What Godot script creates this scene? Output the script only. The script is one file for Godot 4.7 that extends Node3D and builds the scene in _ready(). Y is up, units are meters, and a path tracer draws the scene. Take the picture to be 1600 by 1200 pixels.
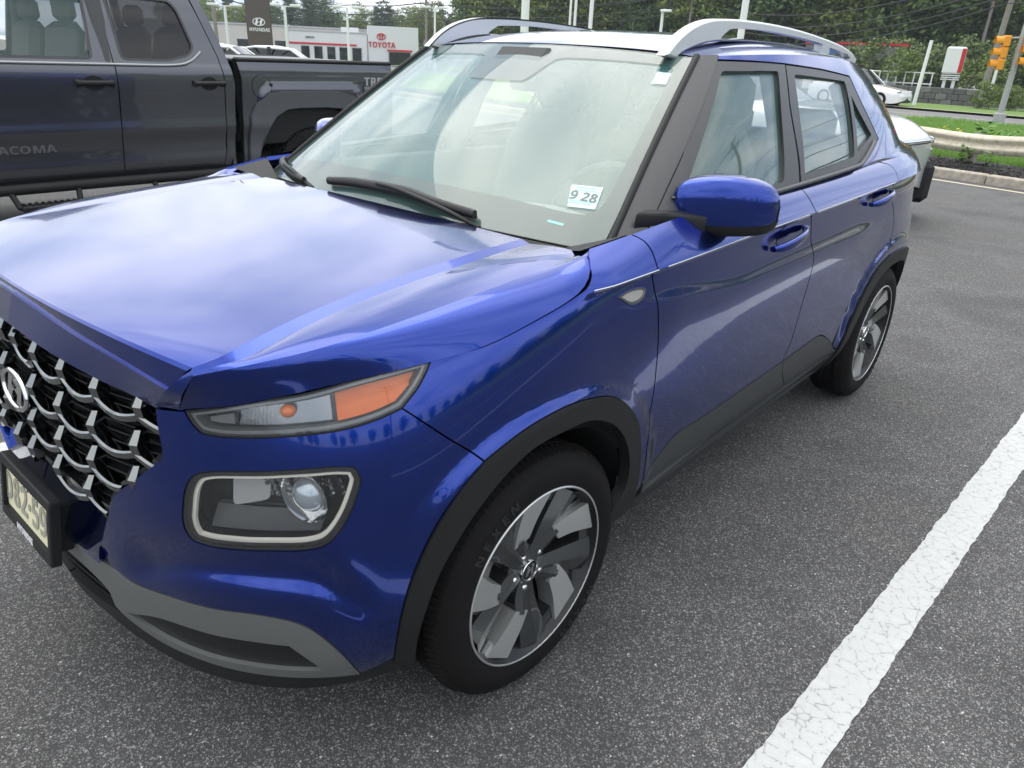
extends Node3D
# A blue crossover on a dealer's lot under a bright overcast sky. y up, metres; the car's front axle is at z = 0, its nose towards +z.

var M := {}
# towards the veiled sun, in the panorama's own axes
var SUN_TO := Vector3(0.22, 0.90, -0.36).normalized()
var rng := RandomNumberGenerator.new()

func _ready() -> void:
	rng.seed = 71
	var cam := Camera3D.new()
	cam.name = "camera"
	cam.fov = 55.43
	cam.near = 0.05
	cam.far = 900.0
	add_child(cam)
	cam.position = Vector3(1.7267, 1.477, 1.1498)
	cam.rotation_order = EULER_ORDER_YXZ
	cam.rotation_degrees = Vector3(-24.1553, 40.4306, 2.6382)
	cam.current = true
	var env := Environment.new()
	env.background_mode = Environment.BG_SKY
	env.tonemap_mode = Environment.TONE_MAPPER_LINEAR
	env.tonemap_exposure = 1.17
	env.background_energy_multiplier = 1.0
	env.sdfgi_enabled = true
	env.ssao_enabled = true
	env.ssil_enabled = true
	env.fog_enabled = true
	env.fog_density = 0.0006
	env.fog_light_color = Color(0.83, 0.87, 0.9)
	var sky := Sky.new()
	var pano := PanoramaSkyMaterial.new()
	pano.panorama = sky_texture()
	sky.sky_material = pano
	env.sky = sky
	var we := WorldEnvironment.new()
	we.name = "environment"
	we.environment = env
	add_child(we)
	var sun := DirectionalLight3D.new()
	sun.name = "sun"
	sun.light_energy = 0.3
	sun.light_angular_distance = 50.0
	sun.light_color = Color(1.0, 0.96, 0.9)
	sun.shadow_enabled = true
	add_child(sun)
	sun.look_at_from_position(Vector3(-3.6, 9.0, -2.2), Vector3.ZERO)
	materials()
	ground()
	background()
	suv()
	truck()

func sky_texture() -> ImageTexture:
	var w := 1024
	var h := 512
	var a := FastNoiseLite.new()
	a.seed = 5
	a.noise_type = FastNoiseLite.TYPE_SIMPLEX_SMOOTH
	a.frequency = 0.55
	a.fractal_octaves = 5
	a.fractal_gain = 0.6
	var b := FastNoiseLite.new()
	b.seed = 19
	b.frequency = 1.6
	b.fractal_octaves = 4
	var im := Image.create(w, h, false, Image.FORMAT_RGBAF)
	for y in h:
		var el := (0.5 - (y + 0.5) / h) * PI
		var sy := sin(el)
		var cy := cos(el)
		for x in w:
			var az := TAU * (x + 0.5) / w
			var k := 1.0 / (maxf(sy, 0.0) + 0.32)
			var px := cos(az) * cy * k
			var pz := sin(az) * cy * k
			var wv := b.get_noise_2d(px * 0.8, pz * 0.8) * 0.35
			var c1 := a.get_noise_3d(px + wv, 3.0, pz * 1.5 - wv) * 0.5 + 0.5
			var c2 := b.get_noise_3d(px * 1.3, 9.0, pz * 2.2) * 0.5 + 0.5
			var cl := sst(0.24, 0.66, c1 * 0.68 + c2 * 0.32)
			var low := 1.0 - sst(0.12, 0.75, sy)
			var lo := Color(0.50, 0.64, 0.92).lerp(Color(0.62, 0.78, 1.06), low)
			var hi := Color(1.55, 1.56, 1.56).lerp(Color(1.5, 1.53, 1.56), low)
			var col := lo.lerp(hi, cl)
			# the sun behind thin cloud: a broad soft glow
			var sd := Vector3(cos(az) * cy, sy, sin(az) * cy).dot(SUN_TO)
			col += Color(1.0, 0.98, 0.94) * (1.7 * exp((sd - 1.0) * 5.0)) * (0.25 + 0.75 * cl)
			col.a = 1.0
			if sy < 0.0: col = Color(0.2, 0.2, 0.2)
			im.set_pixel(x, y, col)
	return ImageTexture.create_from_image(im)
const P_LAMPU_TOP = [2.02,5.448,2.06,5.459,2.1,5.47,2.141,5.481,2.181,5.493,2.222,5.505,2.263,5.516,2.304,5.528,2.345,5.54,2.385,5.552,2.426,5.564,2.467,5.575,2.507,5.587,2.548,5.598,2.588,5.609,2.627,5.62,2.667,5.63,2.706,5.64,2.745,5.65,2.784,5.659,2.822,5.668,2.859,5.676,2.902,5.684,2.944,5.692,2.986,5.699,3.027,5.706,3.067,5.712,3.108,5.717,3.148,5.723,3.187,5.728,3.227,5.733,3.266,5.738,3.306,5.743,3.345,5.748,3.385,5.753,3.425,5.759,3.464,5.766,3.505,5.772,3.545,5.78,3.584,5.788,3.624,5.797,3.664,5.805,3.703,5.814,3.742,5.824,3.782,5.833,3.821,5.842,3.861,5.851,3.901,5.861,3.941,5.87,3.981,5.878,4.022,5.887,4.064,5.895,4.105,5.902,4.148,5.909,4.187,5.915,4.227,5.92,4.267,5.925,4.307,5.929,4.348,5.934,4.389,5.938,4.431,5.942,4.473,5.945,4.515,5.949,4.557,5.952,4.599,5.956,4.642,5.959,4.684,5.962,4.726,5.965,4.769,5.968,4.811,5.971,4.853,5.975,4.896,5.978,4.937,5.982,4.979,5.985]
const P_LAMPU_RIGHT = [4.979,5.985,4.953,5.886,4.923,5.783,4.895,5.702,4.861,5.618,4.824,5.533,4.784,5.453,4.745,5.386,4.703,5.324,4.659,5.263,4.614,5.204,4.57,5.143]
const P_LAMPU_BOT = [4.57,5.143,4.531,5.129,4.493,5.115,4.454,5.101,4.415,5.087,4.376,5.074,4.335,5.061,4.292,5.05,4.252,5.04,4.212,5.032,4.17,5.023,4.127,5.016,4.083,5.008,4.039,5.002,3.994,4.995,3.95,4.99,3.906,4.985,3.863,4.981,3.821,4.978,3.78,4.976,3.739,4.975,3.698,4.974,3.657,4.974,3.616,4.974,3.574,4.975,3.531,4.975,3.487,4.975,3.441,4.975,3.402,4.975,3.362,4.975,3.321,4.975,3.278,4.975,3.235,4.975,3.191,4.976,3.147,4.976,3.103,4.976,3.058,4.977,3.014,4.977,2.971,4.977,2.928,4.978,2.887,4.979,2.847,4.98,2.808,4.98,2.761,4.981,2.714,4.982,2.667,4.983,2.621,4.984,2.577,4.985,2.533,4.986,2.491,4.988,2.452,4.99,2.414,4.993,2.379,4.997,2.329,5.006,2.285,5.017,2.243,5.028,2.2,5.039]
const P_LAMPU_LEFT = [2.2,5.039,2.163,5.098,2.127,5.156,2.093,5.222,2.055,5.331,2.02,5.448]
const P_LAMPL = [1.749,3.529,1.768,3.615,1.787,3.705,1.805,3.795,1.825,3.882,1.845,3.962,1.866,4.031,1.896,4.106,1.926,4.169,1.959,4.222,1.994,4.268,2.028,4.301,2.063,4.326,2.1,4.344,2.142,4.359,2.191,4.374,2.214,4.381,2.24,4.387,2.268,4.393,2.297,4.397,2.328,4.402,2.361,4.406,2.394,4.409,2.429,4.412,2.465,4.415,2.501,4.418,2.538,4.42,2.576,4.422,2.613,4.423,2.651,4.425,2.688,4.426,2.725,4.427,2.762,4.428,2.798,4.429,2.833,4.43,2.867,4.431,2.899,4.432,2.93,4.433,2.96,4.434,2.997,4.436,3.034,4.437,3.069,4.438,3.103,4.439,3.137,4.439,3.169,4.44,3.202,4.44,3.234,4.44,3.266,4.44,3.298,4.439,3.329,4.439,3.362,4.438,3.394,4.437,3.429,4.435,3.465,4.434,3.501,4.433,3.537,4.432,3.573,4.431,3.609,4.43,3.644,4.427,3.678,4.425,3.711,4.421,3.742,4.416,3.772,4.411,3.799,4.404,3.847,4.393,3.891,4.381,3.929,4.361,3.959,4.326,3.996,4.174,3.984,4.092,3.956,4.004,3.922,3.913,3.898,3.849,3.87,3.783,3.84,3.715,3.808,3.649,3.775,3.585,3.741,3.527,3.711,3.477,3.679,3.43,3.647,3.385,3.614,3.342,3.58,3.303,3.546,3.267,3.512,3.236,3.478,3.208,3.444,3.186,3.41,3.167,3.375,3.151,3.339,3.137,3.3,3.125,3.26,3.113,3.23,3.106,3.199,3.1,3.166,3.095,3.133,3.091,3.098,3.089,3.063,3.087,3.027,3.085,2.991,3.084,2.955,3.083,2.918,3.082,2.882,3.081,2.847,3.08,2.812,3.078,2.777,3.076,2.742,3.073,2.708,3.07,2.673,3.066,2.638,3.063,2.604,3.059,2.569,3.056,2.535,3.053,2.501,3.049,2.467,3.046,2.433,3.043,2.399,3.041,2.365,3.039,2.331,3.037,2.296,3.035,2.26,3.033,2.223,3.03,2.187,3.027,2.15,3.025,2.114,3.023,2.078,3.022,2.044,3.022,2.011,3.023,1.98,3.025,1.951,3.029,1.924,3.035,1.879,3.046,1.837,3.057,1.802,3.078,1.775,3.116,1.75,3.204,1.737,3.31,1.74,3.417,1.749,3.529]
const P_SEAM_BF = [4.57,5.143,4.607,5.087,4.644,5.03,4.681,4.972,4.719,4.914,4.757,4.856,4.794,4.798,4.832,4.74,4.868,4.684,4.905,4.628,4.94,4.574,4.975,4.521,5.008,4.471,5.04,4.423,5.084,4.357,5.129,4.293,5.172,4.232,5.213,4.174,5.251,4.119,5.285,4.067,5.314,4.02,5.357,3.943,5.393,3.872]
const P_ARCH_FRONT = [4.001,0.619,4.026,0.721,4.051,0.824,4.076,0.927,4.101,1.03,4.126,1.133,4.152,1.235,4.177,1.336,4.202,1.436,4.228,1.534,4.256,1.639,4.283,1.742,4.311,1.845,4.339,1.946,4.367,2.045,4.396,2.144,4.426,2.241,4.458,2.338,4.486,2.42,4.515,2.503,4.546,2.586,4.576,2.668,4.608,2.749,4.64,2.829,4.672,2.905,4.705,2.979,4.737,3.049,4.77,3.115,4.809,3.188,4.849,3.256,4.889,3.32,4.93,3.38,4.971,3.437,5.012,3.491,5.053,3.542,5.093,3.592,5.136,3.64,5.179,3.683,5.222,3.723,5.264,3.76,5.307,3.796,5.35,3.833,5.393,3.872]
const P_ARCH_REAR = [5.393,3.872,5.444,3.899,5.506,3.928,5.535,3.94,5.568,3.954,5.604,3.968,5.644,3.984,5.685,3.999,5.729,4.015,5.773,4.029,5.818,4.043,5.863,4.055,5.908,4.065,5.952,4.073,5.992,4.079,6.034,4.083,6.077,4.086,6.12,4.089,6.164,4.09,6.208,4.09,6.252,4.089,6.295,4.087,6.339,4.084,6.382,4.079,6.424,4.074,6.465,4.068,6.506,4.06,6.551,4.05,6.596,4.039,6.64,4.026,6.683,4.011,6.726,3.996,6.769,3.979,6.81,3.961,6.851,3.941,6.89,3.921,6.928,3.9,6.972,3.874,7.014,3.849,7.054,3.822,7.093,3.793,7.132,3.761,7.17,3.724,7.208,3.683,7.246,3.637,7.285,3.587,7.322,3.533,7.36,3.475,7.396,3.414,7.431,3.349,7.465,3.281,7.502,3.199,7.539,3.111,7.575,3.018,7.608,2.923,7.638,2.826,7.663,2.729,7.686,2.616,7.703,2.503,7.717,2.383,7.732,2.248,7.743,2.14,7.754,2.02,7.766,1.891,7.777,1.757,7.787,1.623,7.797,1.493,7.806,1.37,7.813,1.258,7.821,1.114,7.826,0.98,7.832,0.855,7.844,0.738,7.867,0.609,7.896,0.491,7.924,0.374]
const P_ARCHI = [4.22,0,4.234,0.128,4.246,0.256,4.258,0.384,4.272,0.512,4.289,0.639,4.31,0.767,4.33,0.862,4.353,0.958,4.378,1.055,4.405,1.152,4.433,1.249,4.462,1.345,4.492,1.439,4.521,1.531,4.549,1.621,4.577,1.707,4.606,1.801,4.635,1.892,4.663,1.981,4.691,2.067,4.72,2.152,4.75,2.234,4.78,2.314,4.812,2.392,4.847,2.472,4.882,2.548,4.918,2.623,4.956,2.695,4.994,2.765,5.033,2.833,5.074,2.899,5.116,2.963,5.153,3.015,5.191,3.067,5.231,3.117,5.272,3.166,5.313,3.214,5.355,3.26,5.398,3.304,5.44,3.346,5.481,3.386,5.522,3.423,5.562,3.458,5.606,3.494,5.649,3.526,5.693,3.557,5.736,3.584,5.779,3.61,5.821,3.632,5.862,3.652,5.902,3.669,5.94,3.684,5.99,3.698,6.037,3.707,6.082,3.711,6.128,3.711,6.177,3.711,6.216,3.709,6.256,3.706,6.298,3.702,6.341,3.696,6.384,3.689,6.426,3.681,6.468,3.673,6.508,3.665,6.553,3.656,6.597,3.647,6.64,3.638,6.683,3.626,6.726,3.611,6.769,3.59,6.81,3.566,6.85,3.54,6.891,3.51,6.932,3.477,6.973,3.441,7.013,3.402,7.052,3.359,7.091,3.313,7.13,3.265,7.168,3.213,7.205,3.158,7.242,3.098,7.277,3.034,7.311,2.965,7.344,2.889,7.377,2.807,7.409,2.721,7.439,2.631,7.467,2.538,7.493,2.443,7.515,2.347,7.539,2.226,7.559,2.101,7.575,1.972,7.587,1.845,7.595,1.72,7.6,1.58,7.601,1.44,7.596,1.304,7.583,1.179,7.561,1.087,7.53,1.008,7.495,0.931,7.463,0.848,7.44,0.75,7.428,0.642,7.422,0.521,7.421,0.393,7.421,0.261,7.422,0.128,7.42,0]
const P_HS = [4.979,5.985,5.021,5.98,5.063,5.973,5.105,5.965,5.148,5.957,5.19,5.949,5.232,5.94,5.274,5.932,5.316,5.925,5.358,5.918,5.4,5.912,5.442,5.908,5.484,5.905,5.526,5.903,5.568,5.904,5.61,5.907,5.653,5.913,5.696,5.92,5.74,5.93,5.784,5.941,5.828,5.954,5.872,5.967,5.916,5.983,5.96,5.998,6.003,6.015,6.045,6.032,6.086,6.049,6.127,6.065,6.166,6.082,6.203,6.098,6.239,6.113,6.286,6.134,6.331,6.155,6.374,6.176,6.415,6.197,6.455,6.218,6.493,6.24,6.53,6.262,6.565,6.284,6.611,6.315,6.654,6.346,6.693,6.378,6.732,6.417,6.777,6.465,6.819,6.52,6.857,6.593,6.889,6.693,6.916,6.813,6.942,6.944,6.961,7.05,6.979,7.167,6.997,7.288,7.016,7.405,7.036,7.513,7.061,7.62,7.088,7.718,7.115,7.812,7.142,7.908]
const P_DOOR_F = [7.66,8,7.687,7.893,7.709,7.755,7.714,7.671,7.715,7.57,7.714,7.454,7.712,7.327,7.707,7.19,7.703,7.047,7.698,6.9,7.695,6.752,7.692,6.605,7.692,6.462,7.694,6.327,7.699,6.209,7.704,6.088,7.711,5.966,7.719,5.843,7.727,5.72,7.736,5.596,7.746,5.474,7.756,5.353,7.766,5.234,7.776,5.117,7.786,5.004,7.796,4.895,7.805,4.791,7.818,4.65,7.832,4.517,7.847,4.39,7.861,4.266,7.874,4.144,7.886,4.022,7.897,3.897,7.906,3.775,7.915,3.653,7.924,3.532,7.931,3.411,7.937,3.289,7.94,3.166,7.942,3.041,7.94,2.922,7.934,2.803,7.926,2.683,7.917,2.562,7.908,2.439,7.9,2.315,7.895,2.189,7.893,2.06,7.894,1.94,7.898,1.817,7.904,1.693,7.911,1.567,7.919,1.439,7.928,1.311,7.937,1.182,7.946,1.053,7.955,0.925,7.962,0.799]
const P_DOOR_S = [10.08,8,10.111,7.899,10.124,7.812,10.136,7.697,10.148,7.563,10.159,7.422,10.17,7.284,10.179,7.172,10.186,7.057,10.194,6.94,10.201,6.819,10.209,6.696,10.218,6.57,10.228,6.441,10.238,6.329,10.248,6.212,10.258,6.091,10.27,5.968,10.281,5.844,10.293,5.72,10.306,5.597,10.318,5.478,10.331,5.362,10.344,5.251,10.36,5.123,10.378,5.003,10.397,4.887,10.415,4.772,10.433,4.656,10.449,4.537,10.462,4.411,10.472,4.286,10.481,4.157,10.489,4.024,10.496,3.89,10.501,3.754,10.505,3.617,10.508,3.481,10.51,3.345,10.511,3.223,10.511,3.097,10.511,2.97,10.509,2.842,10.507,2.716,10.503,2.592,10.498,2.472,10.492,2.357,10.483,2.249,10.47,2.124,10.453,2.009,10.434,1.899,10.414,1.792,10.394,1.685,10.375,1.575]
const P_DOOR_S2 = [10.375,1.575,10.393,1.462,10.41,1.347,10.427,1.233,10.448,1.121,10.473,1.014,10.5,0.926,10.531,0.843,10.565,0.761,10.601,0.682,10.637,0.603,10.673,0.523,10.708,0.443]
const P_CLAD_TOP = [7.962,0.799,8.004,0.856,8.046,0.913,8.089,0.971,8.131,1.029,8.172,1.086,8.212,1.14,8.249,1.193,8.287,1.253,8.321,1.313,8.354,1.37,8.39,1.42,8.432,1.459,8.466,1.477,8.502,1.487,8.54,1.491,8.58,1.49,8.623,1.486,8.666,1.479,8.711,1.471,8.757,1.463,8.803,1.457,8.849,1.452,8.895,1.451,8.933,1.453,8.972,1.455,9.012,1.458,9.052,1.46,9.092,1.464,9.133,1.467,9.175,1.471,9.217,1.475,9.259,1.479,9.302,1.483,9.345,1.487,9.388,1.491,9.431,1.496,9.475,1.5,9.519,1.504,9.562,1.507,9.601,1.511,9.64,1.514,9.68,1.517,9.72,1.521,9.76,1.524,9.8,1.527,9.841,1.531,9.882,1.534,9.922,1.538,9.964,1.541,10.005,1.544,10.046,1.548,10.087,1.551,10.128,1.555,10.17,1.558,10.211,1.562,10.252,1.565,10.293,1.568,10.334,1.572,10.375,1.575]
const P_CLAD_TOP2 = [10.375,1.575,10.415,1.582,10.455,1.589,10.495,1.596,10.535,1.603,10.576,1.61,10.616,1.617,10.656,1.624,10.696,1.631,10.736,1.639,10.776,1.646,10.817,1.653,10.857,1.66,10.897,1.667,10.937,1.674,10.977,1.681,11.017,1.688,11.058,1.695,11.098,1.702,11.138,1.709,11.178,1.716]
const P_CLAD_END = [11.178,1.716,11.226,1.694,11.275,1.671,11.333,1.622,11.358,1.593,11.385,1.559,11.414,1.519,11.445,1.474,11.478,1.425,11.512,1.371,11.548,1.315,11.584,1.255,11.622,1.193,11.661,1.129,11.699,1.063,11.739,0.997,11.778,0.93,11.817,0.863,11.857,0.798,11.895,0.733,11.933,0.67,11.97,0.609,12.006,0.552]
const P_SILVER_TOP = [0,2.02,0.058,2.008,0.118,1.991,0.158,1.974,0.201,1.953,0.246,1.931,0.291,1.911,0.33,1.896,0.372,1.882,0.413,1.869,0.453,1.857,0.491,1.846,0.54,1.836,0.586,1.828,0.632,1.812,0.678,1.777,0.724,1.733,0.781,1.701,0.813,1.696,0.849,1.695,0.888,1.698,0.929,1.706,0.973,1.715,1.018,1.727,1.064,1.739,1.112,1.751,1.159,1.763,1.207,1.773,1.254,1.78,1.293,1.785,1.332,1.789,1.373,1.794,1.415,1.798,1.457,1.802,1.5,1.805,1.543,1.809,1.587,1.813,1.63,1.816,1.673,1.819,1.716,1.823,1.759,1.826,1.801,1.829,1.842,1.832,1.882,1.835,1.921,1.839,1.965,1.843,2.008,1.848,2.05,1.853,2.092,1.859,2.133,1.864,2.174,1.869,2.214,1.874,2.254,1.878,2.294,1.88,2.334,1.881,2.375,1.881,2.415,1.879,2.458,1.875,2.502,1.87,2.547,1.864,2.592,1.856,2.636,1.848,2.68,1.838,2.723,1.826,2.764,1.813,2.803,1.799,2.84,1.783,2.874,1.765,2.919,1.737,2.959,1.707,2.997,1.674,3.033,1.634,3.07,1.585,3.111,1.522,3.152,1.449,3.192,1.369,3.231,1.285,3.267,1.201,3.305,1.107,3.341,1.009,3.375,0.909,3.405,0.805,3.429,0.706,3.451,0.604,3.471,0.5,3.491,0.397]
const P_SILVER_BOT = [0,1.3,0.042,1.299,0.084,1.302,0.127,1.304,0.169,1.304,0.21,1.297,0.25,1.28,0.299,1.25,0.35,1.213,0.399,1.167,0.439,1.112,0.463,1.047,0.458,0.917,0.455,0.788,0.474,0.739,0.504,0.699,0.543,0.666,0.588,0.638,0.638,0.615,0.691,0.594,0.743,0.576,0.794,0.557,0.829,0.545,0.865,0.535,0.902,0.527,0.941,0.52,0.98,0.515,1.021,0.511,1.062,0.508,1.103,0.506,1.145,0.505,1.187,0.504,1.229,0.503,1.272,0.503,1.314,0.502,1.356,0.5,1.397,0.498,1.439,0.496,1.481,0.494,1.523,0.492,1.565,0.491,1.608,0.49,1.651,0.489,1.694,0.488,1.737,0.488,1.78,0.487,1.823,0.487,1.865,0.486,1.908,0.486,1.951,0.486,1.993,0.485,2.034,0.485,2.076,0.484,2.117,0.483,2.159,0.483,2.2,0.482,2.241,0.482,2.283,0.482,2.324,0.481,2.365,0.481,2.405,0.481,2.446,0.48,2.486,0.48,2.525,0.479,2.564,0.479,2.603,0.478,2.64,0.476,2.677,0.475,2.723,0.473,2.768,0.471,2.812,0.468,2.855,0.465,2.898,0.462,2.94,0.459,2.981,0.456,3.023,0.452,3.064,0.448,3.106,0.445,3.15,0.44,3.193,0.435,3.236,0.43,3.279,0.425,3.321,0.419,3.364,0.414,3.406,0.408,3.448,0.403,3.491,0.397]
const P_FOG = [0.594,0.816,0.636,0.848,0.677,0.881,0.717,0.914,0.758,0.948,0.799,0.982,0.84,1.015,0.882,1.045,0.926,1.074,0.972,1.1,1.02,1.122,1.055,1.136,1.092,1.148,1.13,1.158,1.17,1.166,1.21,1.174,1.252,1.18,1.294,1.185,1.337,1.19,1.38,1.193,1.423,1.196,1.466,1.199,1.509,1.201,1.552,1.202,1.594,1.204,1.635,1.206,1.676,1.207,1.716,1.209,1.754,1.212,1.791,1.215,1.837,1.218,1.882,1.222,1.925,1.226,1.968,1.229,2.01,1.231,2.052,1.234,2.093,1.236,2.134,1.238,2.174,1.24,2.214,1.241,2.254,1.242,2.294,1.242,2.337,1.242,2.38,1.241,2.422,1.239,2.464,1.238,2.506,1.235,2.547,1.233,2.588,1.23,2.629,1.228,2.671,1.225,2.713,1.223,2.751,1.16,2.788,1.097,2.826,1.034,2.864,0.97,2.902,0.907,2.94,0.844,2.978,0.781,3.016,0.717,3.054,0.654,3.013,0.655,2.971,0.657,2.929,0.658,2.887,0.66,2.845,0.661,2.803,0.663,2.761,0.664,2.718,0.666,2.676,0.667,2.634,0.669,2.592,0.67,2.55,0.672,2.508,0.673,2.467,0.674,2.425,0.676,2.384,0.677,2.344,0.678,2.303,0.679,2.263,0.679,2.224,0.68,2.185,0.68,2.146,0.681,2.103,0.681,2.061,0.68,2.018,0.68,1.976,0.679,1.935,0.678,1.893,0.676,1.852,0.675,1.811,0.673,1.771,0.672,1.731,0.671,1.692,0.669,1.652,0.668,1.614,0.668,1.576,0.667,1.538,0.667,1.501,0.667,1.464,0.668,1.418,0.669,1.372,0.67,1.327,0.671,1.282,0.673,1.238,0.675,1.195,0.677,1.153,0.68,1.112,0.684,1.072,0.688,1.032,0.693,0.994,0.699,0.946,0.708,0.898,0.719,0.852,0.731,0.807,0.744,0.766,0.756,0.728,0.768,0.694,0.779,0.64,0.798,0.594,0.816]
const P_GRILLE_BOT = [0,3.42,0.071,3.364,0.109,3.34,0.155,3.314,0.205,3.286,0.256,3.258,0.304,3.232,0.348,3.208,0.39,3.184,0.433,3.161,0.476,3.14,0.52,3.122,0.562,3.11,0.604,3.1,0.647,3.092,0.691,3.085,0.735,3.079,0.778,3.071]
const P_GRILLE_SIDE = [0.778,3.071,0.806,3.181,0.833,3.293,0.863,3.403,0.9,3.505,0.93,3.569,0.964,3.629,1,3.687,1.04,3.742,1.08,3.796,1.122,3.849,1.164,3.904,1.206,3.959,1.24,4.006,1.276,4.053,1.312,4.099,1.349,4.146,1.386,4.193,1.424,4.239,1.462,4.286,1.5,4.332,1.537,4.379,1.575,4.425,1.612,4.472,1.64,4.563,1.643,4.651,1.639,4.774,1.631,4.913,1.624,5.048,1.619,5.161,1.616,5.301,1.615,5.427]
const P_GRILLE_TOP = [1.615,5.427,1.575,5.457,1.536,5.488,1.498,5.52,1.459,5.551,1.42,5.581,1.379,5.61,1.337,5.636,1.294,5.659,1.257,5.675,1.218,5.689,1.179,5.701,1.139,5.712,1.098,5.721,1.056,5.729,1.014,5.736,0.972,5.743,0.929,5.75,0.887,5.757,0.845,5.765,0.804,5.774,0.762,5.783,0.719,5.792,0.676,5.802,0.632,5.811,0.588,5.82,0.545,5.829,0.502,5.838,0.459,5.847,0.418,5.855,0.377,5.864,0.338,5.872,0.301,5.881,0.254,5.891,0.209,5.901,0.167,5.911,0.125,5.921,0.084,5.93,0.042,5.94,0,5.95]
const P_HOOD_LOW = [1.615,5.427,1.655,5.429,1.696,5.431,1.736,5.433,1.777,5.435,1.817,5.437,1.858,5.439,1.898,5.441,1.939,5.444,1.979,5.446,2.02,5.448]
const P_CREASE = [0.638,1.85,0.678,1.879,0.718,1.909,0.757,1.94,0.797,1.972,0.836,2.004,0.876,2.036,0.915,2.069,0.955,2.101,0.994,2.134,1.034,2.166,1.074,2.198,1.113,2.23,1.153,2.261,1.193,2.292,1.232,2.321,1.272,2.35,1.312,2.378,1.352,2.404,1.392,2.429,1.433,2.453,1.473,2.476,1.514,2.496,1.555,2.515,1.595,2.532,1.636,2.548,1.677,2.562,1.719,2.576,1.76,2.588,1.802,2.599,1.844,2.61,1.887,2.619,1.929,2.628,1.971,2.635,2.014,2.642,2.056,2.648,2.098,2.653,2.141,2.657,2.183,2.661,2.224,2.664,2.266,2.666,2.307,2.668,2.348,2.669,2.389,2.67,2.429,2.67,2.469,2.67,2.508,2.669,2.547,2.668,2.592,2.667,2.637,2.666,2.682,2.664,2.727,2.662,2.772,2.66,2.816,2.657,2.86,2.653,2.904,2.648,2.947,2.641,2.99,2.634,3.032,2.625,3.074,2.614,3.114,2.602,3.154,2.588,3.193,2.572,3.231,2.553,3.268,2.532,3.304,2.509,3.347,2.475,3.389,2.436,3.428,2.394,3.466,2.348,3.503,2.299,3.539,2.249,3.575,2.198,3.611,2.146,3.647,2.095,3.683,2.045,3.721,1.997]
const P_BAR_EDGE = [0.778,3.071,0.751,2.966,0.724,2.86,0.698,2.754,0.672,2.651,0.648,2.553,0.62,2.427,0.593,2.308,0.567,2.188]
const P_RDOOR_REAR = [12.2,8,12.282,7.941,12.369,7.892,12.446,7.822,12.5,7.7,12.52,7.541,12.522,7.338,12.515,7.115,12.505,6.895,12.5,6.7,12.497,6.488,12.494,6.293,12.5,6.1,12.518,5.894,12.544,5.69,12.58,5.5,12.63,5.321,12.691,5.157,12.75,5,12.803,4.865,12.855,4.736,12.9,4.6,12.949,4.412,12.98,4.2,12.98,3.984,12.965,3.742,12.95,3.5]
const P_SIG = [7.251,5.837,7.271,5.849,7.291,5.862,7.312,5.876,7.332,5.889,7.352,5.899,7.373,5.906,7.395,5.907,7.415,5.905,7.438,5.901,7.462,5.894,7.486,5.886,7.511,5.875,7.534,5.862,7.554,5.845,7.572,5.826,7.585,5.804,7.593,5.779,7.596,5.726,7.59,5.662,7.579,5.6,7.565,5.551,7.549,5.522,7.527,5.5,7.503,5.485,7.477,5.478,7.451,5.48,7.427,5.491,7.409,5.507,7.392,5.53,7.374,5.561,7.357,5.596,7.339,5.635,7.321,5.676,7.304,5.719,7.286,5.761,7.268,5.801,7.251,5.837]
const P_GF = [0.446,2.821,1.694,2.768,2.231,0.338,0.492,0.615,0.25,1.697]
const P_GR = [2.147,2.723,3.774,2.6,3.873,0.409,2.64,0.383]
const P_GQ = [3.957,2.263,3.912,0.456,4.508,0.872]
const P_FF = [0.328,2.954,1.876,2.875,2.571,0.267,0.553,0.456,0.319,0.189]
const P_FR = [1.97,2.866,4.03,2.695,4.772,0.695,4.068,0.363,2.624,0.265]
const P_RARCH_O = [12.011,0.06,12.022,0.347,12.034,0.641,12.044,0.868,12.055,1.102,12.074,1.343,12.099,1.566,12.13,1.798,12.168,2.028,12.215,2.244,12.258,2.402,12.307,2.559,12.36,2.71,12.417,2.851,12.477,2.978,12.538,3.086,12.602,3.173,12.669,3.242,12.739,3.295,12.811,3.339,12.883,3.374,12.955,3.407,13.029,3.434,13.104,3.452,13.18,3.462,13.257,3.467,13.334,3.468,13.411,3.467,13.48,3.465,13.549,3.461,13.618,3.455,13.688,3.445,13.758,3.43,13.828,3.411,13.899,3.387,13.965,3.361,14.033,3.333,14.1,3.303,14.168,3.268,14.236,3.227,14.303,3.179,14.369,3.123,14.434,3.056,14.501,2.976,14.569,2.886,14.636,2.786,14.703,2.679,14.767,2.566,14.828,2.448,14.886,2.327,14.938,2.204,15,2.035,15.057,1.855,15.107,1.669,15.152,1.483,15.19,1.303,15.226,1.072,15.252,0.843,15.276,0.621,15.298,0.427,15.319,0.239,15.339,0.05]
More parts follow.
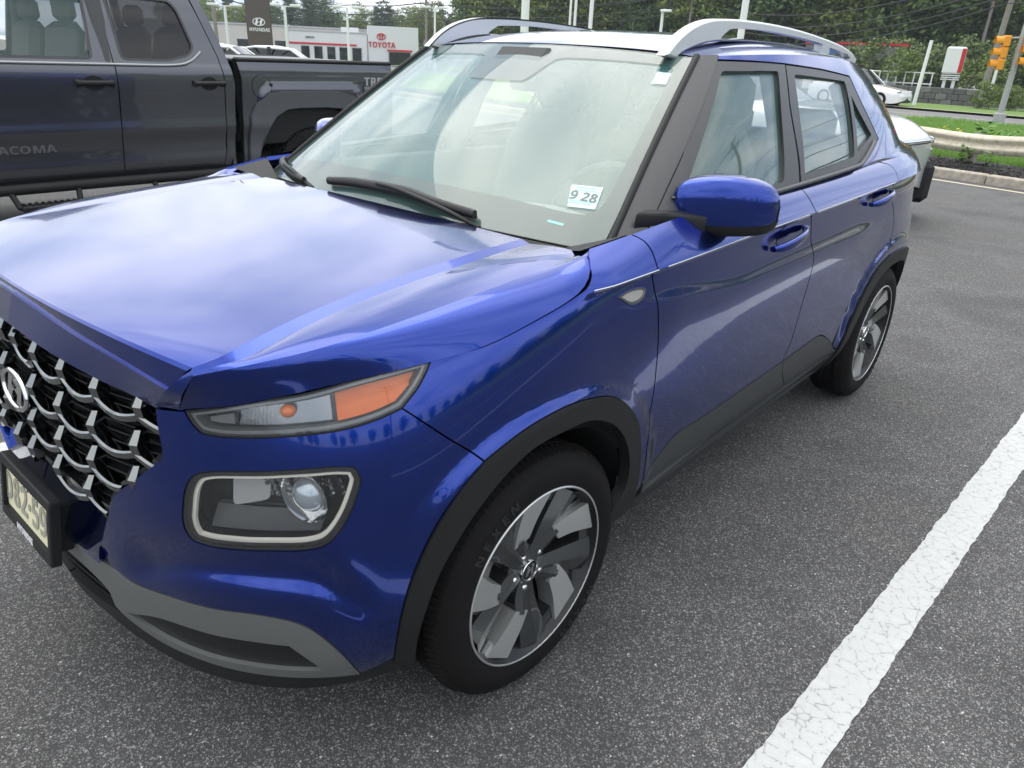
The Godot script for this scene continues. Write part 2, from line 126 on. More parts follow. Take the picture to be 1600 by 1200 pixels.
const P_RARCH_I = [12.215,0.02,12.217,0.266,12.223,0.521,12.235,0.74,12.253,0.97,12.278,1.202,12.305,1.403,12.338,1.607,12.376,1.807,12.42,1.994,12.463,2.145,12.512,2.292,12.565,2.43,12.621,2.556,12.68,2.665,12.743,2.759,12.811,2.837,12.881,2.901,12.953,2.953,13.026,2.996,13.101,3.028,13.178,3.047,13.255,3.056,13.333,3.057,13.411,3.056,13.478,3.054,13.544,3.049,13.611,3.039,13.678,3.025,13.745,3.004,13.813,2.976,13.884,2.94,13.956,2.898,14.028,2.849,14.1,2.792,14.17,2.724,14.237,2.645,14.303,2.555,14.367,2.452,14.43,2.34,14.49,2.22,14.547,2.094,14.599,1.964,14.652,1.817,14.7,1.66,14.745,1.498,14.785,1.334,14.82,1.172,14.86,0.946,14.891,0.719,14.914,0.501,14.929,0.252,14.938,0.01]
const C_BODY = [[0,0.165,0.715,0.22,0.1673,0.7,0.42,0.1719,0.655,0.57,0.1783,0.575,0.68,0.186,0.475,0.745,0.1951,0.35,0.77,0.2052,0.22,0.78,0.2165,0.05,0.7831,0.233,-0.15,0.78,0.2433,-0.45,0.78,0.2512,-0.85,0.78,0.2523,-1.25,0.78,0.2534,-1.65,0.7816,0.2545,-2.05,0.7925,0.2555,-2.4,0.7815,0.2563,-2.7,0.741,0.257,-2.95,0.6552,0.2574,-3.1,0.468,0.2576,-3.17,0.234,0.2576,-3.2,0,0.2576,-3.2],[0,0.235,0.75,0.22,0.2376,0.738,0.43,0.2428,0.695,0.6,0.2498,0.62,0.725,0.2585,0.525,0.805,0.2686,0.4,0.845,0.28,0.26,0.86,0.2925,0.06,0.8494,0.311,-0.15,0.832,0.3226,-0.45,0.832,0.3316,-0.85,0.832,0.3331,-1.25,0.832,0.3345,-1.65,0.8337,0.3359,-2.05,0.8454,0.3372,-2.4,0.8336,0.3383,-2.7,0.7904,0.3392,-2.95,0.6989,0.3397,-3.1,0.4992,0.34,-3.17,0.2496,0.3401,-3.2,0,0.3401,-3.2],[0,0.36,0.765,0.22,0.3619,0.755,0.43,0.3657,0.717,0.605,0.3709,0.65,0.74,0.3773,0.555,0.83,0.3847,0.44,0.875,0.3931,0.29,0.885,0.4024,0.08,0.872,0.416,-0.15,0.852,0.4246,-0.45,0.852,0.4321,-0.85,0.852,0.434,-1.25,0.852,0.4359,-1.65,0.8537,0.4377,-2.05,0.8657,0.4394,-2.4,0.8536,0.4408,-2.7,0.8094,0.442,-2.95,0.7157,0.4427,-3.1,0.5112,0.443,-3.17,0.2556,0.4431,-3.2,0,0.4431,-3.2],[0,0.48,0.775,0.22,0.4813,0.766,0.43,0.4841,0.728,0.605,0.4878,0.665,0.74,0.4924,0.575,0.83,0.4977,0.46,0.877,0.5037,0.32,0.887,0.5103,0.1,0.875,0.52,-0.15,0.856,0.5263,-0.45,0.856,0.5326,-0.85,0.856,0.5349,-1.25,0.856,0.5372,-1.65,0.8577,0.5395,-2.05,0.8697,0.5416,-2.4,0.8679,0.5433,-2.7,0.8132,0.5447,-2.95,0.719,0.5456,-3.1,0.5136,0.546,-3.17,0.2568,0.5462,-3.2,0,0.5462,-3.2],[0,0.6,0.785,0.22,0.6016,0.776,0.43,0.6049,0.74,0.6,0.6094,0.675,0.735,0.6148,0.588,0.825,0.6212,0.47,0.875,0.6284,0.32,0.887,0.6363,0.1,0.8765,0.648,-0.15,0.859,0.6556,-0.45,0.859,0.6632,-0.85,0.859,0.6661,-1.25,0.859,0.669,-1.65,0.8607,0.6719,-2.05,0.8728,0.6744,-2.4,0.8709,0.6766,-2.7,0.816,0.6784,-2.95,0.7216,0.6794,-3.1,0.5154,0.6799,-3.17,0.2577,0.6802,-3.2,0,0.6802,-3.2],[0,0.73,0.78,0.22,0.7319,0.77,0.43,0.7357,0.735,0.59,0.7409,0.675,0.72,0.7473,0.588,0.81,0.7547,0.47,0.865,0.7631,0.32,0.88,0.7724,0.1,0.875,0.786,-0.15,0.863,0.7948,-0.45,0.863,0.8039,-0.85,0.863,0.8074,-1.25,0.863,0.8109,-1.65,0.8647,0.8144,-2.05,0.8768,0.8175,-2.4,0.875,0.8201,-2.7,0.8198,0.8223,-2.95,0.7249,0.8236,-3.1,0.5178,0.8242,-3.17,0.2589,0.8244,-3.2,0,0.8244,-3.2],[0,0.84,0.765,0.22,0.8424,0.757,0.42,0.8473,0.725,0.57,0.8541,0.67,0.69,0.8623,0.58,0.78,0.8718,0.465,0.84,0.8826,0.315,0.866,0.8945,0.1,0.8705,0.912,-0.15,0.868,0.9233,-0.45,0.868,0.9346,-0.85,0.868,0.9386,-1.25,0.868,0.9427,-1.65,0.8697,0.9467,-2.05,0.8819,0.9503,-2.4,0.8479,0.9533,-2.7,0.771,0.9559,-2.95,0.6781,0.9574,-3.1,0.5208,0.9581,-3.17,0.2604,0.9584,-3.2,0,0.9584,-3.2],[0,0.92,0.745,0.22,0.9227,0.737,0.42,0.9282,0.71,0.56,0.9356,0.66,0.67,0.9447,0.57,0.748,0.9554,0.45,0.805,0.9673,0.3,0.84,0.9806,0.1,0.8599,1,-0.15,0.873,1.013,-0.45,0.873,1.025,-0.85,0.873,1.029,-1.25,0.873,1.034,-1.65,0.8747,1.038,-2.05,0.887,1.042,-2.4,0.8528,1.046,-2.7,0.7754,1.048,-2.95,0.682,1.05,-3.1,0.5238,1.051,-3.17,0.2619,1.051,-3.2,0,1.051,-3.2],[0,0.965,0.72,0.22,0.9676,0.712,0.41,0.9728,0.69,0.55,0.9798,0.64,0.65,0.9885,0.55,0.72,0.9986,0.44,0.77,1.01,0.29,0.805,1.023,0.1,0.8378,1.041,-0.15,0.864,1.053,-0.45,0.864,1.065,-0.85,0.864,1.07,-1.25,0.864,1.074,-1.65,0.8657,1.079,-2.05,0.8779,1.083,-2.4,0.844,1.087,-2.7,0.7674,1.089,-2.95,0.675,1.091,-3.1,0.5184,1.092,-3.17,0.2592,1.092,-3.2,0,1.092,-3.2],[0,0.985,0.7,0.22,0.9881,0.69,0.4,0.9944,0.67,0.53,1.003,0.62,0.63,1.013,0.53,0.69,1.026,0.43,0.74,1.039,0.28,0.765,1.055,0.1,0.8097,1.056,-0.15,0.848,1.095,-0.45,0.848,1.105,-0.85,0.848,1.11,-1.25,0.848,1.115,-1.65,0.8497,1.12,-2.05,0.8616,1.124,-2.4,0.8284,1.128,-2.7,0.7532,1.131,-2.95,0.6625,1.132,-3.1,0.5088,1.133,-3.17,0.2544,1.134,-3.2,0,1.134,-3.2],[0,0.99,0.66,0.22,0.9938,0.65,0.4,1.001,0.63,0.5,1.012,0.58,0.58,1.025,0.5,0.64,1.039,0.41,0.68,1.056,0.27,0.71,1.075,0.09,0.7655,1.067,-0.15,0.815,1.119,-0.45,0.815,1.136,-0.85,0.815,1.14,-1.25,0.815,1.145,-1.65,0.8166,1.15,-2.05,0.8281,1.155,-2.4,0.7961,1.158,-2.7,0.7239,1.161,-2.95,0.6367,1.163,-3.1,0.489,1.164,-3.17,0.2445,1.165,-3.2,0,1.165,-3.2]]
const C_GREEN = [[0.7457,0.9908,-0.2594,0.803,1.035,-0.3892,0.838,1.064,-0.6376,0.8501,1.078,-1.002,0.8521,1.088,-1.418,0.8527,1.106,-1.832,0.8416,1.129,-2.22,0.805,1.154,-2.51,0.7444,1.168,-2.768,0.6176,1.17,-3.024],[0.7143,1.09,-0.398,0.7719,1.127,-0.519,0.8077,1.152,-0.752,0.8196,1.164,-1.09,0.8216,1.174,-1.477,0.8211,1.187,-1.865,0.8083,1.204,-2.22,0.771,1.22,-2.492,0.7115,1.227,-2.735,0.588,1.225,-2.98],[0.6869,1.181,-0.524,0.7457,1.21,-0.637,0.7831,1.232,-0.856,0.7948,1.244,-1.17,0.7968,1.251,-1.531,0.7953,1.261,-1.895,0.7809,1.271,-2.22,0.743,1.28,-2.476,0.6845,1.281,-2.705,0.564,1.275,-2.94],[0.6491,1.294,-0.6815,0.7067,1.315,-0.7845,0.7433,1.332,-0.986,0.7548,1.342,-1.27,0.7568,1.348,-1.599,0.7541,1.353,-1.933,0.7376,1.356,-2.22,0.699,1.355,-2.456,0.6418,1.349,-2.667,0.525,1.337,-2.89],[0.6064,1.407,-0.839,0.6592,1.419,-0.932,0.6916,1.432,-1.116,0.7028,1.441,-1.37,0.7048,1.445,-1.666,0.7008,1.446,-1.97,0.6824,1.44,-2.22,0.643,1.43,-2.436,0.587,1.416,-2.63,0.474,1.4,-2.84],[0.567,1.497,-0.965,0.612,1.503,-1.05,0.637,1.512,-1.22,0.648,1.52,-1.45,0.65,1.523,-1.72,0.645,1.52,-2,0.625,1.508,-2.22,0.585,1.49,-2.42,0.53,1.47,-2.6,0.42,1.45,-2.8]]
const C_WIND = [[-0.735,1.043,-0.34,-0.62,1.053,-0.29,-0.42,1.06,-0.25,-0.2,1.062,-0.228,0,1.062,-0.225,0.2,1.062,-0.228,0.42,1.06,-0.25,0.62,1.053,-0.29,0.735,1.043,-0.34],[-0.6812,1.202,-0.5402,-0.5738,1.214,-0.4957,-0.3903,1.224,-0.4596,-0.1868,1.23,-0.4378,0,1.233,-0.4328,0.1868,1.23,-0.4378,0.3903,1.224,-0.4596,0.5738,1.214,-0.4957,0.6812,1.202,-0.5402],[-0.6258,1.356,-0.7533,-0.5262,1.367,-0.7167,-0.3597,1.377,-0.6867,-0.1732,1.385,-0.6673,0,1.389,-0.6623,0.1732,1.385,-0.6673,0.3597,1.377,-0.6867,0.5262,1.367,-0.7167,0.6258,1.356,-0.7533],[-0.572,1.496,-0.967,-0.48,1.503,-0.94,-0.33,1.511,-0.918,-0.16,1.517,-0.903,0,1.518,-0.9,0.16,1.517,-0.903,0.33,1.511,-0.918,0.48,1.503,-0.94,0.572,1.496,-0.967]]

# ------------------------------------------------------------------ mesh helpers
class MB:
	var v := PackedVector3Array()
	var n := PackedVector3Array()
	var t := PackedVector2Array()
	var c := PackedColorArray()
	var i := PackedInt32Array()
	var has_uv := false
	var has_col := false
	func vert(p: Vector3, nn: Vector3, uv := Vector2.ZERO, col := Color.WHITE) -> int:
		v.push_back(p); n.push_back(nn); t.push_back(uv); c.push_back(col)
		return v.size() - 1
	func tri(a: int, b: int, d: int) -> void:
		var f := (v[b] - v[a]).cross(v[d] - v[a])
		if f.length_squared() < 1e-18: return
		if f.dot(n[a] + n[b] + n[d]) > 0.0:
			i.push_back(a); i.push_back(d); i.push_back(b)
		else:
			i.push_back(a); i.push_back(b); i.push_back(d)
	func quad(a: int, b: int, d: int, e: int) -> void:
		tri(a, b, d); tri(a, d, e)
	func flat4(p0: Vector3, p1: Vector3, p2: Vector3, p3: Vector3, out: Vector3) -> void:
		var f := (p2 - p0).cross(p3 - p1).normalized()
		if f.dot(out) < 0.0: f = -f
		quad(vert(p0, f), vert(p1, f), vert(p2, f), vert(p3, f))
	func flat3(p0: Vector3, p1: Vector3, p2: Vector3, out: Vector3) -> void:
		var f := (p1 - p0).cross(p2 - p0).normalized()
		if f.dot(out) < 0.0: f = -f
		tri(vert(p0, f), vert(p1, f), vert(p2, f))
	func add(o: MB, x := Transform3D.IDENTITY) -> MB:
		var k := v.size()
		var nb := x.basis.inverse().transposed()
		for j in o.v.size():
			vert(x * o.v[j], (nb * o.n[j]).normalized(), o.t[j], o.c[j])
		for j in range(0, o.i.size(), 3):
			tri(k + o.i[j], k + o.i[j + 1], k + o.i[j + 2])
		has_uv = has_uv or o.has_uv
		has_col = has_col or o.has_col
		return self
	func mirrored() -> MB:
		return MB.new().add(self, Transform3D(Basis(Vector3(-1, 0, 0), Vector3(0, 1, 0), Vector3(0, 0, 1)), Vector3.ZERO))
	func both() -> MB:
		return add(mirrored())
	func mesh() -> ArrayMesh:
		var a := []
		a.resize(Mesh.ARRAY_MAX)
		a[Mesh.ARRAY_VERTEX] = v
		a[Mesh.ARRAY_NORMAL] = n
		if has_uv: a[Mesh.ARRAY_TEX_UV] = t
		if has_col: a[Mesh.ARRAY_COLOR] = c
		a[Mesh.ARRAY_INDEX] = i
		var m := ArrayMesh.new()
		if i.size() > 0: m.add_surface_from_arrays(Mesh.PRIMITIVE_TRIANGLES, a)
		return m

func put(called: String, mb, mat: Material, parent: Node = null) -> MeshInstance3D:
	var o := MeshInstance3D.new()
	o.name = called
	o.mesh = mb.mesh() if mb is MB else mb
	o.material_override = mat
	if parent == null: parent = self
	parent.add_child(o, true)
	return o

func thing(called: String, label: String, category: String, at := Vector3.ZERO, turn := 0.0, group := "") -> Node3D:
	var o := Node3D.new()
	o.name = called
	add_child(o, true)
	o.position = at
	o.rotation.y = turn
	tag(o, label, category, group)
	return o

func tag(o: Node, label: String, category := "", group := "") -> Node:
	o.set_meta("label", label)
	if category != "": o.set_meta("category", category)
	if group != "": o.set_meta("group", group)
	return o

func structure(o: Node) -> Node:
	o.set_meta("kind", "structure")
	return o

func sub(called: String, parent: Node, at := Vector3.ZERO) -> Node3D:
	var o := Node3D.new()
	o.name = called
	parent.add_child(o, true)
	o.position = at
	return o

func lin(r: float, g: float, b: float) -> Color:
	return Color(r, g, b).linear_to_srgb()

func mat(col: Color, rough := 0.6, metal := 0.0, coat := 0.0) -> StandardMaterial3D:
	var m := StandardMaterial3D.new()
	m.albedo_color = col
	m.roughness = rough
	m.metallic = metal
	if coat > 0.0:
		m.clearcoat_enabled = true
		m.clearcoat = coat
		m.clearcoat_roughness = 0.03
	return m

func glass_mat(col: Color, alpha: float) -> StandardMaterial3D:
	var m := StandardMaterial3D.new()
	m.transparency = BaseMaterial3D.TRANSPARENCY_ALPHA
	m.albedo_color = Color(col.r, col.g, col.b, alpha)
	m.roughness = 0.0
	m.metallic = 0.0
	return m

func sst(a: float, b: float, x: float) -> float:
	var q := clampf((x - a) / (b - a), 0.0, 1.0)
	return q * q * (3.0 - 2.0 * q)

func box(mb: MB, ctr: Vector3, size: Vector3, bev := 0.0, bas := Basis.IDENTITY) -> MB:
	var h := size * 0.5
	bev = minf(bev, minf(h.x, minf(h.y, h.z)) * 0.98)
	var ax := [bas.x, bas.y, bas.z]
	var hh := [h.x, h.y, h.z]
	for a in 3:
		var b: int = (a + 1) % 3
		var d: int = (a + 2) % 3
		for s in [-1.0, 1.0]:
			var o: Vector3 = ctr + ax[a] * (hh[a] * s)
			var pb: Vector3 = ax[b] * (hh[b] - bev)
			var pd: Vector3 = ax[d] * (hh[d] - bev)
			mb.flat4(o - pb - pd, o + pb - pd, o + pb + pd, o - pb + pd, ax[a] * s)
			if bev > 0.0:
				for s2 in [-1.0, 1.0]:
					var q: Vector3 = ctr + ax[a] * (hh[a] - bev) * s + ax[b] * hh[b] * s2
					var p: Vector3 = o + ax[b] * (hh[b] - bev) * s2
					mb.flat4(p - pd, p + pd, q + pd, q - pd, ax[a] * s + ax[b] * s2)
	if bev > 0.0:
		for sx in [-1.0, 1.0]:
			for sy in [-1.0, 1.0]:
				for sz in [-1.0, 1.0]:
					var k: Vector3 = ctr + ax[0] * (h.x - bev) * sx + ax[1] * (h.y - bev) * sy + ax[2] * (h.z - bev) * sz
					mb.flat3(k + ax[0] * bev * sx, k + ax[1] * bev * sy, k + ax[2] * bev * sz, ax[0] * sx + ax[1] * sy + ax[2] * sz)
	return mb

func tube(mb: MB, path: Array, rad, sides := 10, caps := true, sy := 1.0) -> MB:
	var rings := []
	var up := Vector3.UP
	var m := path.size()
	for k in m:
		var d: Vector3 = (path[mini(k + 1, m - 1)] - path[maxi(k - 1, 0)]).normalized()
		if absf(d.dot(up)) > 0.97: up = Vector3.RIGHT if absf(d.x) < 0.9 else Vector3.FORWARD
		var x := d.cross(up).normalized()
		var y := x.cross(d).normalized()
		up = y
		var r: float = rad[k] if rad is Array else rad
		var ring := []
		for q in sides + 1:
			var a := TAU * q / sides
			var nn := (x * cos(a) * sy + y * sin(a)).normalized()
			ring.append(mb.vert(path[k] + x * cos(a) * r + y * sin(a) * r * sy, nn, Vector2(float(q) / sides, k)))
		rings.append(ring)
		if k > 0:
			for q in sides:
				mb.quad(rings[k - 1][q], rings[k - 1][q + 1], ring[q + 1], ring[q])
		if caps and (k == 0 or k == m - 1):
			var nd := -d if k == 0 else d
			var cc := mb.vert(path[k], nd)
			var pr := -1
			for q in sides + 1:
				var w := mb.vert(mb.v[ring[q]], nd)
				if pr >= 0: mb.tri(cc, pr, w)
				pr = w
	return mb

# profile: array of Vector2(radius, along axis); axis = bas.y
func lathe(mb: MB, prof: Array, at := Vector3.ZERO, bas := Basis.IDENTITY, segs := 48, crease := 0.6) -> MB:
	var m := prof.size()
	for k in m - 1:
		var d: Vector2 = (prof[k + 1] - prof[k]).normalized()
		var nk := Vector2(d.y, -d.x)
		var n0 := nk
		var n1 := nk
		if k > 0:
			var dp: Vector2 = (prof[k] - prof[k - 1]).normalized()
			if dp.angle_to(d) < crease and dp.angle_to(d) > -crease: n0 = (nk + Vector2(dp.y, -dp.x)).normalized()
		if k < m - 2:
			var dn: Vector2 = (prof[k + 2] - prof[k + 1]).normalized()
			if dn.angle_to(d) < crease and dn.angle_to(d) > -crease: n1 = (nk + Vector2(dn.y, -dn.x)).normalized()
		var pa := -1
		var pb := -1
		for q in segs + 1:
			var a := TAU * q / segs
			var e := bas.x * cos(a) + bas.z * sin(a)
			var ia := mb.vert(at + e * prof[k].x + bas.y * prof[k].y, (e * n0.x + bas.y * n0.y).normalized())
			var ib := mb.vert(at + e * prof[k + 1].x + bas.y * prof[k + 1].y, (e * n1.x + bas.y * n1.y).normalized())
			if q > 0: mb.quad(pa, ia, ib, pb)
			pa = ia
			pb = ib
	return mb

# rows of points; smooth normals from the grid
func loft(mb: MB, rows: Array, closed := false, flip := false) -> MB:
	var nr := rows.size()
	var nc: int = rows[0].size()
	var id := []
	for r in nr:
		var line := []
		for k in nc:
			var k0 := k - 1
			var k1 := k + 1
			if closed:
				k0 = (k - 1 + nc - 1) % (nc - 1)
				k1 = (k + 1) % (nc - 1)
			else:
				k0 = maxi(k0, 0)
				k1 = mini(k1, nc - 1)
			var a: Vector3 = rows[r][k1] - rows[r][k0]
			var b: Vector3 = rows[mini(r + 1, nr - 1)][k] - rows[maxi(r - 1, 0)][k]
			var nn := a.cross(b)
			if nn.length_squared() < 1e-16:
				var r2 := 1 if r == 0 else nr - 2
				nn = (rows[r2][k1] - rows[r2][k0]).cross(b)
			nn = nn.normalized()
			if flip: nn = -nn
			line.append(mb.vert(rows[r][k], nn, Vector2(float(k) / maxi(nc - 1, 1), float(r) / maxi(nr - 1, 1))))
		id.append(line)
	for r in nr - 1:
		for k in nc - 1:
			mb.quad(id[r][k], id[r][k + 1], id[r + 1][k + 1], id[r + 1][k])
	return mb

func cut_holes(outline: PackedVector2Array, holes: Array) -> Array:
	if holes.is_empty(): return [outline]
	var lo := outline[0]
	var hi := outline[0]
	for p in outline:
		lo = lo.min(p)
		hi = hi.max(p)
	lo -= Vector2.ONE
	hi += Vector2.ONE
	var parts := [outline]
	for h in holes:
		var cx := 0.0
		for p in h: cx += p.x
		cx /= h.size()
		var nx := []
		for q in parts:
			var touch: Array = Geometry2D.intersect_polygons(q, h)
			if touch.is_empty():
				nx.append(q)
				continue
			for half in [PackedVector2Array([lo, Vector2(cx, lo.y), Vector2(cx, hi.y), Vector2(lo.x, hi.y)]), PackedVector2Array([Vector2(cx, lo.y), Vector2(hi.x, lo.y), hi, Vector2(cx, hi.y)])]:
				for w in Geometry2D.intersect_polygons(q, half):
					for z in Geometry2D.clip_polygons(w, h):
						if not Geometry2D.is_polygon_clockwise(z): nx.append(z)
		parts = nx
	return parts

# flat outline with depth: poly in the plane (bas.x, bas.y) at `at`, thickness along bas.z, front face at +depth
func extrude(mb: MB, poly: PackedVector2Array, depth: float, at := Vector3.ZERO, bas := Basis.IDENTITY, bev := 0.0, holes := []) -> MB:
	if Geometry2D.is_polygon_clockwise(poly): poly.reverse()
	var top := poly
	var htop := holes
	if bev > 0.0:
		var o: Array = Geometry2D.offset_polygon(poly, -bev)
		if o.size() == 1 and o[0].size() >= 3: top = o[0]
		else: bev = 0.0
	for pc in cut_holes(top, htop):
		var ix := Geometry2D.triangulate_polygon(pc)
		for s in [0, 1]:
			var base := mb.v.size()
			var nn := bas.z if s == 1 else -bas.z
			for p in pc: mb.vert(at + bas.x * p.x + bas.y * p.y + bas.z * (depth * s), nn, p)
			for k in range(0, ix.size(), 3): mb.tri(base + ix[k], base + ix[k + 1], base + ix[k + 2])
	var loops := [poly]
	loops.append_array(holes)
	for li in loops.size():
		var lp: PackedVector2Array = loops[li]
		var zt := depth - (bev if li == 0 else 0.0)
		for k in lp.size():
			var a := lp[k]
			var b := lp[(k + 1) % lp.size()]
			var e := (b - a).normalized()
			var o3 := bas.x * e.y - bas.y * e.x
			if li > 0: o3 = -o3 if not Geometry2D.is_polygon_clockwise(lp) else o3
			var A := at + bas.x * a.x + bas.y * a.y
			var B := at + bas.x * b.x + bas.y * b.y
			mb.flat4(A, B, B + bas.z * zt, A + bas.z * zt, o3)
			if bev > 0.0 and li == 0:
				var c1 := _near(top, a)
				var c2 := _near(top, b)
				mb.flat4(A + bas.z * zt, B + bas.z * zt, at + bas.x * c2.x + bas.y * c2.y + bas.z * depth, at + bas.x * c1.x + bas.y * c1.y + bas.z * depth, o3 + bas.z)
	return mb

func _near(p: PackedVector2Array, q: Vector2) -> Vector2:
	var best := p[0]
	for w in p:
		if w.distance_squared_to(q) < best.distance_squared_to(q): best = w
	return best

# smooth curve through points (centripetal enough for even spacing), n steps a span
func spline(pts: Array, n := 6) -> Array:
	var out := []
	var m := pts.size()
	for k in m - 1:
		var p0 = pts[k - 1] if k > 0 else pts[0] * 2.0 - pts[1]
		var p3 = pts[k + 2] if k + 2 < m else pts[m - 1] * 2.0 - pts[m - 2]
		for q in n:
			out.append(pts[k].cubic_interpolate(pts[k + 1], p0, p3, float(q) / n))
	out.append(pts[m - 1])
	return out

# point at fraction f of the length of a polyline
func along(pl: Array, f: float):
	var tot := 0.0
	var ls := []
	for k in pl.size() - 1:
		var d: float = pl[k].distance_to(pl[k + 1])
		ls.append(d)
		tot += d
	var want := clampf(f, 0, 1) * tot
	for k in ls.size():
		if want <= ls[k] or k == ls.size() - 1:
			return pl[k].lerp(pl[k + 1], clampf(want / maxf(ls[k], 1e-9), 0, 1))
		want -= ls[k]

func poly2(a: Array) -> PackedVector2Array:
	var o := PackedVector2Array()
	for k in range(0, a.size(), 2): o.push_back(Vector2(a[k], a[k + 1]))
	return o

func chain(parts: Array) -> PackedVector2Array:
	var o := PackedVector2Array()
	for p in parts:
		for q in p:
			if o.is_empty() or o[o.size() - 1].distance_to(q) > 0.004: o.push_back(q)
	if o[0].distance_to(o[o.size() - 1]) < 0.004: o.remove_at(o.size() - 1)
	return o

func rev(p: PackedVector2Array) -> PackedVector2Array:
	var q := p.duplicate()
	q.reverse()
	return q

func round_poly(p: PackedVector2Array, r: float, n := 5) -> PackedVector2Array:
	var o := PackedVector2Array()
	var m := p.size()
	for k in m:
		var a := p[(k + m - 1) % m]
		var b := p[k]
		var d := p[(k + 1) % m]
		var rr := minf(r, minf(a.distance_to(b), b.distance_to(d)) * 0.45)
		var s := b + (a - b).normalized() * rr
		var e := b + (d - b).normalized() * rr
		for q in n + 1:
			var f := float(q) / n
			o.push_back(s.lerp(b, f).lerp(b.lerp(e, f), f))
	return o

func rect(x0: float, y0: float, x1: float, y1: float, r := 0.0) -> PackedVector2Array:
	var p := PackedVector2Array([Vector2(x0, y0), Vector2(x1, y0), Vector2(x1, y1), Vector2(x0, y1)])
	return round_poly(p, r) if r > 0.0 else p

class BSurf:
	var c := PackedVector3Array()
	var nu := 0
	var nv := 0
	var post = null
	func _init(rows: Array, after = null) -> void:
		nv = rows.size()
		nu = rows[0].size() / 3
		for r in rows:
			for k in nu: c.push_back(Vector3(r[k * 3], r[k * 3 + 1], r[k * 3 + 2]))
		post = after
	func bas(m: int, t: float) -> Array:
		t = clampf(t, 0.0, m - 3 - 1e-6)
		var s := int(t) + 3
		var b := [1.0, 0.0, 0.0, 0.0]
		var lf := [0.0, 0.0, 0.0, 0.0]
		var rt := [0.0, 0.0, 0.0, 0.0]
		for j in range(1, 4):
			lf[j] = t - clampf(s + 1 - j - 3, 0, m - 3)
			rt[j] = clampf(s + j - 3, 0, m - 3) - t
			var sv := 0.0
			for r in j:
				var q: float = b[r] / (rt[r + 1] + lf[j - r])
				b[r] = sv + rt[r + 1] * q
				sv = lf[j - r] * q
			b[j] = sv
		return [s - 3, b]
	func ev(u: float, v: float) -> Vector3:
		var bu := bas(nu, u)
		var bv := bas(nv, v)
		var p := Vector3.ZERO
		for j in 4:
			var w := Vector3.ZERO
			var o: int = (bv[0] + j) * nu + bu[0]
			for k in 4: w += c[o + k] * bu[1][k]
			p += w * bv[1][j]
		if post != null: p = post.call(p, u, v)
		return p

func nrm(S: Callable, u: float, v: float) -> Vector3:
	var e := 0.006
	var a: Vector3 = S.call(u + e, v) - S.call(u - e, v)
	var b: Vector3 = S.call(u, v + e) - S.call(u, v - e)
	return a.cross(b).normalized()

# metres per unit of u and v near a point
func metric(S: Callable, p: Vector2) -> Vector2:
	var e := 0.02
	return Vector2(S.call(p.x + e, p.y).distance_to(S.call(p.x - e, p.y)), S.call(p.x, p.y + e).distance_to(S.call(p.x, p.y - e))) / (2 * e)

func inset(S: Callable, p: PackedVector2Array, d: float) -> PackedVector2Array:
	var ctr := Vector2.ZERO
	for q in p: ctr += q
	ctr /= p.size()
	var m := metric(S, ctr)
	var s := PackedVector2Array()
	for q in p: s.push_back(q * m)
	if Geometry2D.is_polygon_clockwise(s): s.reverse()
	var o: Array = Geometry2D.offset_polygon(s, -d, Geometry2D.JOIN_ROUND if d < 0 else Geometry2D.JOIN_MITER)
	if o.is_empty(): return p
	var best: PackedVector2Array = o[0]
	for w in o:
		if w.size() > best.size(): best = w
	var r := PackedVector2Array()
	for q in best: r.push_back(q / m)
	return r

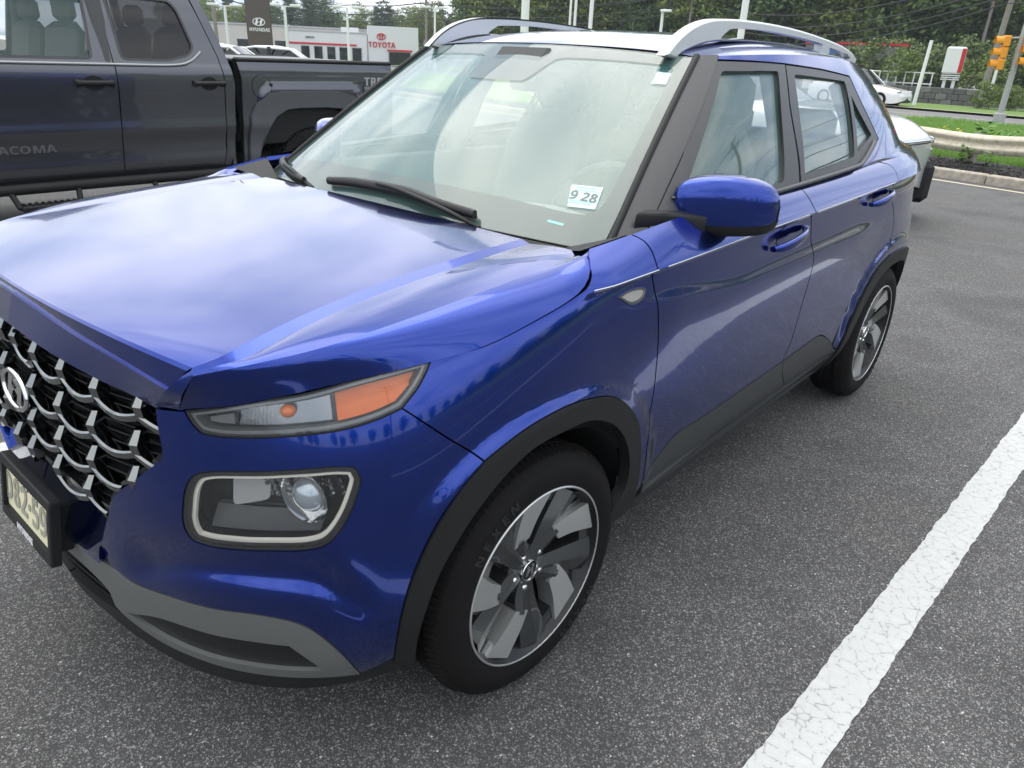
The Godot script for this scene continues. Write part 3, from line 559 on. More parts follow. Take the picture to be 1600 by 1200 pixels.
# a trimmed piece of a curved surface, its edges turned inwards
func panel(S: Callable, outline: PackedVector2Array, holes: Array, du: float, dv: float, off = 0.0, flange := 0.012, gap := 0.0018) -> MB:
	var mb := MB.new()
	if Geometry2D.is_polygon_clockwise(outline): outline = rev(outline)
	if gap > 0.0: outline = inset(S, outline, gap)
	var lo := outline[0]
	var hi := outline[0]
	for p in outline:
		lo = lo.min(p)
		hi = hi.max(p)
	var cache := {}
	var vid := func(p: Vector2) -> int:
		var key := Vector2i(roundi(p.x * 4000.0), roundi(p.y * 4000.0))
		if cache.has(key): return cache[key]
		var nn := nrm(S, p.x, p.y)
		var o: float = off.call(p.x, p.y) if off is Callable else off
		var k := mb.vert(S.call(p.x, p.y) + nn * o, nn, p)
		cache[key] = k
		return k
	var hb := []
	for h in holes:
		var r := Rect2(h[0], Vector2.ZERO)
		for p in h: r = r.expand(p)
		hb.append(r)
	var iu0 := floori(lo.x / du)
	var iu1 := ceili(hi.x / du)
	var iv0 := floori(lo.y / dv)
	var iv1 := ceili(hi.y / dv)
	for a in range(iu0, iu1):
		for b in range(iv0, iv1):
			var cell := PackedVector2Array([Vector2(a * du, b * dv), Vector2((a + 1) * du, b * dv), Vector2((a + 1) * du, (b + 1) * dv), Vector2(a * du, (b + 1) * dv)])
			var ps: Array = Geometry2D.intersect_polygons(cell, outline)
			var cr := Rect2(cell[0], Vector2(du, dv))
			for k in holes.size():
				if not hb[k].intersects(cr): continue
				var nx := []
				for q in ps:
					for w in Geometry2D.clip_polygons(q, holes[k]):
						if not Geometry2D.is_polygon_clockwise(w): nx.append(w)
				ps = nx
			for q in ps:
				if q.size() < 3: continue
				var ids := []
				for p in q: ids.append(vid.call(p))
				if q.size() == 3: mb.tri(ids[0], ids[1], ids[2])
				elif q.size() == 4 and absf(absf((q[2] - q[0]).cross(q[3] - q[1])) * 0.5 - du * dv) < du * dv * 0.01: mb.quad(ids[0], ids[1], ids[2], ids[3])
				else:
					var ix := Geometry2D.triangulate_polygon(q)
					for k in range(0, ix.size(), 3): mb.tri(ids[ix[k]], ids[ix[k + 1]], ids[ix[k + 2]])
	if flange > 0.0:
		var loops := [outline]
		loops.append_array(holes)
		for li in loops.size():
			var lp: PackedVector2Array = loops[li]
			if Geometry2D.is_polygon_clockwise(lp): lp = rev(lp)
			var m := lp.size()
			var pt := []
			var nn := []
			for p in lp:
				var w := nrm(S, p.x, p.y)
				var o: float = off.call(p.x, p.y) if off is Callable else off
				pt.append(S.call(p.x, p.y) + w * o)
				nn.append(w)
			for k in m:
				var j := (k + 1) % m
				var e: Vector3 = (pt[j] - pt[k]).normalized()
				var side := e.cross(nn[k])
				if li > 0: side = -side
				mb.flat4(pt[k], pt[j], pt[j] - nn[j] * flange, pt[k] - nn[k] * flange, side)
	return mb

func text_mesh(s: String, size: float, depth := 0.004, fam := "Droid Sans", bold := true) -> TextMesh:
	var f := SystemFont.new()
	f.font_names = PackedStringArray([fam])
	if bold: f.font_weight = 700
	var t := TextMesh.new()
	t.text = s
	t.font = f
	t.font_size = 64
	t.pixel_size = size / 46.0
	t.depth = depth
	t.curve_step = 2.0
	return t

# ------------------------------------------------------------------ materials
func noise_tex(seed_: int, freq: float, ramp: Array, size := 512, octs := 4, normal := false, bump := 4.0) -> NoiseTexture2D:
	var f := FastNoiseLite.new()
	f.seed = seed_
	f.frequency = freq
	f.fractal_octaves = octs
	var t := NoiseTexture2D.new()
	t.width = size
	t.height = size
	t.seamless = true
	t.noise = f
	if normal:
		t.as_normal_map = true
		t.bump_strength = bump
	elif not ramp.is_empty():
		var g := Gradient.new()
		g.offsets = PackedFloat32Array(ramp.map(func(q): return q[0]))
		g.colors = PackedColorArray(ramp.map(func(q): return q[1]))
		t.color_ramp = g
	return t

func triplanar(m: StandardMaterial3D, scale: float, world := true) -> StandardMaterial3D:
	m.uv1_triplanar = true
	m.uv1_world_triplanar = world
	m.uv1_scale = Vector3.ONE * scale
	return m

# crushed stone in bitumen: every tile of the image is its own scatter of chips
func asphalt_images() -> Array:
	var n := 1024
	var im := Image.create(n, n, false, Image.FORMAT_RGB8)
	var hm := Image.create(n, n, false, Image.FORMAT_RGB8)
	var r := RandomNumberGenerator.new()
	r.seed = 404
	var fine := FastNoiseLite.new()
	fine.seed = 8
	fine.frequency = 0.35
	fine.fractal_octaves = 2
	for y in n:
		for x in n:
			var q := fine.get_noise_2d(x, y)
			var g := 0.045 + 0.02 * q + r.randf() * 0.03
			im.set_pixel(x, y, Color(g * 1.0, g * 1.0, g * 1.02).linear_to_srgb())
			var e := 0.45 + 0.4 * q
			hm.set_pixel(x, y, Color(e, e, e))
	for k in 80000:
		var x := r.randi() % n
		var y := r.randi() % n
		var s := 1 + (r.randi() % 3 if r.randf() < 0.6 else r.randi() % 5)
		var s2 := maxi(1, s + r.randi() % 3 - 1)
		var g := 0.065 + 0.23 * pow(r.randf(), 1.3)
		if r.randf() < 0.02: g = 0.30 + 0.35 * r.randf()
		var warm := r.randf() * 0.12 if r.randf() < 0.4 else 0.0
		var c := Color(g * (1.0 + warm), g * (1.0 + warm * 0.45), g * (1.0 - warm * 0.5)).linear_to_srgb()
		var e := 0.55 + r.randf() * 0.4
		for dy in s2:
			for dx in s:
				if s > 2 and s2 > 2 and (dx == 0 or dx == s - 1) and (dy == 0 or dy == s2 - 1) and r.randf() < 0.7: continue
				im.set_pixel((x + dx) % n, (y + dy) % n, c)
				hm.set_pixel((x + dx) % n, (y + dy) % n, Color(e, e, e))
	var nm := hm.duplicate()
	nm.bump_map_to_normal_map(2.2)
	im.generate_mipmaps()
	return [ImageTexture.create_from_image(im), ImageTexture.create_from_image(nm)]

func materials() -> void:
	M.blue = mat(lin(0.001, 0.028, 0.26), 0.17, 0.96, 1.0)
	M.blue_dark = M.blue
	M.silver_paint = mat(lin(0.27, 0.285, 0.28), 0.38, 0.75)
	M.rail = mat(lin(0.62, 0.64, 0.64), 0.42, 0.6)
	M.black_plastic = mat(lin(0.013, 0.014, 0.0145), 0.5)
	var bp := noise_tex(3, 0.25, [], 256, 2, true, 3.0)
	M.black_plastic.normal_enabled = true
	M.black_plastic.normal_texture = bp
	M.black_plastic.normal_scale = 0.25
	triplanar(M.black_plastic, 6.0, false)
	M.black_plastic.metallic_specular = 0.35
	M.grey_plastic = M.black_plastic.duplicate()
	M.grey_plastic.albedo_color = lin(0.045, 0.048, 0.05)
	M.grey_plastic.roughness = 0.42
	M.frame_black = mat(lin(0.045, 0.046, 0.047), 0.36)
	M.pillar = mat(lin(0.05, 0.051, 0.052), 0.3)
	M.black_gloss = mat(lin(0.008, 0.008, 0.009), 0.12)
	M.black_matte = mat(lin(0.006, 0.006, 0.006), 0.9)
	M.rubber = mat(lin(0.012, 0.012, 0.012), 0.5)
	M.chrome = mat(lin(0.70, 0.71, 0.71), 0.07, 1.0)
	M.satin_chrome = mat(lin(0.24, 0.25, 0.25), 0.14, 1.0)
	M.chrome_dull = mat(lin(0.25, 0.26, 0.265), 0.22, 1.0)
	M.machined = mat(lin(0.60, 0.61, 0.60), 0.36, 0.8)
	M.gunmetal = mat(lin(0.10, 0.108, 0.113), 0.2, 0.85, 0.6)
	M.barrel = mat(lin(0.02, 0.021, 0.022), 0.3, 0.5)
	M.disc = mat(lin(0.3, 0.29, 0.28), 0.4, 0.9)
	M.caliper = mat(lin(0.22, 0.21, 0.20), 0.5, 0.7)
	M.tyre = mat(lin(0.009, 0.0085, 0.0085), 0.66)
	M.tyre.metallic_specular = 0.25
	M.tyre_letter = mat(lin(0.011, 0.0105, 0.0105), 0.6)
	M.lamp_dark = mat(lin(0.02, 0.021, 0.022), 0.25)
	M.lamp_grey = mat(lin(0.13, 0.14, 0.145), 0.3, 0.3)
	M.amber = mat(lin(0.60, 0.12, 0.0), 0.3)
	M.lamp_silver = mat(lin(0.42, 0.43, 0.43), 0.35, 0.4)
	M.amber_dark = mat(lin(0.5, 0.11, 0.01), 0.15)
	M.marker = mat(lin(0.62, 0.60, 0.57), 0.25, 0.6)
	M.red_lens = mat(lin(0.25, 0.01, 0.012), 0.1, 0.0, 1.0)
	M.lens = glass_mat(Color(0.9, 0.93, 0.94), 0.02)
	M.lens_dark = mat(lin(0.10, 0.11, 0.115), 0.1)
	M.lens_bulb = mat(lin(0.35, 0.40, 0.44), 0.03, 0.5, 1.0)
	M.plate = mat(lin(0.72, 0.68, 0.47), 0.5)
	M.plate_ink = mat(lin(0.30, 0.30, 0.24), 0.6)
	M.plate_dark = mat(lin(0.02, 0.03, 0.05), 0.6)
	M.white_paint = mat(lin(0.75, 0.76, 0.75), 0.5)
	M.mirror = mat(lin(0.85, 0.86, 0.87), 0.02, 1.0)
	M.windscreen = glass_mat(Color(0.50, 0.80, 0.76), 0.09)
	M.side_glass = glass_mat(Color(0.42, 0.62, 0.58), 0.12)
	M.frit = mat(lin(0.03, 0.031, 0.032), 0.35)
	M.sticker = mat(lin(0.55, 0.75, 0.78), 0.6)
	M.sticker_print = mat(lin(0.2, 0.5, 0.55), 0.6)
	M.ink = mat(lin(0.02, 0.02, 0.02), 0.6)
	M.cabin_grey = mat(lin(0.17, 0.18, 0.178), 0.8)
	M.cabin_dark = mat(lin(0.07, 0.073, 0.073), 0.8)
	M.cabin_light = mat(lin(0.6, 0.6, 0.58), 0.9)
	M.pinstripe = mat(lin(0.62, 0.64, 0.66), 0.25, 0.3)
	M.seat = mat(lin(0.15, 0.16, 0.157), 0.85)
	M.drl = mat(lin(0.62, 0.60, 0.53), 0.2)
	var asp := asphalt_images()
	M.asphalt = mat(Color.WHITE, 0.85)
	M.asphalt.albedo_texture = asp[0]
	M.asphalt.normal_enabled = true
	M.asphalt.normal_texture = asp[1]
	M.asphalt.normal_scale = 0.8
	triplanar(M.asphalt, 0.95)
	M.asphalt.detail_enabled = true
	M.asphalt.detail_blend_mode = BaseMaterial3D.BLEND_MODE_MUL
	M.asphalt.detail_albedo = noise_tex(21, 0.012, [[0.0, Color(0.80, 0.80, 0.80)], [0.45, Color(1, 1, 1)], [0.6, Color(0.93, 0.93, 0.93)], [1.0, Color(1.0, 0.99, 0.97)]], 512, 5)
	M.asphalt.detail_uv_layer = BaseMaterial3D.DETAIL_UV_2
	M.asphalt.uv2_triplanar = true
	M.asphalt.uv2_world_triplanar = true
	M.asphalt.uv2_scale = Vector3.ONE * 0.11
	M.line_paint = mat(Color.WHITE, 0.7)
	var crack := noise_tex(31, 0.03, [[0.0, lin(0.20, 0.20, 0.20)], [0.05, lin(0.40, 0.41, 0.40)], [0.12, lin(0.49, 0.50, 0.49)], [1.0, lin(0.55, 0.56, 0.55)]], 1024, 2)
	crack.noise.noise_type = FastNoiseLite.TYPE_CELLULAR
	crack.noise.cellular_return_type = FastNoiseLite.RETURN_DISTANCE2_SUB
	crack.noise.cellular_jitter = 1.1
	crack.normalize = true
	M.line_paint.albedo_texture = crack
	M.line_paint.normal_enabled = true
	M.line_paint.normal_texture = asp[1]
	M.line_paint.normal_scale = 0.5
	triplanar(M.line_paint, 0.8)
	M.line_cream = mat(lin(0.55, 0.50, 0.36), 0.8)
	M.kerb = mat(Color.WHITE, 0.85)
	M.kerb.albedo_texture = noise_tex(33, 0.03, [[0.0, lin(0.26, 0.23, 0.19)], [0.5, lin(0.40, 0.36, 0.30)], [1.0, lin(0.52, 0.47, 0.39)]], 256, 5)
	triplanar(M.kerb, 1.2)
	M.mulch = mat(Color.WHITE, 0.95)
	M.mulch.albedo_texture = noise_tex(35, 0.15, [[0.0, lin(0.006, 0.006, 0.007)], [0.6, lin(0.018, 0.016, 0.016)], [1.0, lin(0.045, 0.04, 0.038)]], 256, 3)
	triplanar(M.mulch, 1.5)
	M.grass = mat(Color.WHITE, 0.95)
	M.grass.albedo_texture = noise_tex(37, 0.06, [[0.0, lin(0.07, 0.13, 0.025)], [0.5, lin(0.12, 0.21, 0.045)], [1.0, lin(0.20, 0.27, 0.07)]], 512, 5)
	triplanar(M.grass, 0.35)
	M.grass_blade = mat(lin(0.13, 0.24, 0.045), 0.8)
	M.grass_blade.backlight_enabled = true
	M.grass_blade.backlight = lin(0.10, 0.18, 0.03)
	M.road = mat(Color.WHITE, 0.9)
	M.road.albedo_texture = noise_tex(39, 0.02, [[0.0, lin(0.13, 0.13, 0.135)], [1.0, lin(0.19, 0.19, 0.19)]], 256, 5)
	triplanar(M.road, 0.3)
	M.forest_floor = mat(lin(0.02, 0.03, 0.012), 0.95)
	for q in [["leaf_0", 0.10, 0.17, 0.04], ["leaf_1", 0.14, 0.20, 0.045], ["leaf_2", 0.075, 0.135, 0.04], ["leaf_3", 0.18, 0.23, 0.05], ["leaf_pine", 0.045, 0.085, 0.042], ["leaf_young", 0.12, 0.24, 0.04], ["leaf_yellow", 0.42, 0.40, 0.05], ["leaf_scrub", 0.12, 0.17, 0.055]]:
		var lm := mat(lin(q[1], q[2], q[3]), 0.7)
		lm.vertex_color_use_as_albedo = true
		lm.backlight_enabled = true
		lm.backlight = lin(q[1] * 0.8, q[2] * 0.8, q[3] * 0.6)
		M[q[0]] = lm
	M.bark = mat(lin(0.07, 0.06, 0.05), 0.95)
	M.pole_wood = mat(Color.WHITE, 0.9)
	M.pole_wood.albedo_texture = noise_tex(41, 0.08, [[0.0, lin(0.16, 0.145, 0.13)], [1.0, lin(0.32, 0.29, 0.26)]], 128, 3)
	triplanar(M.pole_wood, 1.5, false)
	M.insulator = mat(lin(0.45, 0.45, 0.45), 0.3)
	M.wire = mat(lin(0.03, 0.03, 0.032), 0.6)
	M.rail_cream = mat(Color.WHITE, 0.7)
	M.rail_cream.albedo_texture = noise_tex(43, 0.04, [[0.0, lin(0.40, 0.34, 0.25)], [0.4, lin(0.62, 0.56, 0.44)], [1.0, lin(0.72, 0.66, 0.54)]], 256, 4)
	triplanar(M.rail_cream, 0.8)
	M.galvanised = mat(lin(0.36, 0.37, 0.36), 0.6, 0.3)
	M.signal_yellow = mat(lin(0.75, 0.30, 0.01), 0.5)
	M.signal_dark = mat(lin(0.02, 0.02, 0.02), 0.3)
	M.red_glow = mat(lin(0.8, 0.02, 0.02), 0.4)
	M.red_glow.emission_enabled = true
	M.red_glow.emission = Color(1.0, 0.06, 0.04)
	M.red_glow.emission_energy_multiplier = 1.2
	M.red_paint = mat(lin(0.50, 0.012, 0.02), 0.5)
	M.red_dark = mat(lin(0.20, 0.02, 0.02), 0.5)
	M.stone = mat(Color.WHITE, 0.9)
	M.stone.albedo_texture = noise_tex(45, 0.05, [[0.0, lin(0.06, 0.06, 0.063)], [1.0, lin(0.15, 0.15, 0.15)]], 256, 4)
	triplanar(M.stone, 1.0)
	M.stone_pale = mat(lin(0.16, 0.155, 0.15), 0.9)
	M.wall_white = mat(lin(0.66, 0.68, 0.69), 0.7)
	M.wall_grey = mat(lin(0.42, 0.44, 0.46), 0.7)
	M.wall_cream = mat(lin(0.55, 0.53, 0.48), 0.8)
	M.shingle = mat(lin(0.16, 0.155, 0.16), 0.9)
	M.roof_grey = mat(lin(0.32, 0.33, 0.34), 0.8)
	M.blue_sign = mat(lin(0.05, 0.16, 0.38), 0.5)
	M.sign_brown = mat(lin(0.075, 0.058, 0.046), 0.45)
	M.dark_glass = mat(lin(0.012, 0.015, 0.016), 0.03)
	M.white_car = mat(lin(0.72, 0.73, 0.73), 0.3, 0.0, 1.0)
	M.silver_car = mat(lin(0.50, 0.53, 0.54), 0.35, 0.35, 1.0)
	M.grey_car = mat(lin(0.18, 0.19, 0.2), 0.35, 0.4, 1.0)
	M.dark_car = mat(lin(0.02, 0.02, 0.025), 0.35, 0.3, 1.0)
	M.truck_paint = mat(lin(0.085, 0.09, 0.103), 0.26, 0.8, 1.0)
	M.letter_silver = mat(lin(0.38, 0.39, 0.40), 0.4, 0.4)
	M.tint_glass = glass_mat(Color(0.03, 0.032, 0.036), 0.75)
	M.truck_flare = mat(lin(0.075, 0.08, 0.086), 0.4)
	M.truck_trim = mat(lin(0.28, 0.29, 0.30), 0.35, 0.6)
	M.letter_grey = mat(lin(0.16, 0.16, 0.165), 0.35, 0.6)

# ------------------------------------------------------------------ the blue crossover
var SB: BSurf
var SG: BSurf
var SW: BSurf
var SR: BSurf
var crease_pts: PackedVector2Array

func crease_v(u: float) -> float:
	var p := crease_pts
	if u <= p[0].x: return p[0].y
	for k in p.size() - 1:
		if u <= p[k + 1].x: return lerpf(p[k].y, p[k + 1].y, (u - p[k].x) / maxf(p[k + 1].x - p[k].x, 1e-5))
	return p[p.size() - 1].y

func body_post(p: Vector3, u: float, v: float) -> Vector3:
	for zc in [0.0, -2.52]:
		var r := pow(pow(absf(p.z - zc), 2.4) + pow(absf(p.y - 0.30), 2.4), 1.0 / 2.4)
		if r < 0.53: p.x += 0.014 * (1.0 - sst(0.475, 0.52, r)) * sst(0.6, 0.84, p.x) * sst(0.45, 0.30, p.z)
	if u < 4.3:
		var vc := crease_v(u)
		var fade := (1.0 - sst(3.2, 4.1, u)) * sst(0.62, 1.15, u)
		var d := 0.0
		if v > vc: d = exp(-pow((v - vc) / 0.62, 2.0))
		else: d = exp(-pow((vc - v) / 0.26, 2.0))
		var o := Vector3(p.x * 0.9, 0.0, p.z).normalized()
		p -= o * (0.02 * d * fade)
	if u > 6.6:
		# the swage line below the windows: a small undercut step
		var vs := 6.4375 + 0.38 * sst(10.5, 13.2, u)
		var f := sst(6.75, 7.2, u) * (1.0 - sst(14.5, 15.5, u))
		if v > vs: p.x += 0.017 * f * clampf((8.0 - v) / (8.0 - vs), 0.0, 1.0)
		else: p.x += 0.017 * f * (1.0 - clampf((vs - v) / 0.3, 0.0, 1.0)) - 0.004 * f * sst(vs - 0.05, vs - 0.3, v) * sst(vs - 2.2, vs - 0.5, v)
		# the fold along the doors, at handle depth below the swage line
		var vl := 4.5625 + 0.62 * sst(9.2, 7.5, u)
		var f2 := sst(7.2, 8.2, u) * (1.0 - sst(11.5, 12.6, u))
		p.x += 0.013 * f2 * exp(-pow((v - vl) / (0.34 if v > vl else 1.1), 2.0))
	return p

func suv() -> void:
	crease_pts = poly2(P_CREASE)
	SB = BSurf.new(C_BODY, body_post)
	SG = BSurf.new(C_GREEN)
	SW = BSurf.new(C_WIND)
	var b := SB.ev
	var g := SG.ev
	var w := SW.ev
	var car := thing("blue_crossover", "shiny blue compact crossover parked in front, nose to the left", "car")
	# ---- hood
	put("hood", hood_mesh().both(), M.blue, car)
	# ---- front bumper
	var fang := chain([poly2(P_BAR_EDGE), PackedVector2Array([Vector2(0.6, 1.90)]), tail(poly2(P_SILVER_TOP), 0.62), PackedVector2Array([Vector2(3.75, 0.50)]), poly2(P_ARCH_FRONT), rev(poly2(P_SEAM_BF)), poly2(P_LAMPU_BOT), poly2(P_LAMPU_LEFT), rev(poly2(P_HOOD_LOW)), rev(poly2(P_GRILLE_SIDE))])
	var lowhole := poly2(P_LAMPL)
	lowhole.remove_at(lowhole.size() - 1)
	var bump := sub("front_bumper", car)
	var skin := panel(b, fang, [lowhole], 0.07, 0.045, 0.0, 0.055)
	for s in [1, -1]: put("bumper_skin", sided(skin, s), M.blue, bump)
	var st := poly2(P_SILVER_TOP)
	var head_st := PackedVector2Array()
	for p in st:
		if p.x <= 0.56: head_st.push_back(p)
	var barp := chain([poly2(P_GRILLE_BOT), poly2(P_BAR_EDGE), PackedVector2Array([Vector2(0.57, 1.95)]), rev(head_st)])
	var tilt := func(u, v): return lerpf(0.010, -0.066, clampf((v - 2.05) / 1.3, 0, 1))
	put("grille_bar", panel(b, barp, [], 0.08, 0.08, tilt, 0.04, 0.0).both(), M.blue, bump)
	# ---- skid plate, intake, lip
	var sil := chain([poly2(P_SILVER_TOP), rev(poly2(P_SILVER_BOT))])
	var fog := poly2(P_FOG)
	fog.remove_at(fog.size() - 1)
	var skid := put("skid_plate", panel(b, sil, [fog], 0.09, 0.08, 0.002, 0.03).both(), M.silver_paint, car)
	for s in [1, -1]: put("lamp_recess", sided(panel(b, inset(b, fog, -0.001), [], 0.12, 0.12, -0.007, 0.0, 0.0), s), M.black_plastic, skid)
	var lip := chain([PackedVector2Array([Vector2(0, 0.62), Vector2(0.3, 0.62), Vector2(0.5, 0.66)]), tail(poly2(P_SILVER_BOT), 0.56), PackedVector2Array([Vector2(3.75, 0.50), Vector2(4.0, 0.60), Vector2(4.20, 0.0), Vector2(0, 0)])])
	put("lower_lip", panel(b, lip, [], 0.12, 0.1, 0.0, 0.03, 0.001).both(), M.black_plastic, car)
	var intake := sub("lower_intake", car)
	put("backing", panel(b, PackedVector2Array([Vector2(0, 0.55), Vector2(0.56, 0.6), Vector2(0.5, 1.36), Vector2(0, 1.4)]), [], 0.12, 0.12, -0.05, 0.0, 0.0).both(), M.black_matte, intake)
	for k in 4:
		var v0 := 0.66 + k * 0.16
		put("slat", panel(b, PackedVector2Array([Vector2(0, v0), Vector2(0.50, v0 + 0.02), Vector2(0.50, v0 + 0.08), Vector2(0, v0 + 0.06)]), [], 0.12, 0.12, -0.012, 0.03, 0.0).both(), M.black_plastic, intake)
	grille(car)
	for s in [1, -1]:
		headlamps(car, s)
	plate(car)
	# ---- sides
	for s in [1, -1]:
		side(car, s)
	glasshouse(car)
	for s in [1, -1]:
		mirror(car, s)
		for zc in [0.0, -2.52]:
			wheel(car, s, zc)
	wipers(car)
	cabin(car)
	underbody(car)

func tail(p: PackedVector2Array, from_x: float) -> PackedVector2Array:
	var o := PackedVector2Array()
	for q in p:
		if q.x >= from_x: o.push_back(q)
	return o

func sided(mb: MB, s: int) -> MB:
	return mb if s > 0 else mb.mirrored()

func hood_mesh() -> MB:
	var mb := MB.new()
	var c0 := spline([Vector3(0, 1.0087, 0.7253), Vector3(0, 1.036, 0.42), Vector3(0, 1.056, 0.12), Vector3(0, 1.068, -0.08), Vector3(0, 1.074, -0.205)])
	var c1 := spline([Vector3(.617, .989, .657), Vector3(.632, 1.001, .612), Vector3(.613, 1.015, .511), Vector3(.594, 1.028, .389), Vector3(.58, 1.043, .219), Vector3(.578, 1.062, -.045), Vector3(.572, 1.067, -.216)])
	var c2 := spline([Vector3(.624, .977, .661), Vector3(.677, .992, .577), Vector3(.718, 1.005, .48), Vector3(.741, 1.02, .358), Vector3(.750, 1.033, .203), Vector3(.752, 1.046, .023), Vector3(.745, 1.064, -.232)])
	var c3 := spline([Vector3(.556, .893, .664), Vector3(.657, .915, .584), Vector3(.757, .945, .428), Vector3(.80, .955, .312), Vector3(.828, .963, .178), Vector3(.838, .986, .038), Vector3(.840, 1.01, -.084), Vector3(.832, 1.034, -.14), Vector3(.808, 1.060, -.180), Vector3(.770, 1.070, -.218)])
	var nt := 40
	var strips := [[], [], [], []]
	for k in nt + 1:
		var t := float(k) / nt
		var a: Vector3 = along(c0, t)
		var b: Vector3 = along(c1, t)
		var d: Vector3 = along(c2, t)
		var e: Vector3 = along(c3, t)
		var bb := b + (d - b).normalized() * minf(0.026, (d - b).length() * 0.5) + Vector3(0, -0.007 * sst(0.0, 0.15, t), 0)
		var r0 := []
		for q in 15:
			var s := q / 14.0
			r0.append(Vector3(lerpf(a.x, b.x, s), lerpf(a.y, b.y, s * s), lerpf(a.z, b.z, s * s)))
		strips[0].append(r0)
		var r1 := []
		for q in 4: r1.append(b.lerp(bb, q / 3.0))
		strips[1].append(r1)
		var r2 := []
		for q in 7:
			var s := q / 6.0
			r2.append(bb.lerp(d, s) + Vector3(0, 0.004 * sin(PI * s) * sst(0, .2, t), 0))
		strips[2].append(r2)
		var r3 := []
		for q in 11:
			var s := q / 10.0
			var o := Vector3(0.75, 0.6, 0.25 * (1.0 - t)).normalized()
			r3.append(d.lerp(e, s) + o * (0.013 * sin(PI * pow(s, 0.85))))
		strips[3].append(r3)
	for st in strips: loft(mb, st)
	# nose of the hood: lip, undercut face, lower face
	var l := []
	var m := spline([Vector3(0, .986, .732), Vector3(.253, .975, .725), Vector3(.395, .965, .713), Vector3(.536, .95, .694), Vector3(.574, .944, .687)])
	var n := spline([Vector3(0, .926, .752), Vector3(.199, .919, .745), Vector3(.345, .905, .722), Vector3(.44, .896, .699), Vector3(.503, .886, .684)])
	for q in 25:
		var x := .617 * q / 24.0
		l.append(Vector3(x, 1.0087 - .0517 * x * x, .7253 - .18 * x * x))
	var fa := [[], [], []]
	var fb := [[], []]
	for q in 25:
		var t := q / 24.0
		var P: Vector3 = l[q]
		var Q: Vector3 = along(m, t)
		var R: Vector3 = along(n, t)
		fa[0].append(P)
		fa[1].append(P.lerp(Q, 0.12) + Vector3(0, 0.0, 0.004))
		fa[2].append(Q + Vector3(0, 0, -0.006))
		fb[0].append(Q)
		fb[1].append(R)
	loft(mb, [fa[0], fa[1]], false, true)
	loft(mb, [fa[1], fa[2]], false, true)
	loft(mb, fb, false, true)
	loft(mb, [fa[2], fb[0]], false, true)
	var lower := []
	for p in fb[1]: lower.append(p - Vector3(0, 0, 0.03))
	loft(mb, [fb[1], lower], false, true)
	# corner between nose and flank
	var k0 := []
	var k1 := []
	var ca := [l[24], m[m.size() - 1], n[n.size() - 1]]
	var cb := [along(c2, 0.0), along(c2, 0.0).lerp(along(c3, 0.0), 0.45) + Vector3(0.008, 0, 0.012), along(c3, 0.0)]
	for q in 9:
		k0.append(along(ca, q / 8.0))
		k1.append(along(cb, q / 8.0))
	loft(mb, [k0, k1], false, true)
	# turned-down edge along the flank and the rear
	var e0 := []
	var e1 := []
	for k in nt + 1:
		var e: Vector3 = along(c3, float(k) / nt)
		e0.append(e)
		e1.append(e + Vector3(-0.012, -0.012, 0))
	loft(mb, [e0, e1])
	var r0 := []
	var r1 := []
	for st in strips:
		for p in st[nt]:
			r0.append(p)
			r1.append(p + Vector3(0, -0.02, 0.004))
	loft(mb, [r0, r1])
	return mb

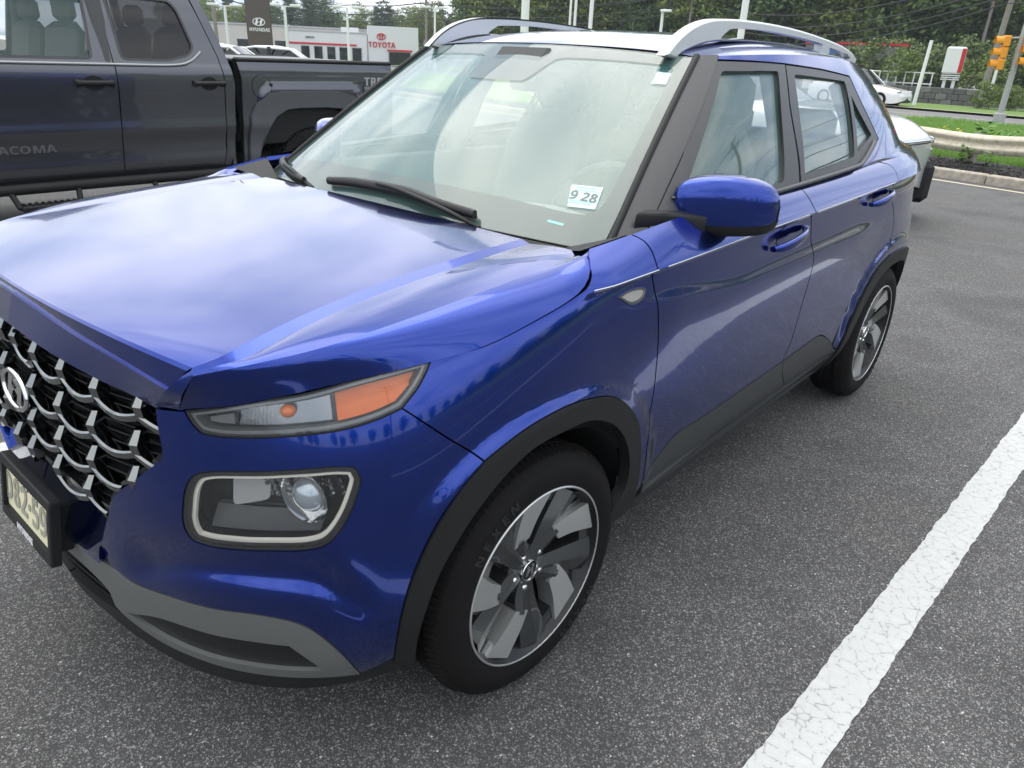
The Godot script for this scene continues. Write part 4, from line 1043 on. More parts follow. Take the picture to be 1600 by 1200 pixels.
func grille(car: Node3D) -> void:
	var b := SB.ev
	var gr := sub("grille", car)
	var outl := chain([poly2(P_GRILLE_BOT), poly2(P_GRILLE_SIDE), poly2(P_GRILLE_TOP)])
	put("backing", panel(b, outl, [], 0.15, 0.15, -0.06, 0.0, 0.0).both(), M.black_matte, gr)
	var ring := inset(b, outl, 0.010)
	put("surround", panel(b, inset(b, outl, -0.002), [clip_left(ring)], 0.12, 0.1, -0.012, 0.05, 0.0).both(), M.black_gloss, gr)
	# thin black bars behind the bright links
	for k in 14:
		var v := 3.25 + k * 0.19
		var band: Array = Geometry2D.intersect_polygons(PackedVector2Array([Vector2(0, v), Vector2(1.8, v), Vector2(1.8, v + 0.035), Vector2(0, v + 0.035)]), outl)
		for q in band:
			for s in [1, -1]: put("bar", sided(panel(b, q, [], 0.12, 0.05, -0.024, 0.014, 0.0), s), M.black_plastic, gr)
	# bright links: an upright blade at each node and a sagging arm to the next
	var blade := MB.new()
	blade_shape(blade)
	var bm := blade.mesh()
	for s in [1, -1]:
		for r in 4:
			for k in range(-1, 5):
				var x := 0.098 + k * 0.121 - 0.012 * r - (0.006 * r if r == 3 else 0.0)
				var y := 0.885 - r * 0.077 - 0.06 * x * x
				if s < 0 and x < 0.02: continue
				var uv := body_uv(x, y)
				if x < -0.06 or not Geometry2D.is_point_in_polygon(Vector2(maxf(uv.x, 0.001), uv.y), outl): continue
				var p := grille_point(x, y)
				var q := grille_point(x + 0.121, y - 0.006)
				if (Vector2(p.x / 0.085, (p.y - 0.78) / 0.06)).length() < 1.0: continue
				p.x *= s
				q.x *= s
				var o := put("blade", bm, M.satin_chrome, gr)
				o.position = p
				o.rotation.y = atan2(p.x * 0.32, 1.0)
				var uq := body_uv(absf(q.x), q.y)
				var arm := MB.new()
				var pts := []
				var f_end := 1.0
				while f_end > 0.15:
					var pe := p.lerp(q, f_end)
					if Geometry2D.is_point_in_polygon(body_uv(absf(pe.x), pe.y - 0.02), outl): break
					f_end -= 0.06
				for z in 9:
					var t := z / 8.0 * f_end
					pts.append(p.lerp(q, t) + Vector3(0, -0.016 - 0.016 * sin(PI * t), 0.004 * sin(PI * t)))
				ribbon(arm, pts, 0.016, 0.0135)
				put("arm", arm, M.satin_chrome, gr)
	# oval emblem
	var em := sub("emblem", gr, Vector3(0.004, 0.778, 0.757))
	em.rotation.x = -0.12
	var rim := []
	for k in 41:
		var a := TAU * k / 40
		rim.append(Vector3(cos(a) * 0.071, sin(a) * 0.040, 0.012))
	put("ring", ring_tube(rim, 0.0065), M.chrome, em)
	var ov := PackedVector2Array()
	for k in 40: ov.push_back(Vector2(cos(TAU * k / 40) * 0.069, sin(TAU * k / 40) * 0.038))
	put("disc", extrude(MB.new(), ov, 0.012, Vector3(0, 0, -0.006)), M.black_gloss, em)
	put("letter", extrude(MB.new(), slant_h(0.052, 0.030), 0.008, Vector3(0, 0, 0.006), Basis.IDENTITY, 0.0015), M.chrome, em)

func slant_h(w: float, h: float) -> PackedVector2Array:
	# a leaning H with a swept cross stroke
	var p := [[-1.0, -1.0], [-0.52, -1.0], [-0.26, -0.22], [0.02, -0.02], [0.30, -0.28], [0.10, -1.0], [0.58, -1.0], [1.0, 1.0], [0.52, 1.0], [0.26, 0.22], [-0.02, 0.02], [-0.30, 0.28], [-0.10, 1.0], [-0.58, 1.0]]
	var o := PackedVector2Array()
	for q in p: o.push_back(Vector2(q[0] * w, q[1] * h))
	return o

func ring_tube(path: Array, r: float) -> MB:
	return tube(MB.new(), path, r, 8, false)

func clip_left(p: PackedVector2Array) -> PackedVector2Array:
	# let the hole run past the centre line, so that the two halves join
	var o := PackedVector2Array()
	for q in p: o.push_back(Vector2(-0.1, q.y) if q.x < 0.09 else q)
	return o

func body_uv(x: float, y: float) -> Vector2:
	# where on the front of the body a point (x, y) lies
	var q := Vector2(x * 3.0, 3.0 + (y - 0.6) * 10.0)
	for k in 12:
		var p := SB.ev(q.x, q.y)
		var e := 0.02
		var du := (SB.ev(q.x + e, q.y) - p) / e
		var dv := (SB.ev(q.x, q.y + e) - p) / e
		var det := du.x * dv.y - du.y * dv.x
		if absf(det) < 1e-6: break
		var rx := absf(x) - p.x
		var ry := y - p.y
		q += Vector2((rx * dv.y - ry * dv.x) / det, (ry * du.x - rx * du.y) / det)
		q = q.clamp(Vector2.ZERO, Vector2(6, 8))
	return q

func grille_point(x: float, y: float) -> Vector3:
	var q := body_uv(x, y)
	var p := SB.ev(q.x, q.y)
	return Vector3(x, y, p.z - 0.008)

func blade_shape(mb: MB) -> void:
	# faceted upright, wide in the middle, chamfered towards its ends
	var yy := [-0.042, -0.020, 0.006, 0.030]
	var ww := [0.006, 0.0150, 0.0160, 0.009]
	var zz := [-0.012, 0.008, 0.012, -0.004]
	var rows := []
	for k in 4:
		rows.append([Vector3(-ww[k], yy[k], -0.02), Vector3(-ww[k], yy[k], zz[k] - 0.006), Vector3(0, yy[k], zz[k]), Vector3(ww[k], yy[k], zz[k] - 0.006), Vector3(ww[k], yy[k], -0.02)])
	for k in 3:
		for j in 4:
			mb.flat4(rows[k][j], rows[k][j + 1], rows[k + 1][j + 1], rows[k + 1][j], Vector3((j - 1.5) * 0.6, 0, 1))
	mb.flat4(rows[3][0], rows[3][1], rows[3][3], rows[3][4], Vector3.UP)
	mb.flat3(rows[3][1], rows[3][2], rows[3][3], Vector3.UP)

func ribbon(mb: MB, pts: Array, w: float, h: float) -> void:
	var rows := []
	for p in pts:
		rows.append([p + Vector3(0, h * 0.25, -w * 1.4), p + Vector3(0, h * 0.55, w * 0.25), p + Vector3(0, h * 0.3, w * 0.5), p + Vector3(0, -h * 0.6, w * 0.35), p + Vector3(0, -h * 0.7, -w * 1.4)])
	for j in 4:
		var st := []
		for r in rows: st.append([r[j], r[j + 1]])
		loft(mb, st, false, pts[pts.size() - 1].x > pts[0].x)

func headlamps(car: Node3D, s: int) -> void:
	var b := SB.ev
	# slim upper lamp
	var up := chain([poly2(P_LAMPU_TOP), poly2(P_LAMPU_RIGHT), poly2(P_LAMPU_BOT), poly2(P_LAMPU_LEFT)])
	var lamp := sub("turn_lamp", car)
	put("housing", sided(panel(b, up, [], 0.12, 0.12, -0.042, -0.036, 0.003), s), M.lamp_dark, lamp)
	put("bezel", sided(panel(b, inset(b, up, 0.003), [inset(b, up, 0.010)], 0.1, 0.08, -0.006, 0.03, 0.0), s), M.lamp_grey, lamp)
	var amber := clip_u(inset(b, up, 0.014), 3.72, 4.70)
	put("amber_reflector", sided(panel(b, amber, [], 0.012, 0.05, func(u, v): return -0.014 + 0.0016 * sin(u * 150.0) - 0.012 * sst(5.45, 5.5, v - 0.2 * (u - 4.2)), 0.02, 0.0), s), M.amber, lamp)
	var clear := clip_u(inset(b, up, 0.016), 2.5, 3.66)
	put("reflector", sided(panel(b, clear, [], 0.012, 0.05, func(u, v): return -0.026 - 0.012 * sst(5.3, 5.4, v - 0.25 * (u - 3.0)) + 0.004 * sin(u * 120.0), 0.02, 0.0), s), M.chrome_dull, lamp)
	var inner := clip_u(inset(b, up, 0.018), 2.15, 2.46)
	put("light_guide", sided(panel(b, inner, [], 0.06, 0.06, -0.02, 0.02, 0.0), s), M.lamp_grey, lamp)
	var ct := SB.ev(3.25, 5.42)
	var nn := nrm(b, 3.25, 5.42)
	ct -= nn * 0.02
	ct.x *= s
	put("bulb", ball(ct, Vector3(0.014, 0.012, 0.014)), M.amber_dark, lamp)
	put("lens", sided(panel(b, up, [], 0.06, 0.06, -0.001, 0.0, 0.0025), s), M.lens, lamp)
	put("gasket", sided(panel(b, inset(b, up, -0.001), [inset(b, up, 0.0045)], 0.06, 0.06, -0.0025, 0.02, 0.0), s), M.black_plastic, lamp)
	# main lamp, lower
	var lo := poly2(P_LAMPL)
	lo.remove_at(lo.size() - 1)
	var head := sub("headlamp", car)
	put("housing", sided(panel(b, lo, [], 0.12, 0.12, -0.085, -0.08, 0.002), s), M.lamp_dark, head)
	put("frame", sided(panel(b, inset(b, lo, 0.001), [inset(b, lo, 0.013)], 0.08, 0.08, -0.006, 0.03, 0.0), s), M.black_gloss, head)
	put("ring", sided(panel(b, inset(b, lo, 0.0125), [inset(b, lo, 0.0195)], 0.05, 0.05, -0.010, 0.007, 0.0), s), M.drl, head)
	# projector and bowl face the way the car does, not the skin of the lamp
	var pc := SB.ev(3.22, 3.88)
	pc = Vector3(pc.x - 0.025, pc.y, pc.z - 0.055)
	pc.x *= s
	var bas := Basis(Vector3.RIGHT, Vector3.BACK, Vector3.UP).rotated(Vector3.UP, 0.30 * s)
	var pr := lathe(MB.new(), [Vector2(0.052, 0.035), Vector2(0.050, 0.030), Vector2(0.044, 0.012), Vector2(0.037, 0.004), Vector2(0.036, 0.02), Vector2(0.034, 0.026)], pc, bas, 40)
	put("projector_rim", pr, M.chrome, head)
	put("projector_lens", lathe(MB.new(), [Vector2(0.034, 0.022), Vector2(0.030, 0.032), Vector2(0.020, 0.041), Vector2(0.009, 0.045), Vector2(0.0, 0.046)], pc, bas, 36), M.lens_bulb, head)
	# faceted reflector inboard of the projector
	var rf := MB.new()
	var pu := SB.ev(2.62, 4.05)
	for a in 9:
		for c in 7:
			var o := Vector3((pu.x - 0.025 + a * 0.012) * s, pu.y - 0.035 + c * 0.0125, pu.z - 0.055 - 0.05 * pow((a - 1.0) / 8.0, 2.0) - 0.01 * absf(c - 3) / 3.0 - a * 0.007)
			box(rf, o, Vector3(0.0115, 0.012, 0.012), 0.0035, Basis(Vector3.UP, -0.5 * s))
	put("reflector", rf, M.chrome_dull, head)
	put("bowl", sided(panel(b, round_poly(PackedVector2Array([Vector2(2.25, 3.62), Vector2(2.72, 3.72), Vector2(2.80, 4.18), Vector2(2.32, 4.14)]), 0.08), [], 0.08, 0.08, func(u, v): return -0.045 - 0.03 * (u - 2.25), 0.03, 0.0), s), M.lamp_silver, head)
	put("inner_step", sided(panel(b, PackedVector2Array([Vector2(1.95, 3.22), Vector2(3.35, 3.26), Vector2(3.5, 3.52), Vector2(1.95, 3.50)]), [], 0.1, 0.05, func(u, v): return -0.03 - 0.12 * (v - 3.22), 0.01, 0.0), s), M.lamp_grey, head)
	put("lens", sided(panel(b, lo, [], 0.08, 0.08, -0.001, 0.0, 0.003), s), M.lens, head)
	put("gasket", sided(panel(b, inset(b, lo, -0.0012), [inset(b, lo, 0.004)], 0.08, 0.08, -0.003, 0.02, 0.0), s), M.black_plastic, head)

func clip_u(p: PackedVector2Array, u0: float, u1: float) -> PackedVector2Array:
	var r: Array = Geometry2D.intersect_polygons(p, PackedVector2Array([Vector2(u0, -1), Vector2(u1, -1), Vector2(u1 + 0.18, 9), Vector2(u0 + 0.18, 9)]))
	var best: PackedVector2Array = r[0]
	for q in r:
		if q.size() > best.size(): best = q
	return best

func ball(c: Vector3, r: Vector3, seg := 16) -> MB:
	var rows := []
	for a in seg / 2 + 1:
		var th := PI * a / (seg / 2)
		var row := []
		for k in seg + 1:
			var ph := TAU * k / seg
			row.append(c + Vector3(r.x * sin(th) * cos(ph), r.y * cos(th), r.z * sin(th) * sin(ph)))
		rows.append(row)
	return loft(MB.new(), rows, true)

func plate(car: Node3D) -> void:
	var pl := sub("licence_plate", car, Vector3(0, 0.495, 0.80))
	pl.rotation.x = -0.16
	put("frame", extrude(MB.new(), rect(-0.158, -0.082, 0.158, 0.08, 0.01), 0.022, Vector3(0, 0, -0.012), Basis.IDENTITY, 0.003, [rect(-0.142, -0.054, 0.142, 0.055)]), M.black_plastic, pl)
	put("sheet", extrude(MB.new(), rect(-0.150, -0.072, 0.150, 0.072, 0.01), 0.003, Vector3(0, 0, -0.003)), M.plate, pl)
	var t := put("number", text_mesh("D82·59S", 0.062, 0.001), M.plate_ink, pl)
	t.position = Vector3(0, -0.002, 0.0015)
	t.scale = Vector3(1.0, 1.15, 1.0)
	var t2 := put("top_line", text_mesh("New Jersey", 0.017, 0.0006, "Droid Serif"), M.plate_dark, pl)
	t2.position = Vector3(0, 0.046, 0.0012)
	var t3 := put("frame_lettering", text_mesh("HYUNDAI", 0.016, 0.001), M.white_paint, pl)
	t3.position = Vector3(0, -0.067, 0.0112)
	put("holder", box(MB.new(), Vector3(0, 0, -0.03), Vector3(0.28, 0.12, 0.035), 0.006), M.black_plastic, pl)

func side(car: Node3D, s: int) -> void:
	var b := SB.ev
	var g := SG.ev
	var du := 0.11
	var dv := 0.0625
	# fender
	var fe := chain([poly2(P_SEAM_BF), poly2(P_ARCH_REAR), PackedVector2Array([Vector2(7.90, 0.5)]), rev(poly2(P_DOOR_F)), PackedVector2Array([Vector2(7.2, 8.0)]), rev(poly2(P_HS)), poly2(P_LAMPU_RIGHT)])
	var fender := put("front_fender", sided(panel(b, fe, [], du, dv), s), M.blue, car)
	var sg := poly2(P_SIG)
	sg.remove_at(sg.size() - 1)
	var mk := sub("side_marker", car)
	put("bezel", sided(panel(b, inset(b, sg, -0.002), [inset(b, sg, 0.003)], 0.06, 0.06, 0.004, 0.008, 0.0), s), M.chrome_dull, mk)
	put("amber_core", sided(panel(b, inset(b, sg, 0.004), [], 0.06, 0.06, 0.001, 0.004, 0.0), s), M.marker, mk)
	put("lens", sided(panel(b, inset(b, sg, 0.002), [], 0.06, 0.06, 0.006, 0.0, 0.0), s), M.lens, mk)
	# doors
	var fd := chain([poly2(P_DOOR_F), poly2(P_CLAD_TOP), rev(poly2(P_DOOR_S)), PackedVector2Array([Vector2(7.66, 8.0)])])
	var door1 := put("front_door", sided(panel(b, fd, [], du, dv, 0.0, 0.014, 0.003), s), M.blue, car)
	var rd := chain([poly2(P_DOOR_S), poly2(P_CLAD_TOP2), poly2(P_CLAD_END), cut_v(poly2(P_RARCH_O), 0.5, 12.9), rev(poly2(P_RDOOR_REAR))])
	var door2 := put("rear_door", sided(panel(b, rd, [], du, dv, 0.0, 0.014, 0.003), s), M.blue, car)
	var c1 := chain([poly2(P_CLAD_TOP), poly2(P_DOOR_S2), PackedVector2Array([Vector2(9.2, 0.5), Vector2(8.0, 0.5)])])
	put("sill_cladding", sided(panel(b, c1, [], 0.2, 0.12, 0.004, 0.02), s), M.grey_plastic, door1)
	var c2 := chain([poly2(P_CLAD_TOP2), poly2(P_CLAD_END), PackedVector2Array([Vector2(11.9, 0.5)]), rev(poly2(P_DOOR_S2))])
	put("sill_cladding", sided(panel(b, c2, [], 0.2, 0.12, 0.004, 0.02), s), M.grey_plastic, door2)
	put("sill", sided(panel(b, PackedVector2Array([Vector2(7.4, 0), Vector2(12.15, 0), Vector2(12.05, 0.5), Vector2(7.42, 0.5)]), [], 0.3, 0.12, 0.0, 0.02), s), M.black_plastic, car)
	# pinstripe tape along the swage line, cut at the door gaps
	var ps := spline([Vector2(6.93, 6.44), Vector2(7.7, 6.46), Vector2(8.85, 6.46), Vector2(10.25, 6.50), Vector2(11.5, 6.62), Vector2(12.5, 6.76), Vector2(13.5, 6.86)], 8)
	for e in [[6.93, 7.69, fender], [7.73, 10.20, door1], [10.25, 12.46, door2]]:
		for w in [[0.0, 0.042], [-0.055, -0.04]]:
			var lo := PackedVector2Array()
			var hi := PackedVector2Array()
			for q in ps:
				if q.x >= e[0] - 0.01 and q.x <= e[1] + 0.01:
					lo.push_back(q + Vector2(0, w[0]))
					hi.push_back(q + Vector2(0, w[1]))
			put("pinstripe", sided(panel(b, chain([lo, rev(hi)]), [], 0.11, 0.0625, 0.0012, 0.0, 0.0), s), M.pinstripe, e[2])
	handle(door1, 9.80, 5.62, 0.255, s)
	handle(door2, 12.05, 5.95, 0.235, s)
	# rear quarter and rear end
	var q := chain([poly2(P_RDOOR_REAR), cut_v2(poly2(P_RARCH_O), 12.9, 14.9), PackedVector2Array([Vector2(15.6, 2.4), Vector2(16.0, 8.0)])])
	put("rear_quarter", sided(panel(b, q, [], 0.13, 0.12), s), M.blue, car)
	var tl := PackedVector2Array([Vector2(15.75, 5.4), Vector2(16.7, 5.2), Vector2(16.7, 7.4), Vector2(15.75, 7.2)])
	put("tail_lamp", sided(panel(b, tl, [], 0.15, 0.15, 0.006, 0.02), s), M.red_lens, car)
	# wheel arch trims
	var ao := chain([poly2(P_ARCH_FRONT), poly2(P_ARCH_REAR)])
	var arch := chain([PackedVector2Array([Vector2(3.98, 0.55)]), ao, PackedVector2Array([Vector2(7.9, 0.0)]), rev(poly2(P_ARCHI))])
	put("arch_trim", sided(panel(b, arch, [], 0.09, 0.09, 0.007, 0.03, 0.0005), s), M.black_plastic, car)
	var ra := chain([poly2(P_RARCH_O), rev(poly2(P_RARCH_I))])
	put("arch_trim", sided(panel(b, ra, [], 0.09, 0.09, 0.007, 0.03, 0.0005), s), M.black_plastic, car)
	# wheel wells
	for zc in [0.0, -2.52]:
		var wl := MB.new()
		var rows := []
		for k in 25:
			var a := PI * k / 24.0
			var yy := 0.34 + sin(a) * 0.37
			rows.append([Vector3(0.80 + 0.065 * sin(a), yy - 0.005, zc + cos(a) * 0.40), Vector3(0.55, yy, zc + cos(a) * 0.40)])
		loft(wl, rows)
		for k in 24: wl.flat3(Vector3(0.55, 0.31, zc), rows[k][1], rows[k + 1][1], Vector3.RIGHT)
		put("wheel_well", sided(wl, s), M.black_matte, car)

func cut_v(p: PackedVector2Array, vmin: float, umax: float) -> PackedVector2Array:
	var o := PackedVector2Array()
	for q in p:
		if q.y >= vmin and q.x <= umax: o.push_back(q)
	return o

func cut_v2(p: PackedVector2Array, umin: float, umax: float) -> PackedVector2Array:
	var o := PackedVector2Array()
	for q in p:
		if q.x >= umin and q.x <= umax and q.y > 2.0: o.push_back(q)
	return o

func handle(door: Node3D, u: float, v: float, len: float, s: int) -> void:
	var b := SB.ev
	var p := SB.ev(u, v)
	var n := nrm(b, u, v)
	var m := metric(b, Vector2(u, v))
	var ex := (SB.ev(u + 0.1, v) - SB.ev(u - 0.1, v)).normalized()
	ex = (ex + Vector3(0, 0.12, 0)).normalized()
	var ey := n.cross(ex).normalized()
	if ey.y < 0: ey = -ey
	# cup
	var hd := sub("door_handle", door)
	var cup := PackedVector2Array()
	for k in 24: cup.push_back(Vector2(cos(TAU * k / 24) * len * 0.30, sin(TAU * k / 24) * 0.036))
	var mbc := MB.new()
	var rows := []
	for r in 6:
		var f := 1.0 - r / 5.0
		var row := []
		for k in 25:
			var a := TAU * k / 24
			row.append(p + ex * cos(a) * len * 0.32 * f + ey * (sin(a) * 0.036 * f + 0.006) + n * (0.0015 + 0.002 * (1 - f)))
		rows.append(row)
	loft(mbc, rows, true)
	put("cup", sided(mbc, s), M.blue_dark, hd)
	# grip: a bowed bar
	var gr := MB.new()
	var rr := []
	for k in 21:
		var t := k / 20.0
		var o := p + ex * (t - 0.5) * len + n * (0.012 + 0.030 * pow(sin(PI * clampf(t * 1.12 - 0.02, 0, 1)), 0.5)) - ey * 0.004
		var h := 0.015 * pow(sin(PI * clampf(t * 0.96 + 0.02, 0, 1)), 0.3) + 0.002
		var d := 0.010
		var row := []
		for z in 13:
			var a := TAU * z / 12
			row.append(o + ey * h * signf(sin(a)) * pow(absf(sin(a)), 0.7) + n * d * signf(cos(a)) * pow(absf(cos(a)), 0.8))
		rr.append(row)
	loft(gr, rr, true, true)
	for e in [0, 20]:
		var c := Vector3.ZERO
		for z in 12: c += rr[e][z] / 12.0
		for z in 12: gr.flat3(c, rr[e][z], rr[e][z + 1], ex * (-1 if e == 0 else 1))
	put("grip", sided(gr, s), M.blue, hd)

func glasshouse(car: Node3D) -> void:
	var g := SG.ev
	var w := SW.ev
	# windscreen
	var ws := sub("windscreen", car)
	var full := PackedVector2Array()
	for k in 31: full.push_back(Vector2(6.0 * k / 30.0, 0.0))
	for k in range(1, 13): full.push_back(Vector2(6.0, k / 12.0))
	for k in range(29, -1, -1): full.push_back(Vector2(6.0 * k / 30.0, 1.0))
	for k in range(11, 0, -1): full.push_back(Vector2(0.0, k / 12.0))
	put("glass", panel(w, full, [], 0.12, 0.05, 0.0, 0.0, 0.002), M.windscreen, ws)
	put("inner_surface", panel(w, full, [], 0.12, 0.05, -0.008, 0.0, 0.004), M.windscreen, ws)
	var half := [[3.0, .150], [3.6, .152], [4.2, .152], [5.0, .146], [5.6, .135], [5.76, .140], [5.84, .175], [5.86, .3], [5.868, .52], [5.866, .86], [5.85, .915], [5.75, .937], [5.05, .932], [4.1, .918], [3.92, .90], [3.72, .76], [3.66, .742], [3.0, .735]]
	var cl := PackedVector2Array()
	for q in half: cl.push_back(Vector2(q[0], q[1]))
	for k in range(half.size() - 2, 0, -1): cl.push_back(Vector2(6.0 - half[k][0], half[k][1]))
	cl = round_poly(cl, 0.035, 3)
	put("black_border", panel(w, full, [cl], 0.1, 0.04, -0.004, 0.0, 0.003), M.frit, ws)
	put("sensor_cover", panel(w, PackedVector2Array([Vector2(2.35, .742), Vector2(2.72, .742), Vector2(2.72, .80), Vector2(2.42, .80)]), [], 0.1, 0.04, -0.006, 0.0, 0.0), M.lens_dark, ws)
	var stk := put("inspection_sticker", panel(w, PackedVector2Array([Vector2(5.503, .255), Vector2(5.78, .268), Vector2(5.80, .170), Vector2(5.57, .161)]), [], 0.1, 0.05, -0.003, 0.0, 0.0), M.sticker, ws)
	tag(stk, "pale sticker with the figures 9 28")
	for q in [["9", 5.575, .212, 0.030], ["28", 5.715, .212, 0.030]]:
		var p := SW.ev(q[1], q[2])
		var n := nrm(w, q[1], q[2])
		var e := (SW.ev(q[1] + 0.05, q[2]) - SW.ev(q[1] - 0.05, q[2])).normalized()
		var o := put("figure", text_mesh(q[0], q[3], 0.0006), M.ink, stk)
		o.transform = Transform3D(Basis(e, n.cross(e), n), p - n * 0.002)
	for k in 4:
		var v := .246 - k * .012 if k < 2 else .186 - (k - 2) * .010
		var o := panel(w, PackedVector2Array([Vector2(5.56, v), Vector2(5.75, v + .006), Vector2(5.75, v + .0105), Vector2(5.56, v + .0045)]), [], 0.1, 0.05, -0.0024, 0.0, 0.0)
		put("print_line", o, M.sticker_print, stk)
	put("paper_tag", panel(w, PackedVector2Array([Vector2(5.695, .89), Vector2(5.84, .888), Vector2(5.85, .822), Vector2(5.70, .816)]), [], 0.1, 0.05, -0.003, 0.0, 0.0), M.sticker, ws)
	put("number_slot", panel(w, PackedVector2Array([Vector2(5.47, .092), Vector2(5.62, .088), Vector2(5.62, .078), Vector2(5.47, .082)]), [], 0.1, 0.05, -0.003, 0.0, 0.0), M.sticker_print, ws)
	for s in [1, -1]:
		var sl := []
		for k in 17: sl.append(SW.ev(6.0 if s > 0 else 0.0, k / 16.0) + Vector3(0.004 * s, 0.002, 0))
		put("screen_seal", tube(MB.new(), sl, 0.0105, 8), M.black_plastic, car)
	# sides
	for s in [1, -1]:
		var ap := PackedVector2Array([Vector2(0, 0.0), Vector2(0.30, 0.0), Vector2(0.319, 0.19), Vector2(0.322, 1.5), Vector2(0.328, 2.954), Vector2(0.32, 3.0), Vector2(0, 3.0)])
		put("pillar_trim", sided(panel(g, ap, [], 0.05, 0.15, 0.005, 0.02, 0.0), s), M.pillar, car)
		var g1 := poly2(P_GF)
		g1 = PackedVector2Array([Vector2(0.452, 2.821), Vector2(1.694, 2.775), Vector2(2.231, 0.345), Vector2(0.70, 0.36), Vector2(0.56, 0.47)])
		g1 = round_poly(g1, 0.05, 3)
		var f1 := PackedVector2Array([Vector2(0.328, 2.954), Vector2(1.0, 2.92), Vector2(1.885, 2.875), Vector2(2.03, 2.2), Vector2(2.28, 1.3), Vector2(2.571, 0.235), Vector2(0.9, 0.24), Vector2(0.5, 0.20), Vector2(0.319, 0.15), Vector2(0.322, 1.5)])
		put("front_window_frame", sided(panel(g, f1, [g1], 0.10, 0.12, 0.0, 0.014), s), M.frame_black, car)
		var w_g1 := put("front_window", sided(panel(g, inset(g, g1, -0.006), [], 0.2, 0.2, -0.010, 0.0, 0.0), s), M.side_glass, car)
		put("inner_surface", sided(panel(g, inset(g, g1, -0.006), [], 0.2, 0.2, -0.0145, 0.0, 0.0), s), M.side_glass, w_g1)
		var g2 := round_poly(PackedVector2Array([Vector2(2.147, 2.723), Vector2(3.774, 2.60), Vector2(3.873, 0.44), Vector2(2.65, 0.37)]), 0.06, 3)
		var g3 := round_poly(PackedVector2Array([Vector2(3.90, 2.30), Vector2(3.975, 0.50), Vector2(4.50, 0.90)]), 0.05, 3)
		var f2 := PackedVector2Array([Vector2(1.905, 2.872), Vector2(3.0, 2.80), Vector2(4.03, 2.70), Vector2(4.40, 1.75), Vector2(4.78, 0.70), Vector2(4.45, 0.46), Vector2(4.07, 0.30), Vector2(3.9, 0.24), Vector2(2.60, 0.235), Vector2(2.30, 1.3), Vector2(2.05, 2.2)])
		put("rear_window_frame", sided(panel(g, f2, [g2, g3], 0.10, 0.12, 0.0, 0.014), s), M.frame_black, car)
		var w_g2 := put("rear_window", sided(panel(g, inset(g, g2, -0.006), [], 0.2, 0.2, -0.010, 0.0, 0.0), s), M.side_glass, car)
		put("inner_surface", sided(panel(g, inset(g, g2, -0.006), [], 0.2, 0.2, -0.0145, 0.0, 0.0), s), M.side_glass, w_g2)
		var w_g3 := put("quarter_window", sided(panel(g, inset(g, g3, -0.006), [], 0.2, 0.2, -0.010, 0.0, 0.0), s), M.side_glass, car)
		put("inner_surface", sided(panel(g, inset(g, g3, -0.006), [], 0.2, 0.2, -0.0145, 0.0, 0.0), s), M.side_glass, w_g3)
		# belt moulding
		var bm := MB.new()
		var pts := []
		for k in 31:
			var u := lerpf(0.62, 4.55, k / 30.0)
			var vv := 0.245 if u < 4.0 else 0.245 + 0.55 * pow((u - 4.0) / 0.55, 1.4) * 0.75
			var p := SG.ev(u, vv)
			pts.append(Vector3(p.x * s, p.y, p.z) + Vector3(0.004 * s, 0, 0))
		tube(bm, pts, 0.011, 8, true, 0.7)
		put("belt_moulding", bm, M.frame_black, car)
		var rs := PackedVector2Array([Vector2(0.335, 2.957), Vector2(1.0, 2.925), Vector2(1.895, 2.878), Vector2(3.0, 2.805), Vector2(4.04, 2.705), Vector2(4.02, 3.0), Vector2(0.335, 3.0)])
		put("roof_side", sided(panel(g, rs, [], 0.12, 0.1, 0.002, 0.012, 0.001), s), M.blue, car)
		# blue rear pillar
		var dp := PackedVector2Array([Vector2(4.05, 2.72), Vector2(4.42, 1.75), Vector2(4.80, 0.70), Vector2(4.47, 0.44), Vector2(4.10, 0.28), Vector2(3.95, 0.20), Vector2(7.0, 0.15), Vector2(7.0, 3.0), Vector2(4.0, 3.0)])
		put("rear_pillar", sided(panel(g, dp, [], 0.12, 0.12, 0.0, 0.012, 0.001), s), M.blue, car)
	# roof
	var rows := []
	var zs := [-0.905, -1.03, -1.20, -1.45, -1.72, -2.0, -2.22, -2.42, -2.60, -2.80]
	var yc := [1.518, 1.552, 1.574, 1.586, 1.586, 1.578, 1.566, 1.548, 1.525, 1.49]
	var xe := [.567, .612, .637, .648, .65, .645, .625, .585, .53, .42]
	var ye := [1.496, 1.503, 1.512, 1.52, 1.523, 1.52, 1.508, 1.49, 1.47, 1.45]
	var ze := [-.965, -1.05, -1.22, -1.45, -1.72, -2.0, -2.22, -2.42, -2.60, -2.80]
	var fx := [0.0, 0.3, 0.6, 0.80, 0.93, 1.0]
	var fy := [0.0, 0.05, 0.22, 0.46, 0.72, 1.0]
	for k in 10:
		var row := []
		for q in range(5, -6, -1):
			var a := absi(q)
			var sg := -1.0 if q > 0 else 1.0
			row.append_array([sg * xe[k] * fx[a], lerpf(yc[k], ye[k], fy[a]), lerpf(zs[k], ze[k], fx[a] * fx[a])])
		rows.append(row)
	SR = BSurf.new(rows)
	put("roof", panel(SR.ev, rect(0.0, 0.02, 8.0, 7.0), [], 0.12, 0.12, 0.0, 0.02, 0.001), M.blue, car)
	# shoulder between the rear pillar and the quarter panel
	for s in [1, -1]:
		var h0 := []
		var h1 := []
		for k in 17:
			var t := k / 16.0
			h0.append(SB.ev(lerpf(12.0, 16.3, t), 7.98))
			h1.append(SG.ev(lerpf(3.9, 7.0, t), 0.18) + Vector3(-0.004, 0.006, 0))
		put("shoulder", sided(loft(MB.new(), [h0, h1], false, false), s), M.blue, car)
	rails(car)
	# rear of the car: tailgate and window
	var tg := MB.new()
	var rr := []
